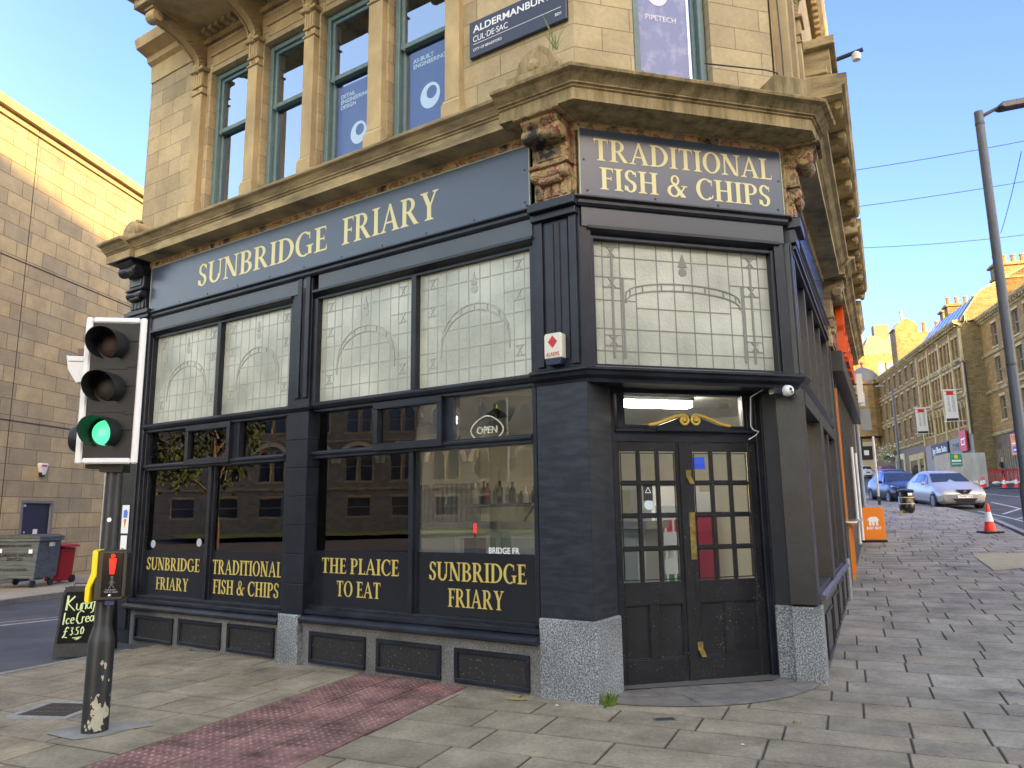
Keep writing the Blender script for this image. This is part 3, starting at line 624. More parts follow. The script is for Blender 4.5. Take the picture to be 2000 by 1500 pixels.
def bracket(M,x,zb,zt,out,wd=.17,mm=None,name='bracket'):
    """quarter-circle console: rises from a capital and swings out under the cornice"""
    b=MB(); n=12; rout,rin=[],[]
    for i in range(n+1):
        t=math.pi/2*i/n; y=-(out*(1-math.cos(t))); z=zb+(zt-zb)*math.sin(t)
        rout.append((y-.05*math.cos(t)-.02,z-.0)); 
    # profile: curve underside, back to wall
    poly=[(-.10,zb)]+[(-.10-(out-.10)*(1-math.cos(math.pi/2*i/n)),zb+(zt-.16-zb)*math.sin(math.pi/2*i/n)) for i in range(1,n+1)]+[(-out,zt),(.0,zt),(.0,zb)]
    b.prof(poly,x-wd*.32,x+wd*.32)
    inner=[(y-.0,z) for y,z in poly[:n+1]]
    for i in range(n):   # raised rib along the curve
        (ya,za),(yb,zb2)=inner[i],inner[i+1]
        for xo in (-.5,.34): b.add([(x+wd*xo,ya-.035,za),(x+wd*(xo+.16),ya-.035,za),(x+wd*(xo+.16),yb-.035,zb2-.01),(x+wd*xo,yb-.035,zb2-.01),(x+wd*xo,ya+.06,za+.05),(x+wd*(xo+.16),ya+.06,za+.05),(x+wd*(xo+.16),yb+.06,zb2+.04),(x+wd*xo,yb+.06,zb2+.04)],[(0,1,2,3),(4,7,6,5),(0,4,5,1),(3,2,6,7),(0,3,7,4),(1,5,6,2)])
    b.lathe([(0,-wd*.6),(.08,-wd*.6),(.095,-wd*.4),(.095,wd*.4),(.08,wd*.6),(0,wd*.6)],(x,-out+.03,zt-.13),14,'x')
    b.lathe([(0,-.1),(.05,-.09),(.075,-.04),(.06,.03),(0,.05)],(x,-.10,zb-.0),12,'z')
    b.box(x-wd*.6,x+wd*.6,-out-.06,0,zt-.05,zt)
    return b.build(name,mm or STP,BLD,M,smooth=False)
for x in (-6.36,-5.07,-3.915,-2.715,-1.53): bracket(LA,x,8.32,8.86,.86)
# first-floor cornice
CORN=[(0,5.44),(.05,5.44),(.05,5.47),(.30,5.49),(.30,5.70),(.32,5.715),(.32,5.74),(.345,5.755),(.345,5.775),(.36,5.80),(.40,5.87),(.45,5.90),(.46,5.935),(.46,5.95),(0,6.03)]
CORN2=[(0,5.44),(.05,5.44),(.05,5.47),(.38,5.50),(.38,5.71),(.40,5.725),(.40,5.75),(.425,5.765),(.425,5.785),(.44,5.81),(.49,5.89),(.54,5.92),(.55,5.96),(.55,5.975),(0,6.06)]
CORN=[(n,z if z<5.45 else 5.44+(z-5.44)*.56) for n,z in CORN]; CORN2=[(n,z if z<5.45 else 5.44+(z-5.44)*.56) for n,z in CORN2]
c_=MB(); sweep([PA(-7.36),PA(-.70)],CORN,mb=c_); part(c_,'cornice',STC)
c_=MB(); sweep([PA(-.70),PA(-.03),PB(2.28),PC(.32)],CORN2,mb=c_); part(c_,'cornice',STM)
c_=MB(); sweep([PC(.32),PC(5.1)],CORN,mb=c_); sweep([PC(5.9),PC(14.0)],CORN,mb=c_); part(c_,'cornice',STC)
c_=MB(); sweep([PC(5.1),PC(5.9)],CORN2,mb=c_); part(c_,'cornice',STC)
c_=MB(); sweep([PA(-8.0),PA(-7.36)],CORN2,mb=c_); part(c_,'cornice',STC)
# sooty peeled band between sign and cornice
c_=MB(); sweep([PA(-7.36),PA(-.03),PB(2.28),PC(5.1)],[(-.04,5.36),(.035,5.36),(.05,5.40),(.05,5.44),(-.04,5.44)],mb=c_); part(c_,'frieze',PEEL)
so_=MB(); sweep([PA(-7.4),PA(-.03),PB(2.28),PC(14)],[(-.3,5.36),(-.04,5.36),(-.04,5.9),(-.3,5.9)],mb=so_); part(so_,'fascia_backing',SOOT)
# carved stones standing on the cornice
def finial(M,x,w,h,z,name='carved_cresting_stone',m=STM):
    b=MB(); b.box(x-w/2,x+w/2,-.34,-.02,z,z+h*.36)
    poly=[(x-w*.42,z+h*.36)]
    for i in range(11):
        t=math.pi*i/10; poly.append((x-w*.40*math.cos(t),z+h*.36+h*.50*math.sin(t)**.9))
    poly+=[(x+w*.42,z+h*.36)]; b.prism(poly,-.26,-.02); 
    poly=[(x-w*.28*math.cos(math.pi*i/10),z+h*.40+h*.34*math.sin(math.pi*i/10)) for i in range(11)]; b.prism(poly,-.29,-.20)
    b.lathe([(0,z+h),(.05,z+h*.97),(.06,z+h*.88),(.0,z+h*.82)],(x,-.14,0),10)
    b.lathe([(0,-.33),(.06,-.31),(.09,-.27),(0,-.27)],(x,0,z+h*.5),8,'y')
    return b.build(name,m,BLD,M,bevel=.01)
finial(LA,-.34,.60,.60,5.74); finial(LA,-7.60,.54,.46,5.72,m=STC)
fb=MB(); fb.box(2.0,2.44,-.42,.1,5.73,6.02); fb.box(2.06,2.38,-.36,.1,6.02,6.07); part(fb,'carved_cresting_stone',STM,LB,bevel=.01)
# weeds on the ledge
# ---- shopfront mouldings that run round the corner
def band(name,prof,path,m=BLK): 
    b=MB(); sweep(path,prof,mb=b); return part(b,name,m)
FULL=[PA(-7.28),PA(-.03),PB(2.28),PC(5.2)]
band('sign_ledge',[(-.1,4.575),(.03,4.575),(.05,4.60),(.05,4.63),(.085,4.65),(.085,4.665),(-.1,4.665)],FULL)
band('fascia_board',[(-.1,4.385),(.012,4.385),(.012,4.575),(-.1,4.575)],[PA(-7.26),PA(-3.84)],STRIP); band('fascia_board',[(-.1,4.385),(.012,4.385),(.012,4.575),(-.1,4.575)],[PA(-3.66),PA(-.56)],STRIP)
band('fascia_board',[(-.1,4.375),(.012,4.375),(.012,4.575),(-.1,4.575)],[PB(.02),PB(2.26)],STRIP); band('fascia_board',[(-.1,4.375),(.012,4.375),(.012,4.575),(-.1,4.575)],[PC(.05),PC(5.0)],STRIP)
HEAD=[(-.12,4.285),(-.05,4.285),(-.05,4.31),(-.02,4.33),(.03,4.355),(.03,4.385),(-.12,4.385)]
for p_ in ([PA(-7.26),PA(-4.14)],[PA(-3.76),PA(-.56)],[PB(.08),PB(2.2)],[PC(.1),PC(4.9)]): band('head_moulding',HEAD,p_)
TR=[(-.12,2.86),(.0,2.86),(.0,2.885),(.025,2.90),(.05,2.935),(.05,2.95),(.02,2.975),(-.12,2.985)]
for p_ in ([PA(-7.26),PA(-4.12)],[PA(-3.69),PA(-.55)],[PC(.3),PC(5.0)]): band('transom_moulding',TR,p_)
band('corner_cornice',[(-.13,2.84),(.0,2.84),(.01,2.87),(.06,2.90),(.075,2.93),(.10,2.945),(.10,2.965),(.05,2.985),(-.13,3.0)],[PA(-.58),PA(0),PB(2.30),PC(.22)])
def timber(name,M,boxes,m=BLK,bevel=.004,par=None):
    b=MB()
    for q in boxes: b.box(*q)
    return part(b,name,m,M,par=par,bevel=bevel)
# glazed bays of the left front.  bay = x0,x1,mullion, z of sill
def bay(x0,x1,xm,zs,vents,slide,lead_m,zf):
    fr=MB(); y0,y1=-.0,.15
    fr.box(x0-.05,x0,y0+.02,y1,zs,4.285); fr.box(x1,x1+.05,y0+.02,y1,zs,4.285)
    fr.box(x0,x1,y0+.012,y1,2.305,2.395); fr.prof([(.0,2.335),(-.012,2.35),(-.012,2.375),(.012,2.385),(.012,2.335)],x0,x1)
    fr.box(xm-.03,xm+.03,y0+.025,y1,zs,2.305); fr.box(lead_m-.035,lead_m+.035,y0+.02,y1,2.985,4.285)
    for a_,b_ in vents: fr.box(a_,b_,y0+.03,y1,2.395,2.86)
    fr.box(x0,x1,.02,.15,zs-.02,zs+.02)
    for q in ((x0,x0+.018),(xm-.048,xm-.03),(xm+.03,xm+.048),(x1-.018,x1)): fr.box(q[0],q[1],.07,.13,zs,2.305)
    fo=part(fr,'shop_window',BLK,LA,bevel=.004)
    a_,b_=slide  # opening light with its own raised frame
    s=MB(); s.box(a_-.065,b_+.065,-.035,.05,2.335,2.415); s.box(a_-.065,b_+.065,-.035,.05,2.80,2.875); s.box(a_-.065,a_,-.035,.05,2.415,2.80); s.box(b_,b_+.065,-.035,.05,2.415,2.80); s.build('opening_light',BLK,fo,bevel=.005)
    g=MB(); g.box(x0,xm-.03,.10,.106,zs,2.305); g.box(xm+.03,x1,.10,.106,zs,2.305); g.build('pane',G,fo)
    ed=[x0]+[v for q in vents for v in q]+[x1]; g=MB()
    for i in range(0,len(ed),2): g.box(ed[i],ed[i+1],.09 if i!=2 else .02,(.096 if i!=2 else .026),2.395,2.86)
    g.build('pane',G,fo)
    return fo
BAY1=bay(-7.24,-4.19,-5.70,.555,[(-6.27,-6.15),(-5.31,-5.13)],(-6.15,-5.31),-5.655,.57)
BAY2=bay(-3.73,-.62,-2.17,.60,[(-2.75,-2.62),(-1.77,-1.60)],(-2.62,-1.77),-2.15,.61)
# leaded lights
def leadglass():
    m,t,b,N,L=nt('frosted_leaded_glass'); b.inputs['Roughness'].default_value=.3; b.inputs['Specular IOR Level'].default_value=.7; b.inputs['Coat Weight'].default_value=.3; b.inputs['Coat Roughness'].default_value=.12
    tc=N.new('ShaderNodeTexCoord'); n=N.new('ShaderNodeTexNoise'); n.inputs['Scale'].default_value=1.5; n.inputs['Detail'].default_value=7; L.new(tc.outputs['Object'],n.inputs['Vector'])
    r=N.new('ShaderNodeValToRGB'); r.color_ramp.elements[0].position=.3; r.color_ramp.elements[1].position=.7; r.color_ramp.elements[0].color=(.25,.27,.225,1); r.color_ramp.elements[1].color=(.50,.525,.45,1); L.new(n.outputs['Fac'],r.inputs['Fac']); L.new(r.outputs[0],b.inputs['Base Color'])
    n2=N.new('ShaderNodeTexNoise'); n2.inputs['Scale'].default_value=45; n2.inputs['Detail'].default_value=3; L.new(tc.outputs['Object'],n2.inputs['Vector'])
    bp=N.new('ShaderNodeBump'); bp.inputs['Distance'].default_value=.0035; L.new(n2.outputs['Fac'],bp.inputs['Height']); L.new(bp.outputs[0],b.inputs['Normal'])
    return m
LEADG=leadglass(); LEADF=mat('faint_lead_came',(.31,.325,.285),.4); LEADD=mat('lead_came',(.17,.18,.16),.5)
def leaded(M,x0,x1,z0,z1,y,lm,par=None,az0=.30,rise=.36,arx=.30):
    p=MB(); p.box(x0,x1,y,y+.01,z0,z1); po_=p.build('leaded_window',LEADG,BLD,M)
    l=MB(); W=x1-x0; H=z1-z0; k=[0]
    def ln(a,b,c,d,w=.011):
        k[0]+=1; l.bar(x0+W*a,z0+H*b,x0+W*c,z0+H*d,w,y-.003-.00007*k[0],y)
    # outer grid
    for f in (.075,.165,.245,.755,.835,.925): ln(f,.0,f,1)
    for f in (.36,.45,.55,.64): ln(f,0,f,1)
    for f in (.13,.86): ln(0,f,1,f)
    for f in (.30,.52): ln(0,f,.245,f); ln(.755,f,1,f)
    for f in (.30,.47): ln(.245,f,.755,f)
    ln(0,.70,.245,.70); ln(.755,.70,1,.70)
    for cx in (.12,.88):
        for zb in (.17,.62,.86):
            ln(cx-.022,zb,cx+.022,zb+.08,.009); ln(cx+.022,zb,cx-.022,zb+.08,.009); ln(cx-.045,zb,cx+.045,zb,.014); ln(cx-.045,zb+.08,cx+.045,zb+.08,.009)
    
    # segmental arch band with centre roundel
    n=16
    for i in range(n):
        t0,t1=math.pi*i/n,math.pi*(i+1)/n; e=lambda t,q:(.5-arx*math.cos(t),az0-q+rise*math.sin(t)**.8)
        for q in (0,.055): ln(*e(t0,q),*e(t1,q),.013)
        if i%2==0: ln(*e(t0,0),*e(t0,.055),.01)
    k[0]+=1; l.lathe([(.0,-.004),(.045,-.004),(.045,0)],(x0+W*.5,y,z0+H*.78),14,'y'); l.prism([(x0+W*.475,z0+H*.82),(x0+W*.525,z0+H*.82),(x0+W*.5,z0+H*.93)],y-.006,y)
    l.build('leading',lm,po_)
    return po_
for a_,b_ in ((-7.24,-5.69),(-5.62,-4.19),(-3.73,-2.185),(-2.115,-.62)): leaded(LA,a_,b_,2.985,4.29,.10,LEADF)
leaded(LB,.11,2.15,3.0,4.30,.10,LEADD,None,.56,.12,.31)
xl=MB()
for q,cx in enumerate((.36,.47,1.79,1.90)): xl.bar(cx,3.1,cx,4.22 if q in (0,3) else 3.9,.022,.092,.0955)
xl.build('leading_border',LEADD,BLD,LB)
timber('window_surround',LB,[(0,.115,.0,.16,2.98,4.375),(2.145,2.26,.0,.16,2.98,4.375),(.115,.15,.02,.12,2.98,4.30),(2.11,2.145,.02,.12,2.98,4.30),(.115,2.145,.01,.16,2.98,3.02),(.115,2.145,.03,.12,4.27,4.30)])
# films with lettering on the big panes
def film(x0,x1,z0,z1,lines,label):
    f=MB(); f.box(x0,x1,.092,.0985,z0,z1); o=f.build('window_sign',FILM,None,FA); tag(o,label,'sign')
    serif_text('lettering',lines,GOLD,o,.0915)
film(-7.235,-5.735,.57,1.185,[('SUNBRIDGE',-7.13,-5.90,.915,1.085),('FRIARY',-6.88,-6.12,.655,.82)],'charcoal glass film lettered SUNBRIDGE FRIARY in the pane nearest the traffic light')
film(-5.665,-4.20,.57,1.20,[('TRADITIONAL',-5.62,-4.26,.905,1.085),('FISH & CHIPS',-5.59,-4.30,.66,.835)],'charcoal glass film lettered TRADITIONAL FISH & CHIPS low in the window')
film(-3.71,-2.21,.61,1.235,[('THE PLAICE',-3.57,-2.38,.985,1.155),('TO EAT',-3.32,-2.64,.735,.905)],'charcoal glass film lettered THE PLAICE TO EAT')
film(-2.13,-.64,.61,1.245,[('SUNBRIDGE',-1.96,-.76,.965,1.15),('FRIARY',-1.71,-1.02,.71,.89)],'charcoal glass film lettered SUNBRIDGE FRIARY beside the doorway pier')
# sills
def sill(x0,x1,z): 
    b=MB(); b.prof([(.1,z+.14),(-.02,z+.13),(-.045,z+.12),(-.045,z+.085),(-.03,z+.075),(-.085,z+.055),(-.115,z+.03),(-.115,z+.005),(-.09,z-.01),(.0,z-.01),(.1,z-.01)],x0,x1); part(b,'sill',BLK,LA)
sill(-7.36,-4.08,.40); sill(-3.71,-.55,.455)
# plinth and its framed panels
pl_=MB(); pl_.box(-7.36,-4.08,-.02,.15,-.1,.40); pl_.box(-3.74,-.52,-.02,.15,-.1,.45); part(pl_,'plinth',PLINTH,LA)
PANELM=mat('spattered_black_panel',(.014,.015,.018),.45,(.30,.30,.28),scale=42,detail=9,lo=.60,hi=.72)
for a_,b_,z0,z1 in ((-7.12,-6.23,-.02,.315),(-6.10,-5.21,.0,.325),(-5.08,-4.20,.0,.335),(-3.60,-2.73,.01,.35),(-2.57,-1.70,.02,.35),(-1.53,-.66,.02,.345)):
    f=MB(); f.box(a_,b_,-.05,-.02,z1-.045,z1); f.box(a_,b_,-.05,-.02,z0,z0+.045); f.box(a_,a_+.045,-.05,-.02,z0+.045,z1-.045); f.box(b_-.045,b_,-.05,-.02,z0+.045,z1-.045)
    fo=part(f,'plinth_panel',BLK,LA,bevel=.006); p=MB(); p.box(a_+.045,b_-.045,-.028,-.02,z0+.045,z1-.045); p.build('panel_board',PANELM,fo)
# middle pilaster: granite foot, tiled shaft, reeded upper part
p=MB(); p.prism([(-4.09,-.1),(-3.73,-.1),(-3.74,.52),(-4.08,.52)],-.10,.1); part(p,'granite_base',GRA,LA,bevel=.012)
p=MB()
z=.53
while z<2.88:
    h=min(.335,2.89-z); p.box(-4.07,-3.705,-.065,.12,z,z+h-.007); z+=.335
p.box(-4.065,-3.71,-.058,.12,.53,2.89); part(p,'pilaster',BLK,LA,bevel=.004)
p=MB(); p.box(-4.10,-3.68,-.085,.12,2.885,2.905); p.box(-4.12,-3.66,-.11,.12,2.905,2.94); p.box(-4.09,-3.69,-.08,.12,2.94,2.965); part(p,'pilaster_cap',BLK,LA,bevel=.006)
timber('pilaster_shaft',LA,[(-4.14,-3.78,.0,.12,2.965,4.575),(-4.02,-3.945,-.03,.0,3.05,4.575),(-3.875,-3.80,-.03,.0,3.05,4.575),(-3.945,-3.875,-.008,.0,3.1,4.5),(-3.925,-3.915,-.02,-.008,3.1,4.45),(-3.905,-3.895,-.02,-.008,3.1,4.45),(-3.78,-3.70,.02,.12,2.965,4.29)])
# corner pier (square column: left-front face and a return towards the door)
p=MB(); p.box(-.56,.03,-.03,.50,-.1,.685); part(p,'granite_base',GRA,LA,bevel=.012)
p=MB(); p.box(-.555,.0,-.0,.49,.685,2.86); part(p,'pier',mat('brushed_black_panel',(.009,.012,.020),.38,(.028,.036,.052),scale=3.5,bump=.0008,bscale=24,stretch=(1,1,5),lo=.42,hi=.72),LA,bevel=.006)
timber('pier_upper',LA,[(-.57,-.03,.0,.2,2.98,4.6),(-.52,-.44,-.03,.0,3.02,4.50),(-.14,-.06,-.03,.0,3.02,4.50),(-.42,-.16,-.012,.0,3.08,4.48),(-.33,-.315,-.026,-.012,3.08,4.46),(-.26,-.245,-.026,-.012,3.08,4.46),(-.55,-.04,-.07,.0,4.50,4.57)])
# consoles
def console(M,x0,x1,z0,z1,m,name='console',out=.34,y=0):
    b=MB(); H=z1-z0; w=x1-x0; cx=(x0+x1)/2
    b.box(x0,x1,y-.10,y+.05,z0,z0+.03*H)
    b.prof([(y,z0+.03*H),(y-.06,z0+.03*H),(y-.07,z0+.22*H),(y-.12,z0+.36*H),(y-.13,z0+.42*H),(y,z0+.42*H)],x0+.05*w,x1-.05*w)
    for i in range(4): b.box(x0+w*(.10+.21*i),x0+w*(.25+.21*i),y-.085,y,z0+.05*H,z0+.22*H)
    b.lathe([(.0,x0+.03*w),(.06,x0+.03*w),(.065,x0+.1*w),(.05,cx),(.065,x1-.1*w),(.06,x1-.03*w),(0,x1-.03*w)],(0,y-.10,z0+.34*H),14,'x')
    b.lathe([(.0,x0+.2*w),(.035,x0+.22*w),(.035,x1-.22*w),(0,x1-.2*w)],(0,y-.115,z0+.25*H),12,'x')
    b.box(x0-.01,x1+.01,y-.16,y,z0+.42*H,z0+.45*H); b.box(x0,x1,y-.145,y,z0+.45*H,z0+.48*H)
    b.box(x0+.05*w,x1-.05*w,y-.12,y,z0+.48*H,z0+.70*H); b.box(x0+.16*w,x1-.16*w,y-.135,y,z0+.51*H,z0+.67*H)
    b.prof([(y,z0+.70*H),(y-.12,z0+.70*H),(y-.15,z0+.76*H),(y-.26,z0+.84*H),(y-out,z0+.93*H),(y-out,z0+.97*H),(y,z0+.97*H)],x0+.05*w,x1-.05*w)
    b.lathe([(.0,x0+.0*w),(.075,x0+.0*w),(.085,x0+.08*w),(.07,cx),(.085,x1-.08*w),(.075,x1),(0,x1)],(0,y-.22,z0+.80*H),16,'x')
    b.box(x0-.04,x1+.04,y-out-.05,y,z0+.97*H,z1)
    b.box(x0-.02,x1+.02,y-.02,y+.1,z0,z1)
    return b.build(name,m,BLD,M,bevel=.008)
console(LA,-.50,-.06,4.665,5.47,PEEL); console(LC,.03,.42,4.665,5.47,PEEL,y=0); console(LC,5.25,5.72,4.3,5.47,STC)
MC=LB@Matrix.Translation((2.285,-.0,0)); 
console(LA,-7.80,-7.36,4.72,5.47,BLK)
p=MB(); p.box(-7.72,-7.26,-.03,.3,-.1,4.72); p.box(-7.66,-7.32,-.055,.0,.1,4.6); part(p,'end_pier',BLK,LA,bevel=.006)
cp=MB(); cp.box(-7.86,-7.24,-.12,.1,4.66,4.72); cp.box(-7.82,-7.27,-.09,.1,4.60,4.66); part(cp,'pier_cap',BLK,LA,bevel=.006)
cp=MB(); cp.box(-.55,-.02,-.13,.1,4.575,4.665) ; part(cp,'pier_cap',BLK,LA,bevel=.008)
cp=MB(); cp.box(.02,.47,-.13,.1,4.555,4.665); cp.box(.05,.44,-.07,.1,4.40,4.555); part(cp,'pier_cap',BLK,LC,bevel=.008)
# shop signs (things of their own)
def sign(name,M,x0,x1,z0,z1,y,label,lines,holes):
    s=MB(); s.box(x0,x1,y-.022,y,z0,z1); o=s.build(name,SIGN,None,M); tag(o,label,'sign')
    serif_text('lettering',lines,CREAM,o,y-.0225)
    e=MB(); e.box(x0-.012,x0,y-.026,y,z0,z1); e.box(x1,x1+.012,y-.026,y,z0,z1); e.box(x0-.012,x1+.012,y-.026,y,z1,z1+.012); e.build('edge_trim',mat('pale_green_edge_trim',(.33,.38,.27),.6),o)
    r=MB()
    for x,z in holes: r.lathe([(0,y-.03),(.011,y-.028),(.012,y-.022)],(x,0,z),8,'y')
    r.build('screw_heads',BLACKP,o); return o
sign('shop_sign',FA,-7.30,-.57,4.672,5.355,-.02,'long navy fascia sign reading SUNBRIDGE FRIARY under the cornice',[('SUNBRIDGE',-6.12,-3.50,4.855,5.175),('FRIARY',-3.24,-1.74,4.855,5.19)],[(-7.2+i*.66,4.71) for i in range(11)]+[(-.62,4.75),(-.62,5.1)])
sign('shop_sign',FB,.012,2.265,4.672,5.40,-.02,'navy fascia sign reading TRADITIONAL FISH & CHIPS over the corner doorway',[('TRADITIONAL',.15,2.15,5.055,5.285),('FISH & CHIPS',.21,2.12,4.755,4.985)],[(.08,4.73),(.8,4.71),(1.5,4.71),(2.2,4.73),(.05,5.05),(2.23,5.05)])
BLUES=mat('blue_gloss_sign_panel',(.02,.06,.16),.2)
s=MB(); s.box(.45,5.2,-.022,0,4.672,5.36); o=s.build('shop_sign',BLUES,None,FC); tag(o,'blue gloss fascia sign seen edge-on along the street side','sign')
# ---- doorway
DY=.45
timber('door_frame',LB,[(.34,.46,DY-.04,DY+.12,0,2.9),(2.05,2.17,DY-.04,DY+.12,0,2.9),(.46,2.05,DY-.02,DY+.12,2.33,2.47),(.46,2.05,DY-.06,DY,2.425,2.455),(.50,.56,DY-.02,DY+.1,2.47,2.84),(1.96,2.02,DY-.02,DY+.1,2.47,2.84),(.46,2.05,DY-.02,DY+.1,2.82,2.9),(.30,.36,DY-.01,DY+.12,0,2.9),(2.17,2.26,DY-.10,DY+.12,0,2.9),(.40,.435,DY-.07,DY-.04,0,2.85),(2.10,2.13,DY-.07,DY-.04,0,2.85),(.56,1.96,DY-.005,DY+.08,2.47,2.50),(.56,.59,DY-.005,DY+.08,2.5,2.82),(1.93,1.96,DY-.005,DY+.08,2.5,2.82)])
g=MB(); g.box(.59,1.93,DY+.03,DY+.036,2.5,2.82); part(g,'fanlight',G,LB)
sf=MB(); sf.box(.0,2.3,.0,DY+.1,2.86,2.93); part(sf,'doorway_soffit',BLK,LB)
def door(x0,x1,xs,lab):
    """stiles, rails and glazing bars of one leaf; 3 x 4 panes over two sunk panels"""
    y0,y1=DY,DY+.045; zb,zt=.02,2.325; gz0,gz1=.955,2.235
    b=MB(); gx0,gx1=xs
    b.box(x0,gx0,y0,y1,zb,zt); b.box(gx1,x1,y0,y1,zb,zt); b.box(gx0,gx1,y0,y1,gz1,zt); b.box(gx0,gx1,y0,y1,.74,gz0); b.box(gx0,gx1,y0,y1,zb,.235)
    mx=(gx0+gx1)/2; b.box(mx-.05,mx+.05,y0,y1,.235,.74); b.box(gx0,gx1,y0+.02,y1-.005,.235,.74)
    for a_,c_ in ((gx0,mx-.05),(mx+.05,gx1)):
        b.box(a_,a_+.014,y0+.008,y0+.02,.235,.74); b.box(c_-.014,c_,y0+.008,y0+.02,.235,.74); b.box(a_,c_,y0+.004,y0+.02,.235,.25); b.box(a_,c_,y0+.008,y0+.02,.726,.74)
    o=b.build('door',BLK2,BLD,LB,bevel=.004); 
    if lab: o['label']=lab
    g_=MB(); W=(gx1-gx0)/3; H=(gz1-gz0)/4
    for i in (1,2): g_.box(gx0+W*i-.016,gx0+W*i+.016,y0+.004,y1,gz0,gz1)
    for j in (1,2,3): g_.box(gx0,gx1,y0+.006,y1,gz0+H*j-.016,gz0+H*j+.016)
    for i in range(3):
        for j in range(4):
            a_,c_,d_,e_=gx0+W*i+.016,gx0+W*(i+1)-.016,gz0+H*j+.016,gz0+H*(j+1)-.016
            g_.box(a_,a_+.008,y0+.012,y0+.03,d_,e_); g_.box(c_-.008,c_,y0+.012,y0+.03,d_,e_); g_.box(a_,c_,y0+.012,y0+.03,d_,d_+.01); g_.box(a_,c_,y0+.012,y0+.03,e_-.008,e_)
    g_.build('glazing_bars',BLK2,o,bevel=.003)
    p=MB(); p.box(gx0,gx1,y0+.028,y0+.033,gz0,gz1); p.build('pane',G,o)
    return o
D1=door(.465,1.245,(.515,1.135),None); D2=door(1.25,2.045,(1.32,1.96),None)
b=MB(); b.box(1.165,1.262,DY-.014,DY,.02,2.325); b.build('meeting_rail',BLK2,D1,bevel=.004)
b=MB(); b.box(1.238,1.30,DY-.020,DY-.0145,1.16,1.62); b.build('brass_push_plate',BRASS,D2)
def hasp(x,z):
    b=MB(); b.prism([(x,z),(x+.05,z),(x+.05,z+.055),(x+.02,z+.08),(x+.02,z+.085)],DY-.024,DY-.0145); b.prism([(x-.04,z+.06),(x+.02,z+.06),(x+.035,z+.0),(x-.015,z-.06),(x-.02,z-.06)],DY-.024,DY-.0145) if 0 else None
    b=MB(); b.box(x-.028,x+.028,DY-.022,DY-.0145,z,z+.075); b.prism([(x-.026,z),(x+.028,z),(x+.055,z-.065),(x+.005,z-.065)],DY-.034,DY-.018); b.lathe([(0,DY-.026),(.007,DY-.026),(.007,DY-.02)],(x,0,z+.05),8,'y',mi=0)
    b.build('hasp',BRASS,D2)
hasp(1.255,1.97); hasp(1.285,.30)
# gilded scroll pediment on the door head
sc=MB()
for sgn in (-1,1):
    pts=[]
    for i in range(15):
        t=i/14; x=.46*(1-t)+.06*t; z=2.475+.02+.10*(t**1.6 if t<1 else 1)*1.0; pts.append((1.275+sgn*(.46-.40*t),DY-.07,2.495+.105*(math.sin(t*math.pi/2)**2)))
    sc.tube(pts,[.012]+[.016]*13+[.018],8)
    cx=1.275+sgn*.068; cz=2.545
    sp=[]
    for i in range(26):
        t=i/25; r=.056*(1-.72*t); an=math.pi/2-sgn*(2*math.pi*1.35*t)*-1
        sp.append((cx+r*math.cos(an),DY-.07-.004*t,cz+r*math.sin(an)))
    sc.tube(sp,[.014]*20+[.012,.011,.010,.009,.008,.007],7)
    sc.lathe([(0,DY-.095),(.016,DY-.09),(.02,DY-.06)],(cx,0,cz),10,'y')
part(sc,'gilded_scroll',GOLDP,LB,smooth=True)
b=MB(); pts=[(.80,2.455),(1.75,2.455)]+[(1.275+.475-.95*i/20,2.47+.115*(math.sin(min(i,20-i)/10*math.pi/2)**2)) for i in range(21)]; b.prism(pts,DY-.062,DY-.02); b.box(.9,1.65,DY-.085,DY-.02,2.435,2.46); part(b,'pediment_board',BLK,LB)
# right pier beside the door: front face parallel to the left front
PR=frame(Vector((2.61,7.69)),AD,AI); LP_=RI@PR
p=MB(); p.prism([(-.005,-.1),(.40,-.1),(.385,.70),(-.005,.70)],-.02,.3); part(p,'granite_base',GRA,LP_,bevel=.01)
p=MB(); p.box(.0,.365,.0,.3,.70,2.86); p.box(.345,.375,-.012,.0,.70,2.86); part(p,'pier',BLK,LP_,bevel=.005)
# ---- street side (right front)
timber('street_shopfront',LC,[(.0,.30,-.005,.25,.72,2.86),(.0,.5,.0,.12,2.98,4.39),(.04,.12,-.02,.0,3.0,4.4),(.2,.28,-.02,.0,3.0,4.4),(1.45,1.56,.0,.12,2.98,4.3),(2.55,2.66,.0,.12,2.98,4.3),(3.65,3.76,.0,.12,2.98,4.3),(4.75,5.3,-.03,.2,.3,4.6),(1.95,2.35,-.03,.2,.80,2.75),(3.6,3.7,-.0,.2,.80,2.75),(.3,4.75,.0,.2,.80,.84),(.3,4.75,-.02,.12,2.70,2.86)],bevel=.005)
b=MB(); b.prof([(.2,.80),(-.02,.80),(-.06,.78),(-.06,.74),(0,.72),(.2,.72)],.28,5.0); part(b,'sill',STRIP,LC)
b=MB(); b.box(.30,5.1,-.01,.2,.0,.72); part(b,'plinth',mat('brown_black_plinth_paint',(.05,.043,.042),.5,(.03,.03,.03),scale=4),LC)
for i in range(4):
    b=MB(); x=.55+i*1.1; z=.10+gz(*(C2+CD*x)); b.box(x,x+.9,-.03,-.01,z,z+.03); b.box(x,x+.9,-.03,-.01,z+.42,z+.45); b.box(x,x+.03,-.03,-.01,z+.03,z+.42); b.box(x+.87,x+.9,-.03,-.01,z+.03,z+.42); part(b,'plinth_panel',BLK,LC,bevel=.004)
b=MB(); b.prism([(.0,-.1),(.30,-.1),(.27,.70),(.0,.70)],-.03,.25); part(b,'granite_base',GRA,LC,bevel=.01); b=MB(); b.box(4.9,5.4,-.06,.2,-.1,.85); part(b,'granite_base',GRA,LC,bevel=.01)
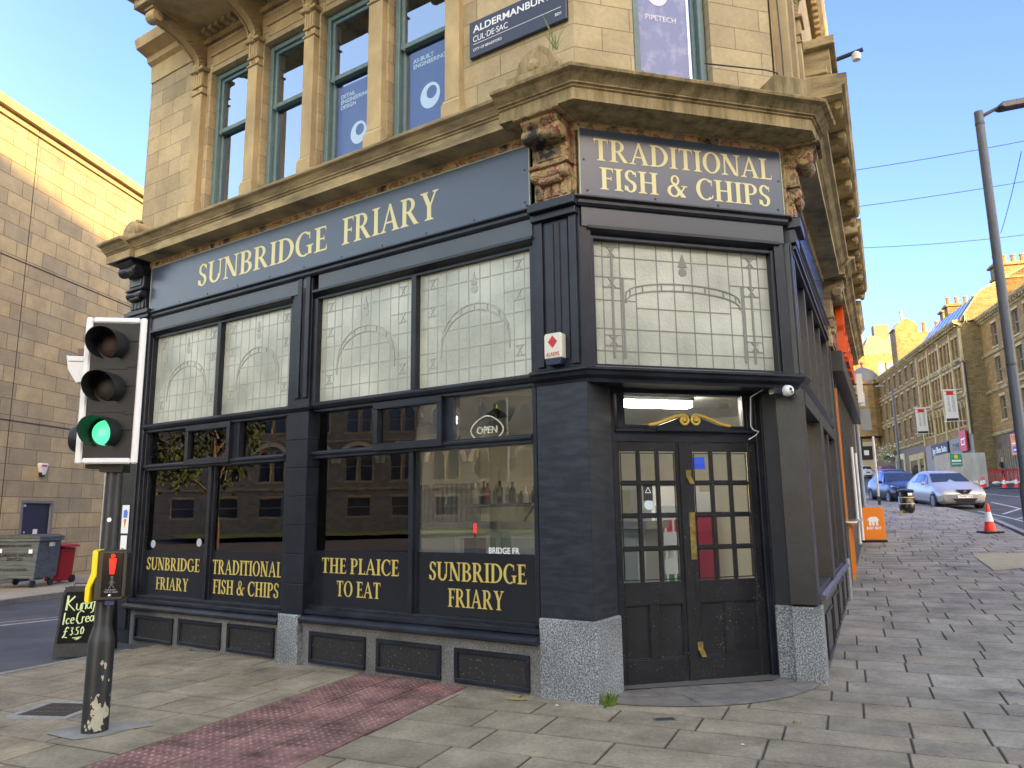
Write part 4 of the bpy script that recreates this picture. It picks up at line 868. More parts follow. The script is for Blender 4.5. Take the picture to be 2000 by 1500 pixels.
g=MB(); g.box(.3,4.75,.08,.086,.84,2.70); part(g,'pane',glass('street_glass',(.55,.6,.58),.14,1.9),LC)
g=MB(); g.box(.5,4.75,.06,.066,2.98,4.29); part(g,'pane',MATS['street_glass'],LC)
b=MB(); b.box(.1,5.0,-.03,.1,4.29,4.385); b.box(.1,5.0,-.06,.1,4.35,4.385); part(b,'head_moulding',BLK,LC)
# next unit along: black timber with orange trims
timber('street_shopfront',LC,[(5.3,5.42,-.05,.2,.3,4.3),(5.42,15.1,.0,.2,.0,4.6),(5.42,15.0,-.04,.0,1.30,1.36)]+[(5.9+i*.55,5.97+i*.55,-.03,.02,1.36,3.9) for i in range(14)]+[(5.42,14,-.22,.02,3.9,4.25)],bevel=.004)
timber('orange_trim',LC,[(6.0,9.5,-.10,-.04,1.34,1.39),(6.05,6.09,-.09,-.05,.45,1.34),(6.8,6.84,-.09,-.05,.5,1.34),(6.0,6.03,-.06,-.03,1.39,3.7)],m=ORG,bevel=0)
timber('ledge',LC,[(5.9,9.6,-.2,.02,1.39,1.42)],m=STEEL,bevel=0)
for q in (9.2,11.2): b=MB(); b.tube([(q,-.10,.9),(q,-.10,2.9)],.028,8); part(b,'downpipe',WPL,LC)
b=MB(); b.tube([(14.6,-.1,.5),(14.6,-.1,3.9)],.05,8); part(b,'downpipe',mat('pale_blue_pipe',(.2,.26,.33),.5),LC)
s=MB(); s.box(5.9,13.9,-.06,.0,4.62,5.36); o=s.build('shop_sign',mat('pale_reflective_panel',(.25,.25,.25),.15),None,FC); tag(o,'pale fascia panel behind the orange letters further up the street side','sign')
# orange raised letters in plain acrylic colour
t=thing('shop_sign','orange raised letters projecting from the neighbouring shop fascia','sign',M=FC@Matrix.Translation((7.2,-.10,4.55)))
for i,(h,wd,x) in enumerate(((.95,.5,0),(.62,.6,1.1),(.62,.6,2.3),(.62,.6,3.5))):
    b=MB()
    for dx in (0,wd): b.box(x+dx,x+dx+.10,-.13,0,0,h)
    b.box(x,x+wd+.1,-.13,0,h-.1,h); b.box(x,x+wd+.1,-.13,0,0,.1) if i else b.box(x,x+wd,-.13,0,h*.45,h*.45+.1)
    b.box(x,x+wd+.1,-.13,0,h*.45,h*.45+.09); b.build('raised_letter',mat('orange_red_acrylic',(.85,.09,.01),.35),t)
# big bracketed slab over the street side and the gilt-lit top cornice
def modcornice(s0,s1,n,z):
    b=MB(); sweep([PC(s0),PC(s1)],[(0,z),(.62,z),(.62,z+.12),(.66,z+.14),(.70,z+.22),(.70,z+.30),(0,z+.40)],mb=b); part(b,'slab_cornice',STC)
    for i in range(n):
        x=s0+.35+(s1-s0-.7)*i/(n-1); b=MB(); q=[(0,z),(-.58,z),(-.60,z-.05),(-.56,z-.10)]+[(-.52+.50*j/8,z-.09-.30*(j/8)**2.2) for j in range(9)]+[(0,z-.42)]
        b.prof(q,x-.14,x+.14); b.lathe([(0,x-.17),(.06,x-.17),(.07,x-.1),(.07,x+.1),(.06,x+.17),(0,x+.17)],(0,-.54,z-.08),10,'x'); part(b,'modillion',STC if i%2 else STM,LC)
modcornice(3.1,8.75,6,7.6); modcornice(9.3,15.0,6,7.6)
b=MB(); b.box(3.2,4.6,-.5,-.05,8.0,8.42); b.box(3.1,4.8,-.58,0,8.42,8.56); b.box(3.1,15.0,-.45,0,7.98,8.1); part(b,'parapet_block',STC,LC,bevel=.01)
sb=MB(); sb.box(0,3.1,-.06,0,9.2,9.45); sb.box(0,3.1,-.10,0,9.45,9.6); part(sb,'string_course',STC,LC)
for x in (.25,1.42,2.62): bracket(LC,x,8.6,9.2,.20,.2)
b=MB(); sweep([PC(5.1),PC(15.0)],[(0,13.4),(.12,13.4),(.16,13.6),(.30,13.75),(.36,13.95),(.36,14.1),(0,14.3)],mb=b); part(b,'top_cornice',STP)
for i in range(40): pass
b=MB()
for i in range(39): b.box(5.2+i*.25,5.33+i*.25,-.22,-.1,13.28,13.4)
part(b,'dentil_course',STP,LC)
# lamp on the slab's near end
t=thing('floodlight','small floodlight on an arm at the end of the bracketed slab','light',M=FC@Matrix.Translation((3.9,-.56,8.6)))
b=MB(); b.tube([(0,0,0),(0,-.40,.06)],.035,8); b.build('arm',DMET,t); b=MB(); b.lathe([(0,-.06),(.06,-.06),(.07,.03),(.03,.08),(0,.08)],(0,-.30,-.03),12); b.build('lamp_head',WPL,t)
# ================================================================== OTHER BUILDINGS
WINF=mat('window_frame_paint',(.22,.20,.17),.6); PANEM=mat('far_window_glass',(.05,.055,.06),.12,spec=.7)
def facade(name,label,M,x0,x1,zb,zt,rows,strings,depth,stone,cat='building',corn=.45,groundm=None,zg=None,winpane=None,cornm=None,side=True):
    B=thing(name,label,cat,M=M)
    ops=[(a,b,z0,z1) for z0,z1,xs,ar in rows for a,b in xs]
    w_=MB(); wall_open(w_,x0,x1,zg or zb,zt,ops,.28)
    w_.quad((x0,0,zb),(x0,depth,zb),(x0,depth,zt),(x0,0,zt)); w_.quad((x1,0,zb),(x1,depth,zb),(x1,depth,zt),(x1,0,zt)); w_.quad((x0,depth,zb),(x1,depth,zb),(x1,depth,zt),(x0,depth,zt))
    if zg: w_.quad((x0,.0,zb),(x1,.0,zb),(x1,.0,zg),(x0,.0,zg),1)
    w_.build('wall',[stone,groundm or stone],B)
    for z0,z1,xs,ar in rows:
        for a,b in xs:
            f=MB(); f.box(a,a+.08,.16,.24,z0,z1,0); f.box(b-.08,b,.16,.24,z0,z1,0); f.box(a,b,.16,.24,z1-.08,z1,0); f.box(a,b,.16,.24,z0,z0+.1,0); f.box(a,b,.15,.24,(z0+z1)/2-.04,(z0+z1)/2+.04,0); f.box(a,b,.2,.21,z0,z1,1)
            f.box(a-.08,b+.08,-.06,.0,z0-.14,z0,2); 
            if not ar: f.box(a-.05,b+.05,-.02,.0,z1,z1+.22,2)
            else:
                h=(b-a)*.75; mx=(a+b)/2
                for sg in (-1,1):
                    pts=[(mx+sg*(b-a)/2,z1-h),(mx+sg*(b-a)/2,z1+.02)]+[(mx,z1+.02)]+[(mx+sg*(b-a)/2*math.sin(math.pi/2*j/6),z1-h*(1-math.cos(math.pi/2*j/6))) for j in range(0,6)]
                    f.prism(pts,-.0,.16,2)
                for j in range(8):
                    t0,t1=math.pi*j/8,math.pi*(j+1)/8; r_=(b-a)/2+.12; f.bar(mx-r_*math.cos(t0),z1-h+1.45*r_*math.sin(t0),mx-r_*math.cos(t1),z1-h+1.45*r_*math.sin(t1),.12,-.08,0,2)
                f.tube([(a-.09,-.05,z0),(a-.09,-.05,z1-h)],.07,6,2); f.lathe([(.07,z1-h-.1),(.13,z1-h),(.13,z1-h+.06)],(a-.09,-.05,0),8,mi=2)
            f.build('window',[WINF,winpane or PANEM,STP],B)
    for z in strings:
        s_=MB(); s_.prof([(0,z-.14),(-.10,z-.10),(-.16,z+.04),(-.16,z+.10),(0,z+.16)],x0,x1); s_.build('string_course',STC,B)
    if corn:
        s_=MB(); s_.prof([(0,zt-.5),(-.08,zt-.46),(-.12,zt-.25),(-corn*.8,zt-.15),(-corn,zt),(-corn,zt+.12),(.1,zt+.2),(.1,zt-.5)],x0-.1,x1+.1)
        n=int((x1-x0)/.5)
        for i in range(n): x=x0+(i+.5)*(x1-x0)/n; s_.box(x-.08,x+.08,-corn*.7,-.05,zt-.36,zt-.16)
        s_.build('cornice',cornm or STC,B)
    return B
WARM=ashlar('warm_coursed_sandstone',.55,.24,(.35,.215,.095),(.25,.155,.07),(.13,.09,.055),.012,.3)
WARM2=ashlar('weathered_coursed_sandstone',.5,.22,(.28,.175,.078),(.19,.12,.055),(.10,.075,.05),.012,.35)
RUBB=ashlar('coursed_rubble_gable',.42,.16,(.26,.185,.09),(.17,.125,.065),(.12,.10,.07),.018,.3)
SLATE=mat('slate_roof2',(.07,.075,.085),.55,(.13,.13,.14),scale=8,stretch=(1,1,6))
MODS=ashlar('smooth_block_sandstone',.98,.45,(.52,.41,.235),(.35,.30,.205),(.20,.155,.09),.012,.3,bump=.003)
# ---- modern stone block on the left
LM=frame(LP,LD,-LN)
LBD=thing('stone_office_building','large windowless pale sandstone block across the road on the left, its top catching the sun','building',M=LM)
lw=MB(); wall_open(lw,-6.6,30,-.6,13.1,[(-2.32,-1.18,-.6,2.12)],.12); lw.quad((-6.6,0,-.6),(-6.6,20,-.6),(-6.6,20,13.1),(-6.6,0,13.1)); lw.quad((30,0,-.6),(30,20,-.6),(30,20,13.1),(30,0,13.1)); lw.quad((-6.6,0,13.1),(30,0,13.1),(30,20,13.1),(-6.6,20,13.1)); lw.build('wall',MODS,LBD)
lw=MB(); lw.box(-6.65,30.05,-.14,.5,13.1,13.38); lw.box(-6.65,30.05,-.07,0,12.86,12.92); lw.build('coping',STP,LBD)
lw=MB()
for z in (4.35,8.92): lw.box(-6.6,30,-.006,.0,z-.02,z+.02)
for x in (-3.05,2.9): lw.box(x-.012,x+.012,-.005,0,-.3,13.1)
lw.build('movement_joint',mat('dark_joint',(.05,.045,.04),.9),LBD)
NAVY=mat('navy_grey_door_paint',(.022,.027,.05),.4)
d=MB(); d.box(-2.32,-1.18,.05,.10,-.1,2.12); dd_=d.build('door',NAVY,LBD)
d=MB(); d.box(-2.36,-2.28,-.02,.06,-.1,2.16); d.box(-1.22,-1.14,-.02,.06,-.1,2.16); d.box(-2.28,-1.22,-.02,.06,2.08,2.16); d.build('door_frame',mat('grey_door_frame',(.16,.17,.18),.5),LBD)
d=MB(); d.lathe([(0,.0),(.035,.01),(.035,.05)],(-2.15,0,1.25),8,'y'); d.lathe([(0,.0),(.035,.01),(.035,.05)],(-2.15,0,1.1),8,'y'); d.build('lock',STEEL,dd_)
d=MB(); d.box(-1.78,-1.62,.04,.05,1.18,1.34); d.box(-1.78,-1.62,.04,.05,1.02,1.14); d.box(-2.24,-2.12,.04,.05,1.98,2.06); d.build('notice',WHITE,dd_)
t=thing('alarm_box','small white alarm box high on the left stone block','alarm box',M=LM@Matrix.Translation((-1.75,-.06,3.04)))
d=MB(); d.prism([(-.14,.10),(-.16,.16),(-.11,.2),(.11,.2),(.16,.16),(.14,.10),(.05,-.14),(-.05,-.14)],-.06,.06); d.build('casing',WPL,t,bevel=.01)
d=MB(); d.box(-.10,.10,-.068,-.06,.10,.14); d.build('red_print',RED,t); d=MB(); d.prism([(-.08,-.07),(.08,-.07),(.05,-.2),(-.05,-.2)],-.05,.06); d.build('lens',BLACKP,t)
t=thing('conduit_pole','thin white pole with a flared foot against the left stone block','pole',M=LM@Matrix.Translation((.62,-.35,-.02)))
d=MB(); d.lathe([(.16,0),(.14,.1),(.055,.32),(.05,.34),(.05,3.4),(0,3.41)],(0,0,0),12); d.build('shaft',mat('pale_grey_paint',(.45,.48,.5),.45),t,smooth=True)
# ---- street buildings on the right
RP=Vector((36,55)); RD=Vector((-.242,-.970)).normalized(); RIN=Vector((-RD.y,RD.x))
def RF(off=0,sx=0): return frame(RP+RIN*off+RD*sx,RD,RIN)
def trip(x,w=.62,g=.38,n=3): return [(x+i*(w+g),x+i*(w+g)+w) for i in range(n)]
rows2=[(13.85,15.65,trip(-17.2)+trip(-13.9)+trip(-10.6)+trip(-7.4,.6,.3,2),0),(11.1,13.1,trip(-17.2)+trip(-13.9)+trip(-10.6)+trip(-7.4,.6,.3,2),0),(8.2,10.15,trip(-17.2)+trip(-13.9)+trip(-10.6)+trip(-7.4,.6,.3,2),1)]
B2=facade('gothic_shop_building','ornate gothic sandstone building with pointed windows, glazed mansard roof and sunlit gable','building' and RF(),-18,-4.8,2.6,16.7,rows2,[10.6,13.5],14,WARM,zg=7.4,groundm=mat('shop_grey_render',(.22,.21,.20),.7),corn=.6)
b=MB()
for x in (-17.95,-14.4,-11.05,-7.8,-5.2): b.box(x,x+.38,-.12,0,7.4,16.2); b.box(x-.04,x+.42,-.2,0,13.4,13.7); b.box(x-.04,x+.42,-.2,0,10.5,10.8)
b.build('pilaster_strips',STP,B2)
# gable and mansard
g=MB(); gp=[(0,16.7),(.1,16.9),(1.6,19.0),(6.5,21.6),(11,19),(14,16.7)]
g.add([(-4.8,y,z) for y,z in gp],[list(range(6))]); g.add([(-4.5,y,z) for y,z in gp],[list(range(6))[::-1]])
for i in range(5): (ya,za),(yb,zb_)=gp[i],gp[i+1]; g.quad((-4.8,ya,za),(-4.5,ya,za),(-4.5,yb,zb_),(-4.8,yb,zb_))
g.quad((-4.79,0,2.6),(-4.79,14,2.6),(-4.79,14,16.7),(-4.79,0,16.7)); g.build('gable',RUBB,B2,fix=False)
g=MB()
for i in range(5): (ya,za),(yb,zb_)=gp[i],gp[i+1]; g.add([(-4.45,ya,za),(-4.85,ya,za),(-4.85,yb,zb_),(-4.45,yb,zb_),(-4.45,ya,za+.14),(-4.85,ya,za+.14),(-4.85,yb,zb_+.14),(-4.45,yb,zb_+.14)],[(4,5,6,7),(0,1,5,4),(1,2,6,5),(3,0,4,7)])
g.build('gable_coping',STP,B2)
g=MB(); 
for (ya,za),(yb,zb_) in zip(gp[:-1],gp[1:]): g.quad((-18,ya,za),(-4.85,ya,za),(-4.85,yb,zb_),(-18,yb,zb_))
g.add([(-18,y,z) for y,z in gp],[list(range(6))]); g.build('roof',SLATE,B2)
for i in range(8):
    x=-17.2+i*1.5; g=MB(); g.add([(x,.16,16.98),(x+1.05,.16,16.98),(x+1.05,1.5,18.86),(x,1.5,18.86),(x,.10,17.04),(x+1.05,.10,17.04),(x+1.05,1.44,18.92),(x,1.44,18.92)],[(4,5,6,7),(0,4,7,3),(1,2,6,5),(0,1,5,4),(3,7,6,2)]); g.build('rooflight',mat('skylight_glass',(.10,.14,.20),.08,spec=1),B2)
g=MB(); g.tube([(-4.72,-.05,7.4),(-4.72,-.05,13.2)],.08,6); g.tube([(-4.72,-.05,13.2),(-4.9,-.15,13.5),(-6.4,-.15,13.5)],.06,6); g.build('downpipe',BLACKP,B2)
def chimney(par,M,x,y,z,w,dpt,h,pots,potm,name='chimney',m=None):
    c=MB(); c.box(x,x+w,y,y+dpt,z,z+h); c.box(x-.1,x+w+.1,y-.1,y+dpt+.1,z+h*.72,z+h*.77); c.box(x-.18,x+w+.18,y-.18,y+dpt+.18,z+h,z+h+.18); c.box(x-.06,x+w+.06,y-.06,y+dpt+.06,z+h+.18,z+h+.3); co=c.build(name,m or RUBB,par,M)
    for i in range(pots):
        p=MB(); px=x+w*.5 if w<dpt else x+.25+(w-.5)*i/max(1,pots-1); py=y+dpt*.5 if w>=dpt else y+.25+(dpt-.5)*i/max(1,pots-1)
        p.lathe([(.2,z+h+.3),(.17,z+h+.6),(.16,z+h+.9),(.21,z+h+.92),(.21,z+h+1.0),(.14,z+h+1.05),(0,z+h+1.05)],(px,py,0),8); p.build('chimney_pot',potm,co)
TERR=mat('terracotta',(.42,.13,.05),.7,(.3,.09,.04),scale=5)
chimney(B2,None,-5.6,3.0,17.2,1.1,4.5,3.9,7,TERR)
chimney(B2,None,-17.9,3.0,17.0,1.0,3.6,4.0,5,TERR)
# satellite dish on the gable foot
t=thing('satellite_dish','white satellite dish on the gable corner by the glazed roof','satellite dish',M=RF()@Matrix.Translation((-4.55,.35,16.9)))
d=MB(); d.lathe([(0,-.02),(.2,-.05),(.36,-.14),(.37,-.13),(.2,-.03),(0,.0)],(0,0,0),16,'y'); d.build('dish',WPL,t,smooth=True); d=MB(); d.tube([(0,0,0),(0,.1,-.3),(0,.35,-.6)],.03,6); d.build('bracket',METAL,t)
rows3=[(14.5,16.0,[(-36.6+i*2.35,-35.7+i*2.35) for i in range(8)],0),(11.6,13.55,[(-36.6+i*2.35,-35.7+i*2.35) for i in range(8)],0),(8.7,10.7,[(-36.6+i*2.35,-35.6+i*2.35) for i in range(8)],0)]
B3=facade('plain_terrace_building','long plain four storey sandstone terrace with rows of sash windows','building' and RF(),-39.5,-18,3.4,16.8,rows3,[11.05,14.0,7.9],12,WARM2,zg=7.7,groundm=mat('brown_shop_timber',(.12,.09,.065),.6))
for r_ in B3.children:
    pass
g=MB(); g.quad((-39.6,-.4,16.95),(-17.9,-.4,16.95),(-17.9,6,19.4),(-39.6,6,19.4)); g.quad((-39.6,12.4,16.95),(-17.9,12.4,16.95),(-17.9,6,19.4),(-39.6,6,19.4)); g.add([(-39.6,-.4,16.95),(-39.6,6,19.4),(-39.6,12.4,16.95)],[(0,1,2)]); g.build('roof',SLATE,B3)
chimney(B3,None,-26,5.0,18.0,1.0,2.2,4.4,0,TERR); chimney(B3,None,-22.5,5,18,3.4,1.2,3.0,4,TERR)
# two warm lit windows of the terrace (blinds catching light) are left as they stand
rows1=[(13.97,15.8,[(2.2+i*2.05,3.25+i*2.05) for i in range(10)],0),(11.1,13.1,[(2.2+i*2.05,3.25+i*2.05) for i in range(10)],0),(8.2,10.0,[(2.2+i*2.05,3.25+i*2.05) for i in range(10)],0)]
B1=facade('corner_terrace_building','sandstone terrace at the right edge with dark timber shops below','building' and RF(1.45,-4.8),0,30,2.0,16.7,rows1,[13.55,10.6,7.2],12,WARM,zg=7.1,groundm=mat('dark_brown_hoarding',(.07,.045,.035),.6,(.16,.11,.07),scale=1.5))
g=MB(); g.quad((0,-.4,16.85),(30,-.4,16.85),(30,6,19.0),(0,6,19.0)); g.quad((0,12.4,16.85),(30,12.4,16.85),(30,6,19.0),(0,6,19.0)); g.build('roof',SLATE,B1)
g=MB(); 
for i in range(16): g.box(.2+i*.42,.5+i*.42,-.06,0,2.6,6.0)
g.build('timber_boarding',mat('weathered_board',(.20,.15,.10),.8,(.12,.09,.06),scale=3),B1)
# dome beyond the terrace
t=thing('corner_turret','small dark domed turret with a finial beyond the terrace roof','building',M=frame(Vector((43.3,90)),RD,RIN))
d=MB(); d.lathe([(1.9,10),(1.9,16.2),(2.1,16.3),(2.1,16.6)],(0,0,0),16); d.build('drum',WARM,t); d=MB(); d.lathe([(1.9,16.6),(1.8,17.4),(1.3,18.1),(.6,18.5),(.12,18.7),(.1,19.0),(.22,19.1),(.2,19.3),(0,19.4)],(0,0,0),16); d.build('dome',SLATE,t,smooth=True)
# end-of-street building, sunlit
FD=Vector((math.sin(math.radians(104)),math.cos(math.radians(104)))); FIN=Vector((-FD.y,FD.x)); FFM=frame(Vector((45,100)),FD,FIN)
PANEC=mat('cream_window_pane',(.60,.55,.42),.3)  # plain pale cream colour for the end building's panes
BF=facade('street_end_building','tall sunlit sandstone building closing the far end of the street with a hipped roof','building' and FFM,-9,8.8,4.0,22.2,[(18.6,21.0,[(4.9,5.95),(6.1,7.15)],0),(13.2,15.4,[(1.5,2.4),(4.6,5.5)],0)],[16.6,11.6],12,WARM,corn=.3,winpane=PANEC,zg=10.3,groundm=mat('cream_render',(.42,.37,.27),.8))
g=MB(); g.add([(3.0,-.3,22.3),(9,-.3,22.3),(9,12,22.3),(3.0,12,22.3),(4.9,4,25.6),(6.0,4,25.6)],[(0,1,5,4),(1,2,5),(2,3,4,5),(3,0,4)]); g.build('roof',mat('stone_slate_roof',(.24,.18,.13),.8,(.17,.13,.1),scale=4),BF,fix=False)
g=MB(); g.box(2.2,3.3,-.1,1.8,20,26.6); g.build('chimney',WARM2,BF); g=MB(); g.box(6.2,8.2,6,7.5,25,27.6); g.build('plant_room',mat('brown_cladding',(.14,.09,.06),.7),BF)
g=MB(); g.add([(9.0,-1,21.0),(14,-1,21.0),(14,8,21),(9,8,21),(9,-1,8),(14,-1,8),(14,8,8),(9,8,8)],[(0,1,2,3),(0,4,5,1),(3,7,4,0),(1,5,6,2)]); g.build('wing',WARM2,BF)
g=MB(); g.box(1.7,3.2,-.08,0,7.9,9.7); g.build('shop_fascia_board',BLACKP,BF); g=MB(); g.box(2.15,2.75,-.12,-.08,8.5,9.15); g.build('fascia_plate',WHITE,BF)
for k,(px,z) in enumerate(((-2.2,23.2),)): pass
t=thing('stone_chimney_block','massive stone chimney block with a single tall pot, behind the terrace roof','chimney',M=frame(Vector((47.2,86)),FD,FIN))
d=MB(); d.box(-1.3,1.2,0,2.5,12,22.6); d.prism([(-1.5,22.6),(1.3,22.6),(1.0,23.3),(0,23.9),(-.6,23.6)],0,2.5); d.box(1.2,5.2,.5,2.6,12,22.2); d.build('stack',RUBB,t)
for i,x in enumerate((2.2,3.6,4.1)): d=MB(); d.lathe([(.24,22.2),(.2,23.2),(.27,23.3),(.2,23.5),(0,23.5)],(x,1.2,0),8); d.build('chimney_pot',TERR,t)
d=MB(); d.lathe([(.2,23.8),(.14,24.8),(.2,24.9),(.2,25.0),(0,25)],(-.2,1,0),8); d.build('chimney_pot',METAL,t)
# blocks further on along the near (street) side
NB=facade('street_side_building','dark sandstone block further up the near side with projecting shop signs','building' and frame(C2+CD*15.15,CD,CI),0,3.2,0,7.4,[(3.6,4.8,[(1,2.1)],0)],[5.2],7,mat('sooty_stone_wall',(.13,.10,.075),.85,(.20,.155,.105),scale=3),corn=.5,zg=3.0,groundm=BLK)
for i,(s_,z0,z1,wd,m_,lb) in enumerate(((14.2,4.45,5.25,.14,WPL,'tall white projecting sign on the near side of the street'),(14.9,3.75,4.35,.26,METAL,'grey box sign projecting above the near pavement'),(17.0,4.7,5.1,.12,mat('pale_blue_sign',(.45,.58,.75),.4),'pale blue projecting sign further along the near side'))):
    t=thing('projecting_sign',lb,'sign',M=FC@Matrix.Translation((s_,-.1,z0)))
    d=MB(); d.box(-.06,.06,-.1-wd,-.1,0,z1-z0); d.build('panel',m_,t); d=MB(); d.box(-.015,.015,-.1,.1,.2,.24); d.box(-.015,.015,-.1,.1,z1-z0-.3,z1-z0-.26); d.build('bracket',BLACKP,t)
# ---- buildings behind the camera: they shade the crossing and stand in the window reflections
TH=ashlar('dark_civic_sandstone',.7,.3,(.27,.245,.19),(.21,.19,.15),(.14,.11,.08),.008,.3)
def th_frame(x,y,az): d=Vector((math.sin(math.radians(az)),math.cos(math.radians(az)))); return frame(Vector((x,y)),d,Vector((-d.y,d.x)))
hx=[(i*4.4+1.2,i*4.4+2.35) for i in range(21)]+[(i*4.4+2.65,i*4.4+3.8) for i in range(21)]
HALL=facade('town_hall','long gothic town hall seen only mirrored in the shop windows, two storeys of paired arches','building' and th_frame(-44,-60,-23.6),0,94,-1,17.5,[(9.8,12.4,hx,1),(4.9,7.9,hx,1),(1.4,3.3,[(i*4.4+1.3,i*4.4+3.6) for i in range(21)],0)],[4.1,8.9,13.3],14,TH,corn=.7)
rf_=MB(); rf_.quad((0,0,17.6),(94,0,17.6),(94,7,22.5),(0,7,22.5)); rf_.build('roof',SLATE,HALL)
rf_=MB()
for i in range(21):
    cx=i*4.4+2.5
    for j in range(10):
        t0,t1=math.pi*j/10,math.pi*(j+1)/10; rf_.bar(cx-1.95*math.cos(t0),6.7+1.95*math.sin(t0),cx-1.95*math.cos(t1),6.7+1.95*math.sin(t1),.42,-.25,0)
rf_.build('arch_hoods',mat('pale_arch_stone',(.5,.42,.28),.8),HALL)
OFF=facade('sun_shading_stone_block','tall plain stone block across the square behind the viewer, unseen, sized to shade the crossing','building' and th_frame(64,-22,252),0,78,-1,26.8,[(z,z+2.2,[(2+i*4,3.6+i*4) for i in range(19)],0) for z in (3,7.5,12,16.5,21)],[6.4,25],12,TH,corn=.6)  # unseen block, placed and sized to keep the sun off the crossing
rf_=MB(); rf_.quad((0,0,26.7),(78,0,26.7),(78,12,26.7),(0,12,26.7)); rf_.build('roof',SLATE,OFF)
# lawn, hedge and trees of the square (mirrored in the glass)
lw=MB(); lw.add([(-58,-40,-.02),(-42,-52,-.02),(-58,10,-.1),(-74,12,-.1)],[(0,1,2,3)]); tag(lw.build('lawn',mat('lawn_grass',(.05,.10,.02),.9,(.035,.07,.018),scale=9)),kind='structure')
LEAF=mat('tree_foliage',(.018,.042,.012),.8,(.035,.06,.016),scale=1.2)
BARK=mat('bark',(.09,.07,.05),.9)
def tree(x,y,h,label,seed,n=2600,r0=3.2,leaf=.16):
    rnd=random.Random(seed); t=thing('broadleaf_tree',label,'tree',(x,y,gz(x,y)),0,'trees of the square')
    b=MB(); b.tube([(0,0,0),(.1,0,h*.3),(.2,.1,h*.55),(.1,.2,h*.8)],[.28,.2,.13,.05],8)
    lim=[]
    for i in range(7):
        a_=rnd.random()*6.28; z=h*(.3+.08*i); e_=(math.cos(a_)*r0*.7,math.sin(a_)*r0*.7,z+h*.2); b.tube([(.1,0,z),(e_[0]*.5,e_[1]*.5,z+h*.12),e_],[.1,.07,.03],6); lim.append(e_)
    b.build('trunk',BARK,t); c=MB()
    cl=[(e_[0]+rnd.gauss(0,.5),e_[1]+rnd.gauss(0,.5),e_[2]+rnd.gauss(0,.5),rnd.uniform(.7,1.5)) for e_ in lim for _ in range(4)]
    for i in range(n):
        cx,cy,cz,cr=rnd.choice(cl); v=Vector((rnd.gauss(0,1),rnd.gauss(0,1),rnd.gauss(0,.8))).normalized()*cr*rnd.uniform(.5,1.05); p=Vector((cx,cy,cz))+v
        a_=Vector((rnd.gauss(0,1),rnd.gauss(0,1),rnd.gauss(0,1))).normalized()*leaf; bb=a_.orthogonal().normalized()*leaf*.7
        c.add([p-a_,p+bb,p+a_,p-bb],[(0,1,2,3)])
    c.build('crown',LEAF,t,fix=False)
tree(-41.8,8.7,9.5,'leafy tree mirrored in the top left window panes',3); tree(-47,15,10,'taller tree standing behind the first one across the road',5); tree(-38,16,9,'tree at the left end of the mirrored square',8)
for i in range(7):
    x,y=-14-1.0*i,-6-1.9*i
    t=thing('ticket_post',['nearest','second nearest','third nearest','middle','fifth nearest','second farthest','farthest'][i]+' slim steel post of the row mirrored in the plaice window','bollard',(x,y,gz(x,y)),0,'steel posts along the square')
    d=MB(); d.tube([(0,0,0),(0,0,.9),(.05,0,1.1)],[.09,.09,.14],10); d.build('shaft',METAL,t)
# ================================================================== INSIDE THE SHOP
ROOM=MB(); ROOM.quad((-7.2,.6,.05),(0,.6,.05),(0,5,.05),(-7.2,5,.05))
r_=MB(); r_.add([(-7.2,.12,.02),(0,.5,.02),(1.1,1.6,.02),(.95,4.4,.02),(-7.2,4.4,.02)],[(0,1,2,3,4)]); r_.build('shop_floor',mat('grey_tiled_floor',(.12,.12,.12),.35),BLD,LA)
r_=MB(); r_.add([(-7.2,.14,2.93),(-.2,.14,2.93),(.2,.55,2.93),(1.2,1.75,2.93),(.95,4.4,2.93),(-7.2,4.4,2.93)],[(0,1,2,3,4,5)]); r_.build('ceiling',mat('grey_ceiling',(.6,.6,.57),.9),BLD,LA)
r_=MB(); r_.quad((-7.2,3.3,2.1),(-3.6,3.3,2.1),(-3.6,3.3,2.95),(-7.2,3.3,2.95)); r_.build('interior_wall',CREAMW,BLD,LA)
r_=MB(); r_.quad((-7.2,3.3,0),(-3.6,3.3,0),(-3.6,3.3,2.1),(-7.2,3.3,2.1)); r_.quad((-7.2,.2,0),(-7.2,3.3,0),(-7.2,3.3,2.95),(-7.2,.2,2.95)); 
for i in range(38): r_.box(-7.15+i*.093,-7.10+i*.093,3.22,3.299,0,2.1)
r_.build('slatted_wall',SLAT,BLD,LA)
r_=MB(); r_.quad((-3.6,4.3,0),(1.0,4.3,0),(1.0,4.3,2.95),(-3.6,4.3,2.95)); r_.quad((-3.6,3.3,0),(-3.6,4.3,0),(-3.6,4.3,2.95),(-3.6,3.3,2.95)); r_.quad((1.22,1.8,0),(1.0,4.3,0),(1.0,4.3,2.95),(1.22,1.8,2.95)); r_.build('interior_wall',CREAMW,BLD,LA)
def lampth(x,y,z,i,lb):
    t=thing('pendant_lamp',lb,'lamp',M=FA@Matrix.Translation((x,y,z)),group='black pendant lamps inside the window')
    d=MB(); d.lathe([(.03,.10),(.045,.085),(.10,.05),(.155,.0),(.15,.0),(.09,.045),(0,.07)],(0,0,0),18); d.build('shade',BLACKP,t,smooth=True)
    d=MB(); d.lathe([(0,.17),(.022,.165),(.022,.10),(0,.1)],(0,0,0),8); d.build('cap',BRASS,t); d=MB(); d.tube([(0,0,.16),(0,0,2.93-z)],.006,5); d.build('flex',BLACKP,t)
lampth(-3.03,1.2,2.76,0,'black pendant lamp seen through the opening light over the plaice window'); lampth(-1.86,1.2,2.775,1,'black pendant lamp hanging beside the OPEN sign'); lampth(-4.8,1.2,2.8,2,'black pendant lamp deep in the left bay')
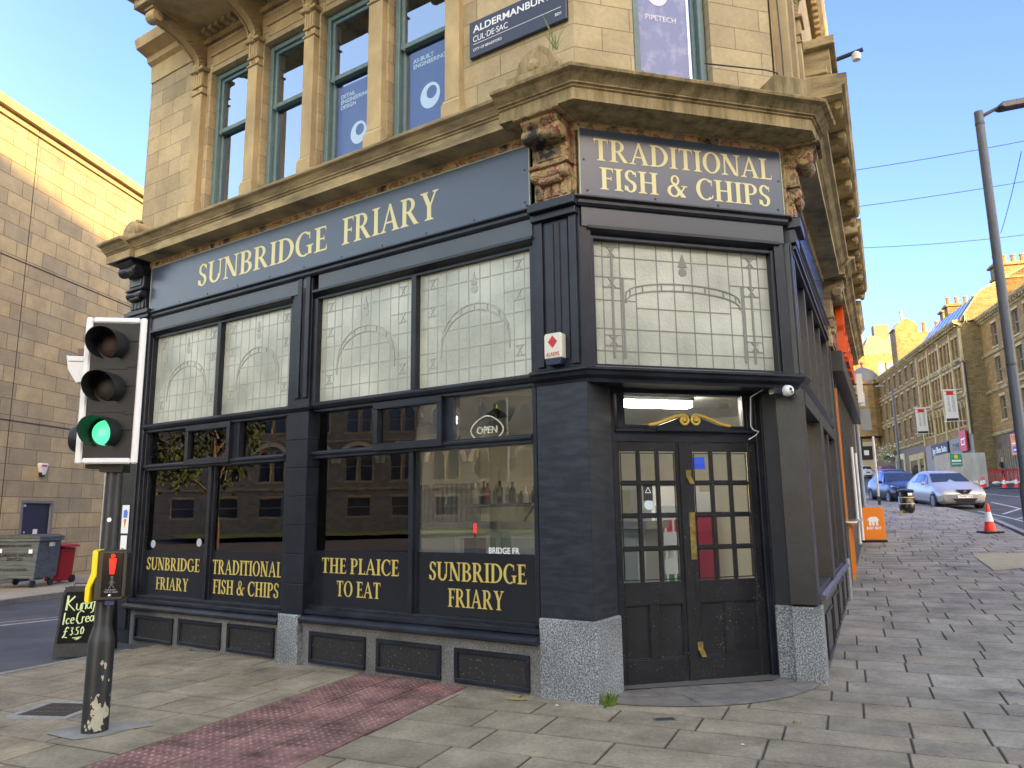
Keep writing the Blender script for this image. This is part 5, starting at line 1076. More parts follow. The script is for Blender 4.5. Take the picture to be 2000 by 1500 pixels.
t=thing('shop_counter','white front serving counter with glass cabinet across the shop','counter',M=FA@Matrix.Diagonal((1.22,1,1.17,1)))
d=MB(); d.box(-3.3,-.4,2.3,2.9,.05,1.22); d.build('body',mat('pale_counter_laminate',(.42,.45,.44),.4),t); d=MB(); d.box(-3.35,-.35,2.24,2.95,1.22,1.30); d.build('worktop',STEEL,t); d=MB(); d.box(-3.0,-.6,2.5,2.55,1.30,1.62); d.build('glass_screen',MATS['shop_glass'],t)
for k in range(5): d=MB(); d.box(-3.2+k*.56,-2.72+k*.56,2.28,2.30,.35,1.12); d.build('front_panel',mat('grey_panel',(.26,.30,.30),.4),t)
t=thing('wall_shelf','grey shelf of sauce bottles on the back wall','shelf',M=FA@Matrix.Translation((-3.4,2.6,1.77))); d=MB(); d.box(0,1.15,0,.4,-.05,0); d.build('board',STEEL,t); d=MB(); d.prism([(0,-.05),(.03,-.05),(.2,-.3),(.17,-.3)],.1,.13); d.prism([(1.1,-.05),(1.13,-.05),(.93,-.3),(.90,-.3)],.1,.13); d.build('bracket',STEEL,t)
bc=[(.45,.42,.38),(.03,.05,.03),(.3,.05,.03),(.5,.5,.5),(.05,.04,.03)]
for i in range(10):
    m_=mat('bottle_%d'%(i%5),bc[i%5],.2); h=random.uniform(.16,.34)
    d=MB(); d.lathe([(0,0),(.045,0),(.045,h*.6),(.018,h*.8),(.018,h),(0,h)],(0,0,0),10); o=d.build('bottle',m_); o.matrix_world=FA@Matrix.Translation((-3.3+i*.108,2.75+.06*(i%2),1.772)); tag(o,['leftmost','second','third','fourth','fifth','sixth','seventh','eighth','ninth','rightmost'][i]+' bottle in the row on the grey back shelf, counted from the left','bottle','bottles on the shelf inside')
for i,(x,w_,h) in enumerate(((-3.95,.7,.75),(-2.2,.55,.5))):
    d=MB(); d.box(-w_/2,w_/2,0,.5,0,h); o=d.build('extractor_cabinet',mat('dull_steel_cabinet',(.24,.24,.22),.35,metal=.4)); o.matrix_world=FA@Matrix.Translation((x,3.6,1.3)); tag(o,['larger dull metal cabinet behind the counter','smaller dull metal cabinet right of the shelf'][i],'cabinet')
t=thing('neon_sign','white neon OPEN sign, unlit but given a faint glow, hanging on a chain in the top right pane','sign',M=FA@Matrix.Translation((-1.32,.25,2.50)))
d=MB(); 
for i in range(28):
    t0,t1=2*math.pi*i/28,2*math.pi*(i+1)/28; r=lambda t:(1+.10*abs(math.cos(2*t))**3)
    d.bar(.19*r(t0)*math.cos(t0),.135*r(t0)*math.sin(t0),.19*r(t1)*math.cos(t1),.135*r(t1)*math.sin(t1),.013,-.006,.0)
NEO=mat('faint_glow_neon_tube',(.8,.8,.78),.4,emit=(1,1,.95),es=.035)  # tube is unlit; a faint glow is added to brighten it
d.build('outline_tube',NEO,t); text_obj('lettering','OPEN',.13,NEO,t,width=.26,depth=.003,thick=.002); d=MB(); d.tube([(-.13,0,.13),(-.06,0,.36)],.003,4); d.tube([(.13,0,.12),(-.06,0,.36)],.003,4); d.build('chain',METAL,t)
t=thing('menu_board','dark menu board with white price list behind the left bay','menu board',M=FA@Matrix.Translation((-7.1,3.2,1.76)))
d=MB(); d.box(0,1.5,-.02,.0,0,.85); d.build('board',mat('menu_black',(.02,.02,.02),.5),t); d=MB()
rr=random.Random(4)
for k in range(13):
    z=.78-k*.055; d.box(.08,.08+rr.uniform(.25,.42),-.024,-.021,z,z+.018); d.box(.56,.66,-.024,-.021,z,z+.018)
    if k%3: d.box(.85,.85+rr.uniform(.2,.35),-.024,-.021,z,z+.018); d.box(1.3,1.4,-.024,-.021,z,z+.018)
d.build('price_lines',WHITE,t)
t=thing('window_sign','round dark red SPUDDY sign hung inside the top left pane','sign',M=FA@Matrix.Translation((-6.73,.16,2.60)))
d=MB(); d.lathe([(0,-.012),(.31,-.012),(.31,.0),(0,0)],(0,0,0),30,'y'); d.build('disc',mat('maroon_board',(.13,.012,.018),.45),t); text_obj('lettering','SPUDDY\nGOOD',.1,mat('dull_gold_print',(.4,.28,.06),.5),t,loc=(0,-.018,-.08),width=.34,depth=.001)
d=MB(); d.prism([(-.13,.04),(-.15,.12),(-.10,.10),(-.06,.16),(0,.11),(.06,.16),(.10,.10),(.15,.12),(.13,.04)],-.018,-.013); d.build('crown_mark',MATS['dull_gold_print'],t)
t=thing('strip_light','white ceiling strip light visible through the door fanlight','lamp',M=FB@Matrix.Translation((1.27,1.3,2.88))); d=MB(); d.box(-.5,.5,-.08,.08,-.07,.0); d.build('diffuser',mat('lit_diffuser',(.8,.85,.9),.5,emit=(.95,.97,1),es=8.0),t); d=MB(); d.box(-.52,.52,-.1,.1,0,.04); d.build('housing',METAL,t)
t=thing('drinks_fridge','upright glass fronted drinks fridge inside the doorway','fridge',M=FB@Matrix.Translation((2.15,2.5,0)))
d=MB(); d.box(-.35,.35,0,.6,.02,1.95); d.build('cabinet',WPL,t); d=MB(); d.box(-.3,.3,-.01,0,.2,1.7); d.build('door',mat('fridge_glass',(.08,.09,.10),.1,emit=(.7,.8,.9),es=.05),t)
for k in range(4):
    d=MB()
    for j in range(5): d.box(-.26+j*.11,-.19+j*.11,-.03,-.012,.35+k*.34,.5+k*.34)
    d.build('drink_cans',[RED,mat('green_can',(.04,.25,.08),.4),WPL,RED][k],t)
t=thing('roll_up_banner','red roll-up banner inside the right door leaf','banner',M=FB@Matrix.Translation((2.0,1.5,0))); d=MB(); d.box(-.16,.16,0,.01,.5,1.85); d.build('panel',mat('crimson_banner',(.55,.02,.05),.5),t); d=MB(); d.box(-.16,.16,-.005,0,1.62,1.85); d.build('white_heading',WHITE,t)
for x,z,r,m_,lb in ((.82,1.70,.048,'badge','round pale blue badge stuck on the left door pane'),):
    d=MB(); d.lathe([(0,-.002),(r,-.002),(r,0)],(0,0,0),18,'y'); o=d.build('door_sticker',mat('pale_blue_badge',(.45,.6,.68),.4)); o.matrix_world=FB@Matrix.Translation((x,.476,z)); tag(o,lb,'sticker')
t=thing('door_sticker','black rectangular warning sticker with a triangle above the round badge','sticker',M=FB@Matrix.Translation((.82,.476,1.82))); d=MB(); d.box(-.05,.05,-.002,0,-.08,.09); d.build('label',BLACKP,t); d=MB(); d.bar(-.03,.0,0,.055,.006,-.004,-.002); d.bar(.03,.0,0,.055,.006,-.0042,-.002); d.bar(-.03,.0,.03,0,.006,-.0044,-.002); d.build('triangle_mark',WHITE,t)
t=thing('led_sign','small blue lit sign inside the right door leaf','sign',M=FB@Matrix.Translation((1.66,.9,2.14))); d=MB(); d.box(-.1,.04,-.01,0,-.06,.07); d.build('display',mat('blue_led',(.01,.03,.2),.4,emit=(.02,.12,1),es=.12),t)

for bod,s_,z_ in (('BRIDGE FR',-1.02,1.275),):
    t=thing('window_sticker','white arched print reading BRIDGE FR just above the right film','sign',M=FA@Matrix.Translation((s_,.097,z_))); text_obj('lettering',bod,.1,WHITE,t,width=.36,height=.06,depth=.0008,thick=.001)
for s_,z_,lb in ((-7.02,1.27,'round white sticker low in the far left pane'),(-5.95,1.30,'second round white sticker beside the left mullion')):
    d=MB(); d.lathe([(0,-.002),(.055,-.002),(.055,0)],(0,0,0),18,'y'); o=d.build('window_sticker',mat('pale_sticker',(.35,.4,.45),.4)); o.matrix_world=FA@Matrix.Translation((s_,.099,z_)); tag(o,lb,'sticker')
t=thing('warning_lamp','small red glowing lamp on a dark stand behind the right pane','lamp',M=FA@Matrix.Translation((-2.25,1.3,1.05))); d=MB(); d.box(-.012,.012,-.012,.012,.35,.47); d.build('bulb',mat('red_glow',(.5,0,.01),.4,emit=(1,.01,.03),es=.3),t); d=MB(); d.box(-.09,.09,-.1,.1,-1,.30); d.tube([(0,0,.3),(0,0,.35)],.01,6); d.build('stand',BLACKP,t)
# ================================================================== FIXTURES ON THE FACADE
t=thing('alarm_box','white ALARMS bell box with a red diamond on the corner pier','alarm box',M=FA@Matrix.Translation((-.30,-.055,3.18)))
d=MB(); d.prism([(-.095,-.10),(-.095,.13),(-.08,.145),(.08,.145),(.095,.13),(.095,-.10)],-.05,.045); d.build('casing',mat('cream_plastic',(.62,.60,.52),.4),t,bevel=.008)
d=MB(); d.prism([(-.088,-.10),(.088,-.10),(.075,-.16),(-.075,-.16)],-.045,.045); d.build('strobe_lens',mat('blue_black_lens',(.02,.03,.06),.2),t); d=MB(); d.prism([(0,.12),(.05,.06),(0,.0),(-.05,.06)],-.054,-.0505); d.build('diamond_mark',RED,t); text_obj('lettering','ALARMS',.04,RED,t,loc=(0,-.0525,-.06),width=.14,height=.04,depth=.001)
t=thing('dome_camera','white dome camera under the corner moulding beside the door','camera',M=FB@Matrix.Translation((2.11,-.06,2.80))); d=MB(); d.lathe([(0,-.06),(.03,-.055),(.05,-.035),(.058,0),(.05,.03),(.03,.05),(0,.055)],(0,-.03,0),18,'y'); d.build('dome',WPL,t,smooth=True); d=MB(); d.lathe([(0,-.092),(.016,-.09),(.016,-.08)],(-.004,0,.008),10,'y'); d.lathe([(0,-.09),(.011,-.088),(.011,-.075)],(.01,0,-.02),10,'y'); d.build('lens',BLACKP,t); d=MB(); d.box(-.15,-.03,-.02,.06,-.03,.03); d.build('mount',BLK,t)
d=MB(); d.tube([(2.0,.10,2.86),(1.98,.36,2.80),(1.99,.40,2.62),(1.985,.40,2.50),(1.99,.37,2.46),(2.06,.38,2.44),(2.02,.38,2.40),(1.95,.40,2.36)],.006,6); o=d.build('door_cable',WPL,None,FB); tag(o,'thin white cable looping down beside the door head','cable')
# street nameplate
t=thing('street_nameplate','dark blue street nameplate ALDERMANBURY CUL-DE-SAC on the upper wall','sign',M=FA@Matrix.Translation((-1.31,-.03,6.60)))
NB_=mat('nameplate_blue',(.022,.028,.055),.35); d=MB(); d.box(0,1.23,-.02,.03,0,.44); d.build('plate',NB_,t,bevel=.006)
text_obj('lettering','ALDERMANBURY',.1,WHITE,t,loc=(.055,-.022,.335),width=1.0,height=.085,depth=.001,align='LEFT',thick=.0015); text_obj('lettering','CUL·DE·SAC',.08,WHITE,t,loc=(.055,-.022,.215),width=.46,height=.07,depth=.001,align='LEFT'); text_obj('lettering','CITY OF BRADFORD',.05,WHITE,t,loc=(.055,-.022,.085),width=.38,height=.032,depth=.001,align='LEFT'); text_obj('lettering','BD1',.05,WHITE,t,loc=(1.10,-.022,.085),width=.07,height=.032,depth=.001,align='LEFT')
d=MB(); d.box(.055,1.17,-.022,-.0195,.15,.155); d.prism([(1.09,.30),(1.18,.30),(1.18,.33),(1.16,.38),(1.12,.40),(1.10,.36)],-.022,-.0195); d.build('rule_and_emblem',WHITE,t)
VIN=mat('blue_window_vinyl',(.045,.11,.27),.25,(.055,.11,.30),scale=3); VT=mat('pale_blue_print',(.38,.55,.72),.4)
def vinyl(M,x0,x1,z0,z1,y,lines,ring,label,m=VIN,tm=VT):
    t=thing('window_sticker',label,'sign',M=M@Matrix.Translation(((x0+x1)/2,y,z0))); w_=(x1-x0); d=MB(); d.box(-w_/2,w_/2,-.003,0,0,z1-z0); d.build('vinyl',m,t)
    for body,zz,wd,al in lines: text_obj('lettering',body,.1,tm,t,loc=(-w_/2+.05 if al=='LEFT' else 0,-.005,zz-z0),width=wd,depth=.0008,align=al,thick=.0012)
    rx,rz,rr=ring; d=MB(); n=28; k=len(d.v)
    for i in range(n):
        a0,a1=2*math.pi*i/n,2*math.pi*(i+1)/n; o_=lambda a:(rx-(x0+x1)/2+rr*math.cos(a),rz-z0+rr*1.1*math.sin(a)); i_=lambda a:(rx-(x0+x1)/2+rr*.15+rr*.52*math.cos(a),rz-z0+rr*.25+rr*.55*math.sin(a))
        q=[o_(a0),o_(a1),i_(a1),i_(a0)]; d.add([(x,-.0055,z) for x,z in q],[(0,1,2,3)])
    d.build('ring_logo',tm,t)
vinyl(FA,-3.60,-2.98,5.98,7.15,.175,[('DETAIL\nENGINEERING\nDESIGN',6.93,.50,'LEFT')],(-3.22,6.42,.14),'blue window vinyl DETAIL ENGINEERING DESIGN in the third upper sash')
vinyl(FA,-2.37,-1.78,5.98,7.18,.175,[('AS-BUILT\nENGINEERING',7.02,.50,'LEFT')],(-2.05,6.53,.15),'blue window vinyl AS-BUILT ENGINEERING in the fourth upper sash')
vinyl(FB,.74,1.36,6.0,8.2,.13,[('PIPETECH',6.87,.36,'CENTER')],(1.02,7.15,.12),'violet blue window vinyl PIPETECH in the corner sash',mat('violet_window_vinyl',(.09,.13,.30),.25,(.25,.27,.42),scale=5,lo=.5,hi=.7),mat('pink_white_print',(.6,.55,.62),.4))
# cable across the ledge, weeds
d=MB(); d.tube([(1.3,-.28,6.12),(1.6,-.33,6.10),(2.0,-.30,6.14),(2.2,-.2,6.2),(2.34,-.12,6.05),(2.36,-.1,6.6),(2.36,-.05,8.4)],.008,5); o=d.build('ledge_cable',BLACKP,None,FB); tag(o,'black cable sagging along the corner ledge','cable')
GRS=mat('grass_green',(.05,.13,.015),.7,(.14,.2,.03),scale=20)
def tuft(M,n,h,label,seed,m=GRS,name='grass_tuft',sp=.06):
    rnd=random.Random(seed); d=MB()
    for i in range(n):
        a_=rnd.random()*6.28; r=rnd.random()*sp; x,y=r*math.cos(a_),r*math.sin(a_); l=h*rnd.uniform(.5,1.1); bx,by=rnd.gauss(0,.4)*l,rnd.gauss(0,.4)*l; w=.003
        d.add([(x-w,y,0),(x+w,y,0),(x+bx*.5+w,y+by*.5,l*.65),(x+bx,y+by,l*.95),(x+bx*.5-w,y+by*.5,l*.65)],[(0,1,2,3,4)])
    o=d.build(name,m,None,M,fix=False); tag(o,label,'weed'); return o
tuft(Matrix.Translation((.80,6.74,gz(.8,6.74))),110,.11,'bright green grass tuft at the foot of the granite corner',1)
tuft(FA@Matrix.Translation((.0,-.45,5.99)),14,.28,'thin weed growing on the cornice corner',2,sp=.03); tuft(Matrix.Translation((2.15,6.1,0)),6,.03,'scrap of moss in a paving joint',3)
tuft(Matrix.Translation((-4.5,5.55,gz(-4.5,5.55))),30,.035,'low green weed in the joint at the left edge',4,sp=.05)
# posters on the dark post at the left end
t=thing('poster','small white poster with an ice cream picture on the end pier','poster',M=FA@Matrix.Translation((-7.50,-.06,1.62))); d=MB(); d.box(-.09,.09,-.004,0,-.2,.2); d.build('sheet',WHITE,t); d=MB(); d.prism([(-.05,.02),(.05,.02),(.06,.10),(.02,.14),(-.05,.12)],-.006,-.004); d.build('blue_scoop',mat('blue_print',(.05,.2,.6),.5),t); d=MB(); d.prism([(-.04,.0),(.04,.0),(.0,-.13)],-.006,-.004); d.build('cone_print',mat('orange_print',(.7,.2,.05),.5),t)
t=thing('poster','lower white poster with an orange disc on the end pier','poster',M=FA@Matrix.Translation((-7.50,-.06,1.20))); d=MB(); d.box(-.08,.08,-.004,0,-.17,.19); d.build('sheet',WHITE,t); d=MB(); d.lathe([(0,-.0065),(.06,-.006),(.06,-.004)],(-.01,0,-.04),14,'y'); d.build('orange_disc',MATS['orange_print'],t)
# ================================================================== TRAFFIC LIGHT
TL=thing('traffic_light','traffic light showing green, white bordered head on a black pole in the foreground','traffic light',(-3.34,6.23,0),math.radians(8))
d=MB(); d.lathe([(.098,-.02),(.098,.66),(.092,.70),(.072,.77),(.066,.80),(.064,2.9),(.0,2.9)],(0,0,0),28); d.build('pole',mat('chipped_black_pole_paint',(.009,.011,.015),.45,(.018,.021,.026),scale=7,bump=.0008,bscale=20),TL,smooth=True)
ch=mat('cream_exposed_primer',(.42,.40,.31),.8,(.33,.31,.24),scale=14); rnd=random.Random(11)
d=MB()
for q in range(46):
    big=q<7; a0=-1.0+rnd.gauss(0,.16 if big else .38); z0=abs(rnd.gauss(.06,.11 if big else .2))+.01; rr=rnd.uniform(.022,.045) if big else rnd.uniform(.003,.013)
    el=rnd.uniform(1.0,2.2); k=len(d.v); ro=.0988+.0009+.00002*q; d.v.append((ro*math.cos(a0),ro*math.sin(a0),z0)); m_=11
    for j in range(m_):
        t=2*math.pi*j/m_; r=rr*rnd.uniform(.45,1.25); aa=a0+r*math.cos(t)/.098; d.v.append((ro*math.cos(aa),ro*math.sin(aa),max(.002,z0+el*r*math.sin(t))))
    for j in range(m_): d.f.append([k,k+1+j,k+1+(j+1)%m_]); d.m.append(0)
d.build('chipped_patch',ch,TL,fix=False)
HB=mat('black_signal_plastic',(.010,.0115,.013),.5,spec=.35); WB=mat('white_signal_border',(.66,.67,.69),.35)
zc=2.69; d=MB(); d.box(-.205,.185,-.17,-.06,2.12,3.27); d.box(-.14,.12,-.06,.02,2.25,3.15); d.build('backing_board',HB,TL,bevel=.008)
d=MB()
for q in ((-.25,-.197,-.185,-.15,2.08,3.31),(.177,.23,-.185,-.15,2.08,3.31),(-.197,.177,-.185,-.15,3.262,3.31),(-.197,.177,-.185,-.15,2.08,2.128)): d.box(*q)
d.build('white_border',WB,TL,bevel=.012)
d=MB()
for z in (3.12,2.74,2.37,2.9,2.5): d.box(.10,.165,-.178,-.17,z-.012,z+.0)
d.box(-.15,.10,-.176,-.17,2.505,2.52); d.box(-.15,.10,-.176,-.17,2.87,2.885); d.build('housing_ribs',HB,TL)
for i,(z,nm) in enumerate(((3.07,'red_lens'),(2.705,'amber_lens'),(2.335,'green_lens'))):
    m_=[mat('dark_red_lens',(.016,.002,.002),.45,spec=.25),mat('dark_amber_lens',(.006,.005,.004),.45,spec=.25),mat('lit_green_lens',(.02,.6,.35),.3,emit=(.0,.75,.36),es=.19)][i]
    d=MB(); d.lathe([(0,-.20),(.05,-.20),(.10,-.185),(.105,-.175)],(-.03,0,z),28,'y'); d.build(nm,m_,TL,smooth=True)
    h=MB(); k=len(h.v); n=26; A0,A1=math.radians(-58),math.radians(238)
    for rr in (.128,.122):
        for yy,ex in ((-.17,0),(-.36,1)):
            for j in range(n+1):
                t=A0+(A1-A0)*j/n; cut=(.5-.5*math.sin(t))**1.3*.11 if ex else 0
                h.v.append((-.03+rr*math.cos(t)-(.035 if ex else 0),yy+cut,z+rr*math.sin(t)))
    for r_ in (0,1):
        o0=k+r_*2*(n+1)
        for j in range(n): h.f.append([o0+j,o0+j+1,o0+n+1+j+1,o0+n+1+j]); h.m.append(0)
    o1=k+(n+1); o2=k+3*(n+1)
    for j in range(n): h.f.append([o1+j,o1+j+1,o2+j+1,o2+j]); h.m.append(0)
    h.build('hood',HB,TL,smooth=True)
# second and third heads behind, turned away
d=MB(); d.box(-.33,-.22,.02,.20,2.2,2.44); d.lathe([(.0,-.40),(.10,-.39),(.125,-.34),(.125,-.22)],(0,.1,2.31),18,'x'); d.build('side_signal_head',HB,TL,smooth=True)
d=MB()
for i,(z,l) in enumerate(((2.99,.085),(2.93,.075),(2.87,.065),(2.82,.05))): d.box(-.37-l,-.28,.02+.03*i,.1+.03*i,z-.022,z+.026)
d.prism([(-.475,3.03),(-.43,3.0),(-.30,2.98),(-.30,2.80),(-.38,2.78),(-.455,2.9)],.03,.06); d.build('side_louvre',WB,TL,bevel=.006)
d=MB(); d.box(-.40,-.28,.06,.16,3.03,3.09); d.build('side_reflector',mat('maroon_reflector',(.12,.03,.02),.4),TL)
d=MB(); d.box(-.20,.10,-.09,.06,2.05,2.085); d.box(-.09,.09,-.09,.09,2.02,2.05); d.build('mounting_bracket',HB,TL)
# push button unit
d=MB(); d.prism([(-.02,1.0),(.20,1.0),(.215,1.03),(.215,1.36),(.19,1.39),(-.0,1.39),(-.02,1.36)],-.20,-.06); pb=d.build('push_button_unit',mat('satin_black_plastic',(.012,.012,.013),.35),TL,bevel=.01)
d=MB(); d.prism([(-.075,1.0),(-.045,.985),(-.04,1.10),(-.0,1.19),(-.0,1.37),(-.015,1.40),(-.04,1.385),(-.04,1.22),(-.075,1.10)],-.215,-.06); d.build('yellow_side',mat('yellow_plastic',(.85,.62,.01),.4),pb,bevel=.005)
d=MB(); d.box(.04,.19,-.208,-.20,1.03,1.37); d.build('display_glass',mat('black_display',(.005,.005,.006),.12),pb)
RL=mat('red_led',(.6,.0,.0),.4,emit=(1,.012,.008),es=.3); d=MB(); d.lathe([(0,-.212),(.016,-.211),(.016,-.2085)],(.115,0,1.345),10,'y'); d.prism([(.088,1.325),(.142,1.325),(.138,1.26),(.13,1.205),(.118,1.205),(.115,1.25),(.112,1.205),(.10,1.205),(.094,1.26)],-.212,-.2085); d.build('red_standing_man',RL,pb)
GM=mat('grey_unlit_symbol',(.08,.08,.08),.5); d=MB(); d.lathe([(0,-.212),(.011,-.211),(.011,-.2085)],(.118,0,1.18),8,'y'); d.bar(.118,1.165,.118,1.13,.018,-.211,-.2085); d.bar(.118,1.13,.10,1.095,.008,-.2112,-.2085); d.bar(.118,1.13,.138,1.095,.008,-.2114,-.2085); d.bar(.118,1.155,.098,1.135,.006,-.2116,-.2085); d.bar(.118,1.155,.138,1.135,.006,-.2118,-.2085); d.build('walking_man_symbol',GM,pb)
text_obj('lettering','Push button\nWait for signal',.02,mat('grey_print',(.35,.35,.35),.5),pb,loc=(.115,-.2095,1.075),width=.10,depth=.0006)
d=MB(); d.lathe([(0,-.222),(.011,-.22),(.014,-.208)],(.112,0,1.04),12,'y'); d.build('push_button',STEEL,pb)
d=MB(); d.box(.03,.10,-.08,-.076,.955,.99); d.build('blue_sticker',mat('blue_vinyl',(.03,.08,.4),.4),TL); d=MB(); d.lathe([(0,-.0665),(.018,-.066),(.018,-.0655)],(.01,0,1.63),10,'y'); d.build('round_sticker',WHITE,TL)
# concrete collar and drain
d=MB(); zz=gz(-3.34,6.23); pts=[(.26,.02),(.42,.12),(.30,.22),(.1,.24),(-.12,.19),(-.30,.07),(-.34,-.06),(-.16,-.17),(-.02,-.24),(.16,-.15)]
d.add([(x,y,.007+.0*i) for i,(x,y) in enumerate(pts)],[list(range(len(pts)))]); o=d.build('cement_patch',mat('pale_cement',(.25,.25,.235),.85,(.17,.16,.14),scale=4)); o.location=(-3.34,6.23,zz); tag(o,kind='structure')
t=thing('drain_grate','dark slotted drain grate in a concrete frame left of the traffic light','drain',(-4.05,6.92,gz(-4.05,6.92)),math.radians(-8))
d=MB(); d.box(-.30,.30,-.27,-.21,-.02,.009); d.box(-.30,.30,.21,.27,-.02,.009); d.box(-.30,-.23,-.21,.21,-.02,.009); d.box(.23,.30,-.21,.21,-.02,.009); d.build('frame',mat('grate_concrete',(.27,.27,.26),.85,(.2,.2,.19),scale=9),t)
d=MB(); d.box(-.23,.23,-.21,.21,-.03,.004); d.build('well',mat('black_well_fill',(.01,.01,.01),.9),t); d=MB()  # darkness of the well painted as a solid black block under the bars
for i in range(11):
    for j in range(3): d.box(-.22+i*.04,-.198+i*.04,-.205+j*.14,-.08+j*.14,.004,.0095)
for j in range(4): d.box(-.225,.225,-.21+j*.137,-.195+j*.137,.004,.0088)
d.build('bars',mat('rusty_iron',(.085,.06,.05),.7,(.05,.04,.04),scale=20),t)
t=thing('water_cover','small rectangular metal cover set in the paving before the door','cover',(1.18,6.26,gz(1.18,6.26)),math.radians(8)); d=MB(); d.box(-.09,.09,-.045,.045,-.01,.008); d.build('frame',METAL,t); d=MB(); d.box(-.075,.075,-.035,.035,.008,.011); d.build('lid',mat('dark_iron_lid',(.035,.036,.04),.5),t)
d=MB(); d.add([(-.09,-.05,.006),(.08,-.03,.006),(.09,.05,.006),(-.07,.05,.006)],[(0,1,2,3)]); o=d.build('yellow_survey_mark',mat('worn_yellow_paint',(.42,.30,.03),.8,(.2,.17,.1),scale=30)); o.location=(.0,6.99,gz(0,7)+.003); o.rotation_euler=(0,0,-.5); tag(o,kind='structure')
# ================================================================== LEFT STREET FURNITURE
t=thing('chalkboard_sign','black pavement chalkboard with green chalk writing Kunafa Ice Cream £3.50','sign',(-5.42,9.62,gz(-5.4,9.6)-.02),math.radians(4))
bx=[(-.33,.05),(-.335,.0),(-.30,0),(.30,0),(.33,0),(.33,.78),(.30,.84),(.24,.87),(-.24,.87),(-.30,.84),(-.33,.78)]
MT=Matrix.Rotation(math.radians(-9),4,'X')
d=MB(); d.prism([(-.33,0),(.33,0),(.33,.76),(.31,.82),(.26,.86),(-.26,.86),(-.31,.82),(-.33,.76)],.0,.03); fr_=d.build('frame',mat('scuffed_black_frame',(.012,.013,.016),.55,(.025,.026,.03),scale=9,spec=.3),t,MT,bevel=.006)
d=MB(); d.prism([(-.295,.17),(.295,.17),(.295,.74),(.27,.79),(-.27,.79),(-.295,.74)],-.006,.0); d.build('chalk_surface',mat('chalkboard',(.006,.007,.007),.9,(.014,.014,.014),scale=3,spec=.1),fr_)
d=MB(); d.tube([(-.20,.015,.86),(-.20,.015,.895),(.20,.015,.895),(.20,.015,.86)],.008,6); d.build('handle',DMET,fr_); d=MB(); d.prism([(-.32,.0),(.32,.0),(.32,.80),(-.32,.80)],.16,.18); d.build('rear_panel',DMET,t,Matrix.Rotation(math.radians(9),4,'X')@Matrix.Translation((0,.13,0)))
d=MB(); kz=[0]
def chalk(pts,x,z,s,w=.010):
    for i in range(len(pts)-1):
        kz[0]+=1; a_,b_=pts[i],pts[i+1]; d.bar(x+a_[0]*s,z+a_[1]*s,x+b_[0]*s,z+b_[1]*s,w*(1.25 if abs(b_[1]-a_[1])>abs(b_[0]-a_[0]) else .8),-.0075-.00002*kz[0],-.0062)
chalk([(0,0),(.02,1.05)],-.245,.565,.17,.02); chalk([(.5,1.0),(.05,.5),(.62,-.05)],-.245,.565,.17,.015)
chalk([(0,.5),(.02,.1),(.15,0),(.3,.1),(.33,.5),(.34,.0),(.42,0)],-.125,.565,.16,.012); chalk([(0,0),(0,.5),(.05,.4),(.2,.5),(.27,.4),(.27,0)],-.055,.575,.16,.012)
chalk([(.3,.42),(.15,.5),(.0,.3),(.05,.05),(.2,.02),(.3,.2),(.32,.5),(.34,.05),(.42,.0)],.0,.58,.16,.012); chalk([(.42,1.05),(.25,1.0),(.18,.5),(.1,-.4),(-.1,-.5)],.07,.60,.14,.012); chalk([(-.1,.5),(.45,.62)],.07,.585,.14,.01); chalk([(.3,.5),(.1,.5),(.0,.2),(.1,.0),(.28,.1),(.32,.5),(.34,.05),(.45,0)],.135,.60,.15,.012)
chalk([(.02,1),(0,0)],-.255,.39,.145,.014); chalk([(.3,.4),(.15,.5),(0,.25),(.1,0),(.3,.08)],-.225,.40,.14,.011); chalk([(0,.25),(.28,.3),(.22,.5),(.05,.45),(0,.2),(.1,0),(.3,.05)],-.17,.405,.14,.011)
chalk([(.5,.9),(.3,1.05),(.05,.8),(0,.3),(.2,0),(.5,.1)],-.10,.40,.155,.013); chalk([(0,0),(0,.5),(.05,.42),(.2,.5)],-.03,.415,.14,.011); chalk([(0,.25),(.28,.3),(.22,.5),(.05,.45),(0,.2),(.1,0),(.3,.05)],.01,.42,.14,.011); chalk([(.3,.42),(.15,.5),(.0,.3),(.05,.05),(.2,.02),(.3,.2),(.32,.5),(.34,.05)],.06,.425,.14,.011); chalk([(0,0),(0,.45),(.12,.5),(.18,.05),(.2,.45),(.34,.5),(.38,0)],.12,.43,.14,.011)
chalk([(.5,.85),(.35,1),(.22,.8),(.18,.3),(0,0),(.15,.08),(.45,0)],-.24,.235,.13,.012); chalk([(.05,.55),(.4,.6)],-.24,.235,.13,.01); chalk([(0,.95),(.3,1),(.12,.6),(.32,.3),(.1,0),(-.05,.1)],-.15,.265,.09,.010); chalk([(0,0),(.03,.03)],-.105,.275,.12,.012); chalk([(.4,1),(.05,.98),(.03,.6),(.3,.5),(.3,.1),(0,0)],-.085,.27,.09,.010); chalk([(.2,1),(.02,.6),(.1,.05),(.35,.1),(.42,.6),(.2,1)],-.03,.275,.09,.010)
chalk([(0,.1),(1.6,.25),(.4,-.1),(1.3,.0),(.7,-.25)],-.12,.225,.07,.009)
d.build('chalk_writing',mat('yellow_green_chalk',(.60,.72,.38),.9,(.35,.45,.2),scale=60,lo=.45,hi=.75),fr_)
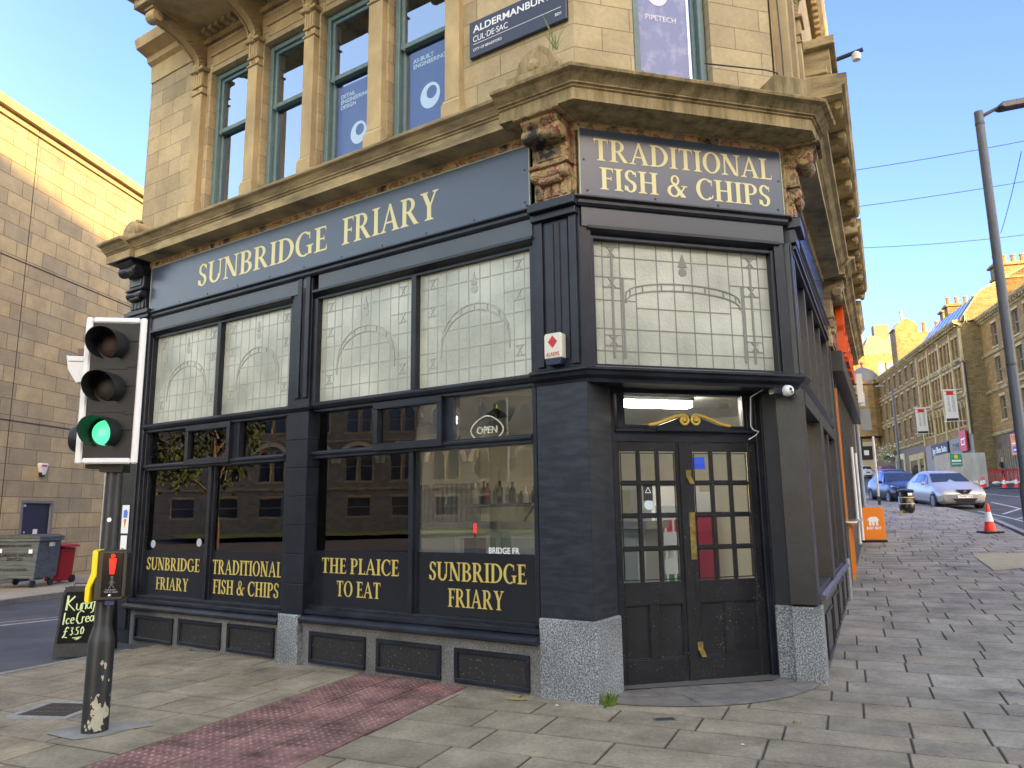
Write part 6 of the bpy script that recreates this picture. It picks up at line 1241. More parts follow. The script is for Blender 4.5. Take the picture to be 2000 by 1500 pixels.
# bins
t=thing('wheelie_bin','big grey metal four wheeled waste container lettered BRADFORD COUNCIL','bin',(-12.6,19.55,gz(-12.6,19.5)+.09),math.radians(-4))
GB=mat('weathered_galvanised_bin',(.13,.155,.165),.65,(.075,.09,.095),scale=6,metal=.3,stretch=(.4,1,3)); d=MB(); d.prism([(-.56,.22),(.56,.22),(.63,1.18),(-.63,1.18)],-.42,.42)
for k in range(7): d.box(-.60,.60,-.435,-.42,.30+k*.125,.325+k*.125)
d.box(-.68,.68,-.47,.47,1.14,1.21); d.build('body',GB,t,bevel=.008)
d=MB(); d.prism([(-.68,1.21),(.68,1.21),(.68,1.25),(.5,1.30),(-.5,1.30),(-.68,1.25)],-.48,.48); d.build('lid',mat('dark_grey_lid',(.05,.052,.05),.5,(.09,.09,.085),scale=8),t,bevel=.01)
d=MB(); d.box(-.69,-.63,-.47,-.40,.3,1.2); d.box(.63,.72,-.05,.05,1.0,1.1); d.build('corner_post',mat('bright_galvanised',(.5,.54,.56),.4,metal=.5),t)
for x in (-.47,.47):
    for y in (-.33,.33):
        d=MB(); d.lathe([(0,-.025),(.05,-.03),(.095,-.025),(.095,.025),(.05,.03),(0,.025)],(x,y,.095),14,'x'); w_=d.build('castor',RUB,t); d=MB(); d.lathe([(0,-.034),(.05,-.033),(.055,-.028)],(x,y,.095),12,'x'); d.box(x-.04,x+.04,y-.04,y+.04,.16,.22); d.build('hub',METAL,w_)
for bt,z,wd,sz in (('BRADFORD COUNCIL',1.03,.86,.1),('DOMESTIC WASTE',.80,.96,.1),('SERVICES',.70,.42,.1),('Tel: 01274 431000',.44,.70,.1)): text_obj('lettering',bt,sz,BLACKP,t,loc=(.02,-.437,z),width=wd,depth=.001,thick=.003)
d=MB(); d.box(-.55,-.33,-.439,-.436,.86,.96); d.box(.38,.48,-.439,-.436,.84,.94); d.build('sticker',WHITE,t)
t=thing('wheelie_bin','red two wheeled bin with white lettering Biffa beside the grey container','bin',(-12.35,20.6,gz(-12.3,20.6)+.08),math.radians(-14))
RB=mat('red_bin_plastic',(.38,.012,.018),.45); d=MB(); d.prism([(-.22,.06),(.20,.06),(.27,.93),(-.27,.93)],-.25,.25); d.build('body',RB,t,bevel=.02); d=MB(); d.prism([(-.29,.93),(.36,.95),(.36,.99),(.2,1.02),(-.2,1.04),(-.29,.99)],-.29,.29); d.build('lid',RB,t,bevel=.01)
for x in (-.2,.2): d=MB(); d.lathe([(0,-.03),(.1,-.03),(.1,.03),(0,.03)],(x,.24,.1),12,'x'); d.build('wheel',RUB,t)
text_obj('lettering','Biffa',.1,WHITE,t,loc=(0,-.256,.60),width=.30,depth=.001,thick=.006); d=MB(); d.box(-.09,.09,-.2575,-.2555,.36,.5); d.build('sticker',WHITE,t)
# ================================================================== RIGHT STREET
def onG(x,y,dz=0): return (x,y,gz(x,y)+dz)
LPo=thing('lamp_post','tall grey street lamp post in the right foreground with its head at the frame edge','street lamp',onG(9.62,14.0,-.1)); 
d=MB(); d.lathe([(.13,0),(.13,1.6),(.095,1.8),(.088,4.5),(.082,9.25),(.0,9.27)],(0,0,0),20); d.build('post',LAMPP,LPo,smooth=True)
d=MB(); d.lathe([(.089,3.95),(.094,3.96),(.094,4.0),(.089,4.01)],(0,0,0),20); d.lathe([(.084,8.95),(.088,8.96),(.088,9.0),(.084,9.01)],(0,0,0),20); d.build('collar',mat('dark_band',(.05,.055,.06),.5),LPo)
d=MB(); d.tube([(0,0,9.12),(.3,0,9.28),(.42,0,9.34)],[.04,.035,.035],8); d.build('arm',DMET,LPo); d=MB(); d.prism([(.38,9.32),(.48,9.28),(1.3,9.44),(1.34,9.50),(.9,9.50),(.45,9.42)],-.12,.12); d.build('lamp_head',mat('dark_grey_casting',(.05,.05,.055),.45),LPo,bevel=.02)
def wire(a_,b_,sag,label):
    d=MB(); pts=[(a_[0]+(b_[0]-a_[0])*i/16,a_[1]+(b_[1]-a_[1])*i/16,a_[2]+(b_[2]-a_[2])*i/16-sag*4*(i/16)*(1-i/16)) for i in range(17)]; d.tube(pts,.012,5); o=d.build('overhead_wire',mat('wire_grey',(.05,.055,.065),.5)); tag(o,label,'wire')
wire((10.2,22.3,9.0+3.2),(21.5,21.5,14.0),.15,'top overhead wire crossing the sky from the eaves to the right edge')
wire((11.2,24.2,8.9+2.9),(23,23.6,13.5),.15,'middle overhead wire crossing behind the lamp post')
wire((12.4,27.3,8.9+2.6),(23.5,28.2,12.7),.2,'lowest overhead wire above the far chimneys'); wire((16.25,21.9,12.7),(19.5,28,12.3),.1,'thin dropper wire linking the overhead wires beside the lamp post')
# just eat style board
JE=thing('pavement_sign','orange pavement board with a white house mark and JUST EAT','sign',onG(9.35,19.6,.0),math.radians(-16)); JE.scale=(.9,.9,.9)
d=MB(); d.prism([(-.30,.06),(.30,.06),(.30,.90),(.27,.96),(.24,.98),(-.24,.98),(-.27,.96),(-.30,.90)],-.02,.02); d.build('panel',ORG,JE,bevel=.005); d=MB(); d.box(-.31,.31,-.2,.2,0,.06); d.build('foot',RUB,JE,bevel=.02)
d=MB(); d.prism([(-.16,.60),(-.17,.62),(-.10,.69),(-.04,.71),(0,.70),(.04,.71),(.08,.70),(.16,.62),(.15,.60),(.12,.60),(.12,.46),(.06,.46),(.06,.56),(.03,.58),(.02,.46),(-.03,.46),(-.04,.57),(-.06,.55),(-.06,.46),(-.12,.46),(-.12,.60)],-.024,-.0205); d.build('house_mark',WHITE,JE); text_obj('lettering','JUST EAT',.1,WHITE,JE,loc=(0,-.022,.38),width=.40,depth=.001,thick=.006)
def cone(x,y,label,s=1,rz=0):
    t=thing('traffic_cone',label,'traffic cone',onG(x,y,roadz(x,y) if x>14.6 else 0),rz,'red and white traffic cones'); t.scale=(s,s,s)
    d=MB(); d.lathe([(.15,.04),(.105,.28)],(0,0,0),18); d.lathe([(.065,.52),(.04,.70),(.03,.73),(0,.74)],(0,0,0),18); d.build('cone_body',mat('cone_red',(.75,.03,.015),.45),t,smooth=True)
    d=MB(); d.lathe([(.105,.28),(.065,.52)],(0,0,0),18); d.build('white_sleeve',mat('cone_white',(.6,.62,.68),.5),t,smooth=True); d=MB(); d.prism([(-.24,.0),(.24,.0),(.23,.04),(-.23,.04)],-.24,.24); d.build('base',RUB,t,bevel=.02); return t
cone(12.8,20.3,'red and white cone alone on the pavement beside the lamp post',1.05)
for x,y,lb in ((29.1,46.4,'cone standing against the end of the white hoarding'),(30.0,47.6,'second cone just behind the one at the hoarding end'),(30.1,45.8,'cone in the road left of the middle of the red barriers'),(30.7,45.6,'cone in the road in front of the middle barrier'),(31.6,45.2,'cone at the right edge of the picture by the barriers'),(24.6,40.2,'cone showing over the bonnet of the silver car')): cone(x,y,lb)
t=thing('litter_bin','black round litter bin with two gold bands and a notice','litter bin',onG(14.25,27.2)); t.scale=(.86,.86,.62)
d=MB(); d.lathe([(.20,0),(.24,.06),(.28,.12),(.30,.3),(.30,.92),(.27,.96),(0,.96)],(0,0,0),22); d.build('drum',mat('gloss_black_bin',(.01,.011,.014),.25),t,smooth=True)
d=MB(); d.lathe([(.305,.50),(.312,.51),(.312,.54),(.305,.55)],(0,0,0),22); d.lathe([(.305,.86),(.312,.87),(.312,.90),(.305,.91)],(0,0,0),22); d.build('gold_band',GOLDP,t)
d=MB()
for i in range(4): a_=i*math.pi/2+.4; d.box(.24*math.cos(a_)-.06,.24*math.cos(a_)+.06,.24*math.sin(a_)-.06,.24*math.sin(a_)+.06,.96,1.2)
d.lathe([(.31,1.2),(.33,1.26),(.27,1.34),(.12,1.38),(0,1.38)],(0,0,0),22); d.build('hood',MATS['gloss_black_bin'],t); d=MB(); d.box(-.08,.1,-.33,-.315,1.0,1.14); d.build('notice',WHITE,t)
tuft(Matrix.Translation(onG(13.95,27.1)),60,.15,'clump of pale weeds at the foot of the litter bin',9,mat('pale_weed',(.3,.33,.16),.7),sp=.25)
t=thing('sign_post','slim pale pole with a black foot on the pavement before the blue car','pole',onG(15.75,32.3)); d=MB(); d.lathe([(.045,.35),(.045,2.95),(0,2.96)],(0,0,0),10); d.build('shaft',mat('pale_pole',(.42,.44,.45),.5),t); d=MB(); d.lathe([(.06,0),(.06,.35),(.045,.36)],(0,0,0),10); d.build('foot',BLACKP,t)
t=thing('lamp_post','far street lamp with a short arm standing before the terrace','street lamp',onG(35.6,68.5)); d=MB(); d.lathe([(.16,0),(.15,2),(.11,2.2),(.085,8.6),(0,8.6)],(0,0,0),10); d.build('post',LAMPP,t); d=MB(); d.tube([(0,0,8.4),(-.5,-.1,8.65),(-.9,-.2,8.7)],.04,6); d.build('arm',LAMPP,t); d=MB(); d.box(-1.6,-.85,-.34,-.1,8.66,8.76); d.build('lamp_head',METAL,t)
# cars
def car(label,x,y,az,paint,L=4.3,W=1.76,H=1.46,plate=None,group='cars parked along the kerb',hatch=True,rear=False,zo=-.08):
    th=math.radians(-az); t=thing('parked_car',label,'car',onG(x,y,0),0,group)
    # pitch with the hill
    dx,dy=math.sin(math.radians(az)),math.cos(math.radians(az)); sl=(gz(x+dx*2,y+dy*2)-gz(x-dx*2,y-dy*2))/4
    t.matrix_world=Matrix.Translation(onG(x,y,roadz(x,y)))@Matrix.Rotation(th,4,'Z')@Matrix.Rotation(math.atan(sl),4,'X')
    # local: x right, y forward(up the hill); the nose points to -y unless rear
    f=1 if not rear else -1
    st=[(0,.30,.62,.60,.60),(.08,.24,.72,.76,.70),(.30,.20,.80,.84,.78),(.85,.18,.93,.88,.80),(1.15,.18,.99,.88,.74),(1.25,.18,1.02,.88,.72),(1.95,.18,1.38,.88,.60),(2.3,.18,1.45,.88,.60),(2.9,.18,1.46,.88,.60),(3.5,.19,1.38,.87,.58),(3.9,.22,1.12,.85,.64),(4.15,.28,1.0,.80,.66),(4.3,.36,.90,.66,.58)]
    b=MB(); rings=[]; sc=L/4.3; hs=H/1.46; ws=W/1.76
    for s_,zb,zt,wv,wr in st:
        y_=(s_*sc-L/2)*f; belt=min(zt-.02,.93+.03*(s_/4.3)) if zt>1.05 else zt-.07
        pts=[(0,zb),(wv*.82,zb),(wv*.97,zb+.10),(wv,zb+.28),(wv*1.0,(belt+zb+.28)/2),(wv*.955,belt),(wr if zt>1.05 else wv*.86,zt-.05 if zt>1.05 else zt-.025),((wr*.85 if zt>1.05 else wv*.6),zt),(0,zt+.015)]
        r_=[(px*ws,y_,pz*hs) for px,pz in pts]; r_+= [(-px*ws,y_,pz*hs) for px,pz in pts[-2:0:-1]]
        rings.append(r_)
    n=len(rings[0])
    for r_ in rings: b.v+=r_
    for i in range(len(rings)-1):
        for j in range(n): b.f.append([i*n+j,(i+1)*n+j,(i+1)*n+(j+1)%n,i*n+(j+1)%n]); b.m.append(0)
    b.f.append(list(range(n))); b.m.append(0); b.f.append([(len(rings)-1)*n+j for j in range(n)]); b.m.append(0)
    body=b.build('body',paint,t,smooth=True)
    gl=mat('car_glass',(.012,.016,.02),.06,spec=.9)
    def panel(name,quads,off=.006,m=gl):
        p=MB()
        for q in quads:
            q=[Vector(v) for v in q]; nn=(q[1]-q[0]).cross(q[3]-q[0]).normalized(); c=sum(q,Vector())/4
            if nn.dot(c-Vector((0,0,.6)))<0: nn=-nn
            p.add([v+nn*off for v in q],[(0,1,2,3)])
        p.build(name,m,t,smooth=False)
    def lerp(a_,b_,u): return Vector(a_)+(Vector(b_)-Vector(a_))*u
    R_=rings
    # windscreen (stations 5..6) and rear window (9..10)
    def cross(i,k,u=.10):
        a0,a1=Vector(R_[i][7]),Vector(R_[k][7]); a0=Vector((R_[i][6][0],a0.y,R_[i][6][2])); a1=Vector((R_[k][6][0],R_[k][7][1],R_[k][6][2]))
        p0,p1=lerp(a0,a1,.04),lerp(a0,a1,.92); z=.012
        return [Vector((-p0.x*.93,p0.y,p0.z+z)),Vector((p0.x*.93,p0.y,p0.z+z)),Vector((p1.x*.93,p1.y,p1.z+.05)),Vector((-p1.x*.93,p1.y,p1.z+.05))]
    panel('windscreen',[cross(5,6)],.022); panel('rear_window',[cross(10,9)],.022)
    for sd in (1,-1):
        for (i,k,u0,u1) in ((6,7,.0,1),(7,8,.06,.96),(8,9,.06,.9)):
            def pt(ii,fr_): 
                lo,hi=Vector(R_[ii][5]),Vector(R_[ii][6]); v=lo+(hi-lo)*fr_; v.x*=sd; return v
            a_=lerp(pt(i,.10),pt(k,.10),u0); b_=lerp(pt(i,.10),pt(k,.10),u1); c_=lerp(pt(i,.9),pt(k,.9),u1); d_=lerp(pt(i,.9),pt(k,.9),u0)
            panel('side_window',[[a_,b_,c_,d_]],.008)
        lo5,lo6,hi6=Vector(R_[5][5]),Vector(R_[6][5]),Vector(R_[6][6]); p_=MB(); tri=[lerp(lo5,lo6,.25),lerp(lo5,lo6,.97),lerp(lo6,hi6,.85)]
        p_.add([(v.x*sd+sd*.008,v.y,v.z+.02) for v in tri],[(0,1,2)]); p_.build('quarter_light',gl,t)
        m_=MB(); yy=(1.45*sc-L/2)*f; m_.box(min(sd*.90,sd*1.06)*ws,max(sd*.90,sd*1.06)*ws,yy-.05,yy+.06,.92*hs,1.05*hs); m_.build('door_mirror',paint,t,bevel=.03)
        for k_,ya in enumerate((.82,3.45)):
            yy=(ya*sc-L/2)*f; x_=sd*(W/2-.11)
            wl=MB(); wl.lathe([(.20,-.115),(.29,-.115),(.315,-.09),(.315,.09),(.29,.115),(.20,.115)],(x_,yy,.315),22,'x'); wo=wl.build('wheel',RUB,t,smooth=True)
            rm=MB(); rm.lathe([(0,.10*sd),(.05,.115*sd),(.07,.10*sd),(.2,.10*sd),(.205,.118*sd)],(x_,yy,.315),18,'x')
            for q in range(7):
                a_=q*2*math.pi/7; c_,s2=math.cos(a_),math.sin(a_); v0=[(x_+sd*.119,yy+c_*.03-s2*.02,.315+s2*.03+c_*.02),(x_+sd*.119,yy+c_*.03+s2*.02,.315+s2*.03-c_*.02),(x_+sd*.121,yy+c_*.2+s2*.025,.315+s2*.2-c_*.025),(x_+sd*.121,yy+c_*.2-s2*.025,.315+s2*.2+c_*.025)]; rm.add(v0,[(0,1,2,3)])
            rm.build('rim',METAL,wo)
            ar=MB(); ar.lathe([(.345,0),(.37,.006*sd),(.33,.012*sd),(.30,-.02*sd)],(sd*W/2*.99,yy,.315),20,'x',a0=-.15,a1=math.pi+.15); ar.build('wheel_arch',mat('arch_black',(.012,.012,.012),.7),t)
        # front lamps and tail lamps
        hl=MB(); y0=(.10*sc-L/2)*f
        hl.add([(sd*.50*ws,y0-.06*f,.60),(sd*.74*ws,y0+.05*f,.62),(sd*.845*ws,y0+.45*f,.80),(sd*.79*ws,y0+.42*f,.845),(sd*.60*ws,y0+.06*f,.745)],[(0,1,2,3,4)]); hl.build('headlight',mat('headlight_lens',(.35,.37,.38),.12,spec=.9),t)
        tl=MB(); y1=(4.18*sc-L/2)*f; tl.box(min(sd*.60,sd*.80)*ws,max(sd*.60,sd*.80)*ws,min(y1,y1+.09*f),max(y1,y1+.09*f),.72,.90); tl.build('tail_light',RED,t)
        fg=MB(); fg.box(min(sd*.52,sd*.74)*ws,max(sd*.52,sd*.74)*ws,*sorted((y0-.03*f,y0+.10*f)),.33,.45); fg.lathe([(0,.0),(.04,-.01)],(sd*.62*ws,y0-.04*f,.39),8,'y'); fg.build('fog_lamp_recess',mat('recess_black',(.01,.01,.01),.5),t)
    g_=MB(); y0=(0*sc-L/2)*f; yf=lambda e:y0-e*f
    g_.prism([(-.26,.76),(-.13,.60),(.13,.60),(.26,.76)],*sorted((yf(.03),yf(-.25)))); g_.build('grille',mat('grille_black',(.008,.01,.014),.4),t)
    g_=MB(); g_.prism([(-.44,.42),(-.30,.27),(.30,.27),(.44,.42)],*sorted((yf(.015),yf(-.15)))); g_.build('lower_grille',MATS['grille_black'],t)
    g_=MB(); g_.box(-.05,.05,*sorted((yf(.045),yf(.03))),.66,.73); g_.build('badge',STEEL,t)
    g_=MB(); g_.box(-.26,.26,*sorted((yf(.045),yf(.0))),.44,.55); pl=g_.build('number_plate',WHITE,t)
    if plate and not rear: text_obj('lettering',plate,.1,BLACKP,pl,loc=(0,yf(.047),.495),width=.44,height=.075,depth=.001)
    u_=MB(); u_.box(-W/2*.8,W/2*.8,-L/2*.86,L/2*.86,.16,.30); u_.build('underbody',RUB,t)
    return t
def paintm(n,c,metal=.3): return mat(n,c,.3,metal=metal,coat=.25,spec=.35)
car('silver hatchback at the front of the row facing the camera, plate OV08 YDJ',17.75,30.9,11,paintm('silver_paint',(.40,.40,.40),.35),plate='OV08 YDJ')
car('dark blue car parked directly behind the silver hatchback',18.5,36.0,10,paintm('dark_blue_paint',(.004,.007,.022),0),L=4.4)
car('black car mostly hidden behind the dark blue one',23.7,46.5,15,paintm('black_paint',(.012,.012,.014)))
car('red car further up the hill behind the pale pole',35.7,71.5,15,paintm('red_car_paint',(.22,.01,.02)),rear=True)
car('white car furthest up the hill, coming down towards the camera',40.3,85.5,15,paintm('white_car_paint',(.55,.56,.57),.0))
# works area
hb=[(30.2,52.5),(28.2,46.8),(33.6,47.2)]
t=thing('site_hoarding','white corrugated site hoarding with a green notice behind the silver car','hoarding',onG(29.0,49.5,0))
def seg_panel(mb,p,q,z0,z1,rib=True):
    a_,b_=Vector(p),Vector(q); L_=(b_-a_).length; dr=(b_-a_)/L_; nn=Vector((dr.y,-dr.x)); k=max(1,int(L_/.28))
    for i in range(k):
        s0,s1=L_*i/k,L_*(i+1)/k; o_=.03 if i%2 and rib else 0; u,v_=a_+dr*s0+nn*o_,a_+dr*s1+nn*o_
        mb.add([(u.x,u.y,z0),(v_.x,v_.y,z0),(v_.x,v_.y,z1),(u.x,u.y,z1),(u.x-nn.x*.05,u.y-nn.y*.05,z0),(v_.x-nn.x*.05,v_.y-nn.y*.05,z0),(v_.x-nn.x*.05,v_.y-nn.y*.05,z1),(u.x-nn.x*.05,u.y-nn.y*.05,z1)],[(0,1,2,3),(5,4,7,6),(3,2,6,7),(0,4,5,1),(0,3,7,4),(1,5,6,2)])
d=MB(); seg_panel(d,(0,0),(2.4,-.1),-.5,2.2); d.build('white_panel',mat('dirty_white_sheet',(.50,.51,.50),.5,(.36,.36,.35),scale=1.5,stretch=(1,1,.3)),t)
d=MB(); seg_panel(d,(.85,3.2),(0,0),-.3,2.2,False); d.build('plywood_panel',mat('buff_plywood',(.42,.34,.24),.8,(.34,.27,.2),scale=2),t)
d=MB(); d.box(.1,.85,-.10,-.075,1.35,2.15); nt_=d.build('green_notice',mat('green_notice_board',(.01,.28,.19),.5),t)
d=MB(); d.lathe([(0,-.112),(.14,-.11),(.14,-.10)],(.475,0,1.95),14,'y'); d.build('yellow_flower_mark',mat('yellow_mark',(.7,.6,.05),.5),nt_)
d=MB(); d.box(.17,.78,-.11,-.10,1.62,1.74); d.box(.17,.78,-.11,-.10,1.45,1.49); d.build('white_lettering_band',WHITE,nt_)
def barrier(x,y,rz,label):
    t=thing('plastic_barrier',label,'barrier',onG(x,y,0),rz,'red plastic barriers round the works')
    d=MB(); d.box(-1,1,-.03,.03,.90,1.0); d.box(-1,1,-.03,.03,.14,.22)
    for i in range(9): d.box(-1+i*.24,-.94+i*.24,-.02,.02,.22,.90)
    for i in range(8): d.bar(-.97+i*.24,.25,-.76+i*.24,.88,.03,-.015,.015)
    d.build('panel',RED,t); d=MB(); d.box(-.8,-.7,-.25,.25,0,.14); d.box(.7,.8,-.25,.25,0,.14); d.build('feet',BLACKP,t)
bl=['nearest the white hoarding','second from the hoarding','in front of the standing man','right of the standing man','at the right edge of the picture']
for i in range(4): barrier(32.5+2.02*i,49.6-.35*i,math.radians(-10),'red plastic barrier '+[bl[0],bl[1],bl[2],bl[4]][i])
rnd=random.Random(21)
for i in range(9):
    x,y=31.7+i*.5,49.0-i*.12
    d=MB(); d.lathe([(0,-.0),(.22,.02),(.30,.10),(.24,.19),(.10,.24),(0,.24)],(0,0,0),10); o=d.build('sandbag',mat('white_sandbag',(.55,.54,.5),.8),smooth=True); o.location=onG(x,y); o.rotation_euler=(0,0,rnd.random()*3); o.scale=(1.3,.8,1); tag(o,['first','second','third','fourth','fifth','sixth','seventh','eighth','last'][i]+' white sandbag from the hoarding along the feet of the red barriers','sandbag','sandbags along the barrier feet')
# banners, shop signs, flowers
def banner(s_,z0,z1,label):
    t=thing('street_banner',label,'banner',M=RF()@Matrix.Translation((s_,-.2,z0))); h=z1-z0; w_=.95
    d=MB(); d.box(-.015,.015,-.3-w_,-.3,0,h); d.build('cloth',mat('white_banner_cloth',(.62,.60,.60),.7),t)
    d=MB(); d.tube([(0,.2,h+.03),(0,-.5-w_,h+.03)],.03,6); d.tube([(0,.2,-.03),(0,-.5-w_,-.03)],.03,6); d.build('arms',WPL,t)
    d=MB(); d.box(.015,.02,-.3-w_+.2,-.5,h*.83,h-.08); d.box(.0155,.021,-.3-w_+.08,-.38,h-.14,h-.08); d.box(.0155,.021,-.3-w_+.08,-.38,h*.83,h*.83+.05); d.build('red_mark',RED,t)
    for q,tx in enumerate(('INDEPENDENT','QUARTER')):
        o=text_obj('lettering',tx,.1,mat('grey_banner_print',(.14,.14,.16),.6),t,width=h*.52,height=.20,depth=.002); o.matrix_local=Matrix.Translation((.022,-.3-w_*.3-w_*.38*q,h*.54))@Matrix.Rotation(math.radians(90),4,'Z')@Matrix.Rotation(math.radians(90),4,'Y')
    d=MB(); d.box(.0152,.02,-.3-w_+.03,-.33,0,.22); d.build('dark_hem',BLACKP,t)
banner(-14.6,8.4,10.8,'white vertical banner with a red mark on the left of the gothic front'); banner(-6.0,8.6,11.2,'white vertical banner with a red mark nearest the gothic gable')
t=thing('to_let_board','orange TO LET board over the boarded shop','sign',M=RF(1.45,-4.8)@Matrix.Translation((5.2,-.35,5.3))); d=MB(); d.box(-.9,.9,-.03,.03,0,1.55); d.build('panel',ORG,t); text_obj('lettering','TO LET',.3,mat('dark_red_print',(.3,.02,.02),.5),t,loc=(0,-.034,1.25),width=1.4,height=.35,depth=.002); d=MB(); d.box(-.62,.62,-.04,-.031,.15,.62); d.build('blue_strip',mat('blue_strip_print',(.03,.08,.4),.5),t); d=MB(); d.box(-.5,.5,-.045,-.041,.3,.42); d.box(-.7,.7,-.036,-.031,.8,.88); d.build('white_lines',WHITE,t)
t=thing('shop_sign','square red sign with a white box mark over the grey shopfront','sign',M=RF()@Matrix.Translation((-6.4,-.25,6.1))); d=MB(); d.box(-.8,.8,-.05,.05,0,1.7); d.build('panel',RED,t); d=MB(); 
for q in ((-.4,.4,.95,1.05),(-.4,.4,.5,.6),(-.4,-.3,.6,.95),(.3,.4,.6,.95),(.4,.6,1.0,1.08)): d.box(q[0],q[1],-.06,-.05,q[2],q[3])
d.build('box_mark',WHITE,t)
t=thing('shop_sign','black fascia with pale script lettering on the gothic building','sign',M=RF()@Matrix.Translation((-13.2,-.12,6.0))); d=MB(); d.box(-2.4,2.4,-.05,.05,0,1.3); d.build('fascia',BLACKP,t); text_obj('lettering','Jay Slice Suits',.5,WHITE,t,loc=(0,-.06,.65),width=4.1,depth=.004,thick=.01)
t=thing('shop_sign','grey fascia lettered TYPE beside the red square sign','sign',M=RF()@Matrix.Translation((-8.6,-.12,6.0))); d=MB(); d.box(-1.5,1.3,-.05,.05,0,1.2); d.build('fascia',mat('grey_fascia',(.2,.2,.19),.6),t); text_obj('lettering','TYPE',.5,BLACKP,t,loc=(0,-.06,.6),width=1.9,depth=.004)
for k,(s_,w_,z0,z1,m_,lb) in enumerate(((-22,3.2,4.5,6.9,'a','dark shop entrance in the terrace with a pale stone surround'),(-27.5,3.6,4.7,7.3,'b','cream fronted shop window under the flower basket'),(-19.3,1.9,3.9,6.9,'c','stone framed doorway at the joint of terrace and gothic front'))):
    t=thing('shopfront',lb,'shopfront',M=RF()@Matrix.Translation((s_,-.10,0))); d=MB(); d.box(-w_/2,w_/2,-.05,.08,z1-.6,z1); d.box(-w_/2,-w_/2+.25,-.05,.08,z0-1,z1-.6); d.box(w_/2-.25,w_/2,-.05,.08,z0-1,z1-.6); d.build('surround',[STP,mat('cream_shop_paint',(.5,.44,.3),.6),STP][k],t); d=MB(); d.box(-w_/2+.25,w_/2-.25,.0,.05,z0-1,z1-.6); d.build('glazing',GD,t)
t=thing('flower_basket','hanging display of pink and pale green flowers over a shop on the far side','flowers',M=RF()@Matrix.Translation((-30,-.9,7.6))); d=MB(); rnd=random.Random(5)
for i in range(260):
    p=Vector((rnd.gauss(0,1.1),rnd.gauss(0,.35),rnd.gauss(0,.38))); a_=Vector((rnd.gauss(0,1),rnd.gauss(0,1),rnd.gauss(0,1))).normalized()*.13; b_=a_.orthogonal().normalized()*.1; d.add([p-a_,p+b_,p+a_,p-b_],[(0,1,2,3)],rnd.choice((0,0,1,2)))
d.build('blooms',[mat('pale_green_leaf',(.2,.28,.08),.7),mat('pink_petal',(.5,.25,.35),.6),mat('white_petal',(.6,.58,.5),.6)],t,fix=False); d=MB(); d.tube([(-1,0,.1),(-1,.9,.3)],.04,6); d.box(-1.3,1.3,-.2,.2,-.55,-.3); d.build('trough',BLACKP,t)
t=thing('traffic_light','dark far traffic signal beside the sign post','traffic light',onG(24.3,52)); d=MB(); d.lathe([(.06,0),(.06,3.2),(0,3.2)],(0,0,0),8); d.build('pole',DMET,t); d=MB(); d.box(-.2,.2,-.15,.05,2.5,3.5); d.build('backing_board',HB,t)
for z,m_ in ((3.3,'dark_red_lens'),(3.0,'dark_amber_lens'),(2.7,'dark_red_lens')): d=MB(); d.lathe([(0,-.2),(.09,-.17),(.1,-.15)],(0,0,z),12,'y'); d.build('lens',MATS[m_],t)
# standing man behind the barriers
import bmesh
P_=tag(bpy.data.objects.new('person',None),'man in a dark open jacket over a grey top standing behind the red barriers','person'); COL.objects.link(P_); P_.location=onG(33.95,51.6); P_.rotation_euler=(0,0,math.radians(30))
def skin(name,jo,ed,m,par,sub=2):
    me=bpy.data.meshes.new(name); me.from_pydata([j[0] for j in jo],ed,[]); o=bpy.data.objects.new(name,me); COL.objects.link(o); o.parent=par
    o.modifiers.new('skin','SKIN'); sv=me.skin_vertices[0].data if me.skin_vertices else None
    if sv is None:
        b=bmesh.new(); b.from_mesh(me); b.verts.layers.skin.verify(); b.to_mesh(me); b.free(); sv=me.skin_vertices[0].data
    for i,j in enumerate(jo): r=j[1]; sv[i].radius=r if isinstance(r,tuple) else (r,r); sv[i].use_root=(i==0)
    s_=o.modifiers.new('sub','SUBSURF'); s_.levels=sub; s_.render_levels=sub; me.materials.append(m); return o
SK=mat('skin',(.42,.24,.17),.55)
jo=[((0,0,.95),(.15,.11)),((0,0,1.15),(.14,.10)),((0,0,1.38),(.17,.11)),((0,0,1.50),.07),((0,-.01,1.58),.055),((0,-.02,1.68),(.075,.09)),((0,-.01,1.76),(.07,.085)),
((-.19,0,1.42),.06),((-.25,.02,1.16),.045),((-.24,-.08,.93),.035),((-.23,-.12,.84),.035),((.19,0,1.42),.06),((.25,.02,1.16),.045),((.24,-.08,.93),.035),((.23,-.12,.84),.035),
((-.09,0,.88),.09),((-.10,-.01,.48),.06),((-.10,.02,.09),.045),((-.11,-.13,.04),.04),((.09,0,.88),.09),((.10,-.01,.48),.06),((.10,.02,.09),.045),((.11,-.13,.04),.04)]
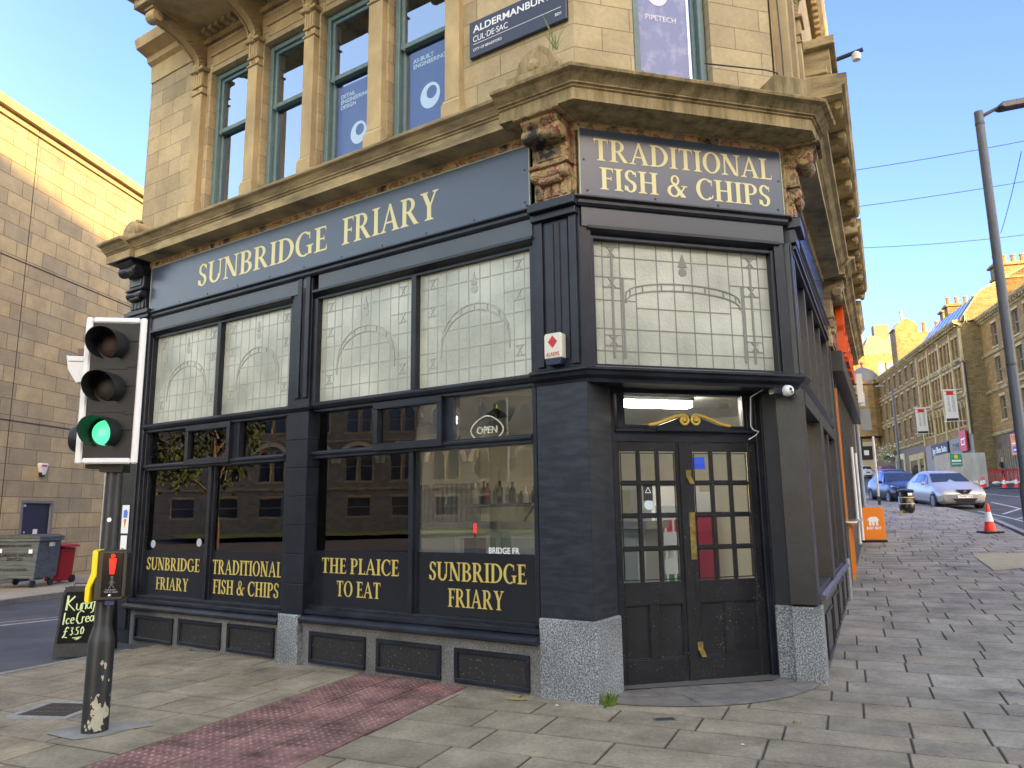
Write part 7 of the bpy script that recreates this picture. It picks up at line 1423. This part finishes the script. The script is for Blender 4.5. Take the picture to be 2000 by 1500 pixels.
bd=skin('body',jo,[(0,1),(1,2),(2,3),(3,4),(4,5),(5,6),(2,7),(7,8),(8,9),(9,10),(2,11),(11,12),(12,13),(13,14),(0,15),(15,16),(16,17),(17,18),(0,19),(19,20),(20,21),(21,22)],SK,P_)
jk=[((0,0,.88),(.19,.14)),((0,0,1.15),(.175,.13)),((0,0,1.40),(.19,.13)),((-.20,0,1.42),.08),((-.26,.02,1.16),.065),((-.25,-.08,.95),.05),((.20,0,1.42),.08),((.26,.02,1.16),.065),((.25,-.08,.95),.05)]
skin('jacket',jk,[(0,1),(1,2),(2,3),(3,4),(4,5),(2,6),(6,7),(7,8)],mat('navy_jacket',(.015,.018,.035),.8),P_)
d=MB(); d.prism([(-.075,.92),(.075,.92),(.085,1.40),(.04,1.47),(-.04,1.47),(-.085,1.40)],-.155,-.10); d.build('grey_top',mat('grey_knit',(.16,.18,.2),.9),P_,bevel=.01)
skin('trousers',[((0,0,.90),(.155,.12)),((-.095,0,.82),.10),((-.10,-.01,.48),.075),((-.10,.02,.12),.065),((.095,0,.82),.10),((.10,-.01,.48),.075),((.10,.02,.12),.065)],[(0,1),(1,2),(2,3),(0,4),(4,5),(5,6)],mat('dark_trousers',(.02,.02,.025),.8),P_)
skin('hair',[((0,.02,1.78),(.075,.08)),((0,.05,1.70),(.07,.06))],[(0,1)],mat('grey_hair',(.1,.09,.08),.8),P_,1)

# scraps on the paving
rnd=random.Random(77)
sc_=[((-.9,5.2),'crumpled pale receipt near the tactile strip'),((1.6,5.6),'small cigarette end on the slabs before the door'),((.35,6.75),'white paper scrap beside the granite corner'),((4.2,6.6),'dry leaf on the right pavement nearest the door')]
for k,((x,y),lb) in enumerate(sc_):
    d=MB(); pts=[(rnd.uniform(.6,1.2)*.022*math.cos(q*1.05),rnd.uniform(.6,1.2)*.016*math.sin(q*1.05),.004+rnd.random()*.006) for q in range(6)]; d.add([(0,0,.012)]+pts,[(0,1+q,1+(q+1)%6) for q in range(6)]); o=d.build('litter_scrap',[WHITE,mat('dry_leaf',(.25,.14,.05),.8)][k==3],fix=False); o.location=onG(x,y); tag(o,lb,'litter')
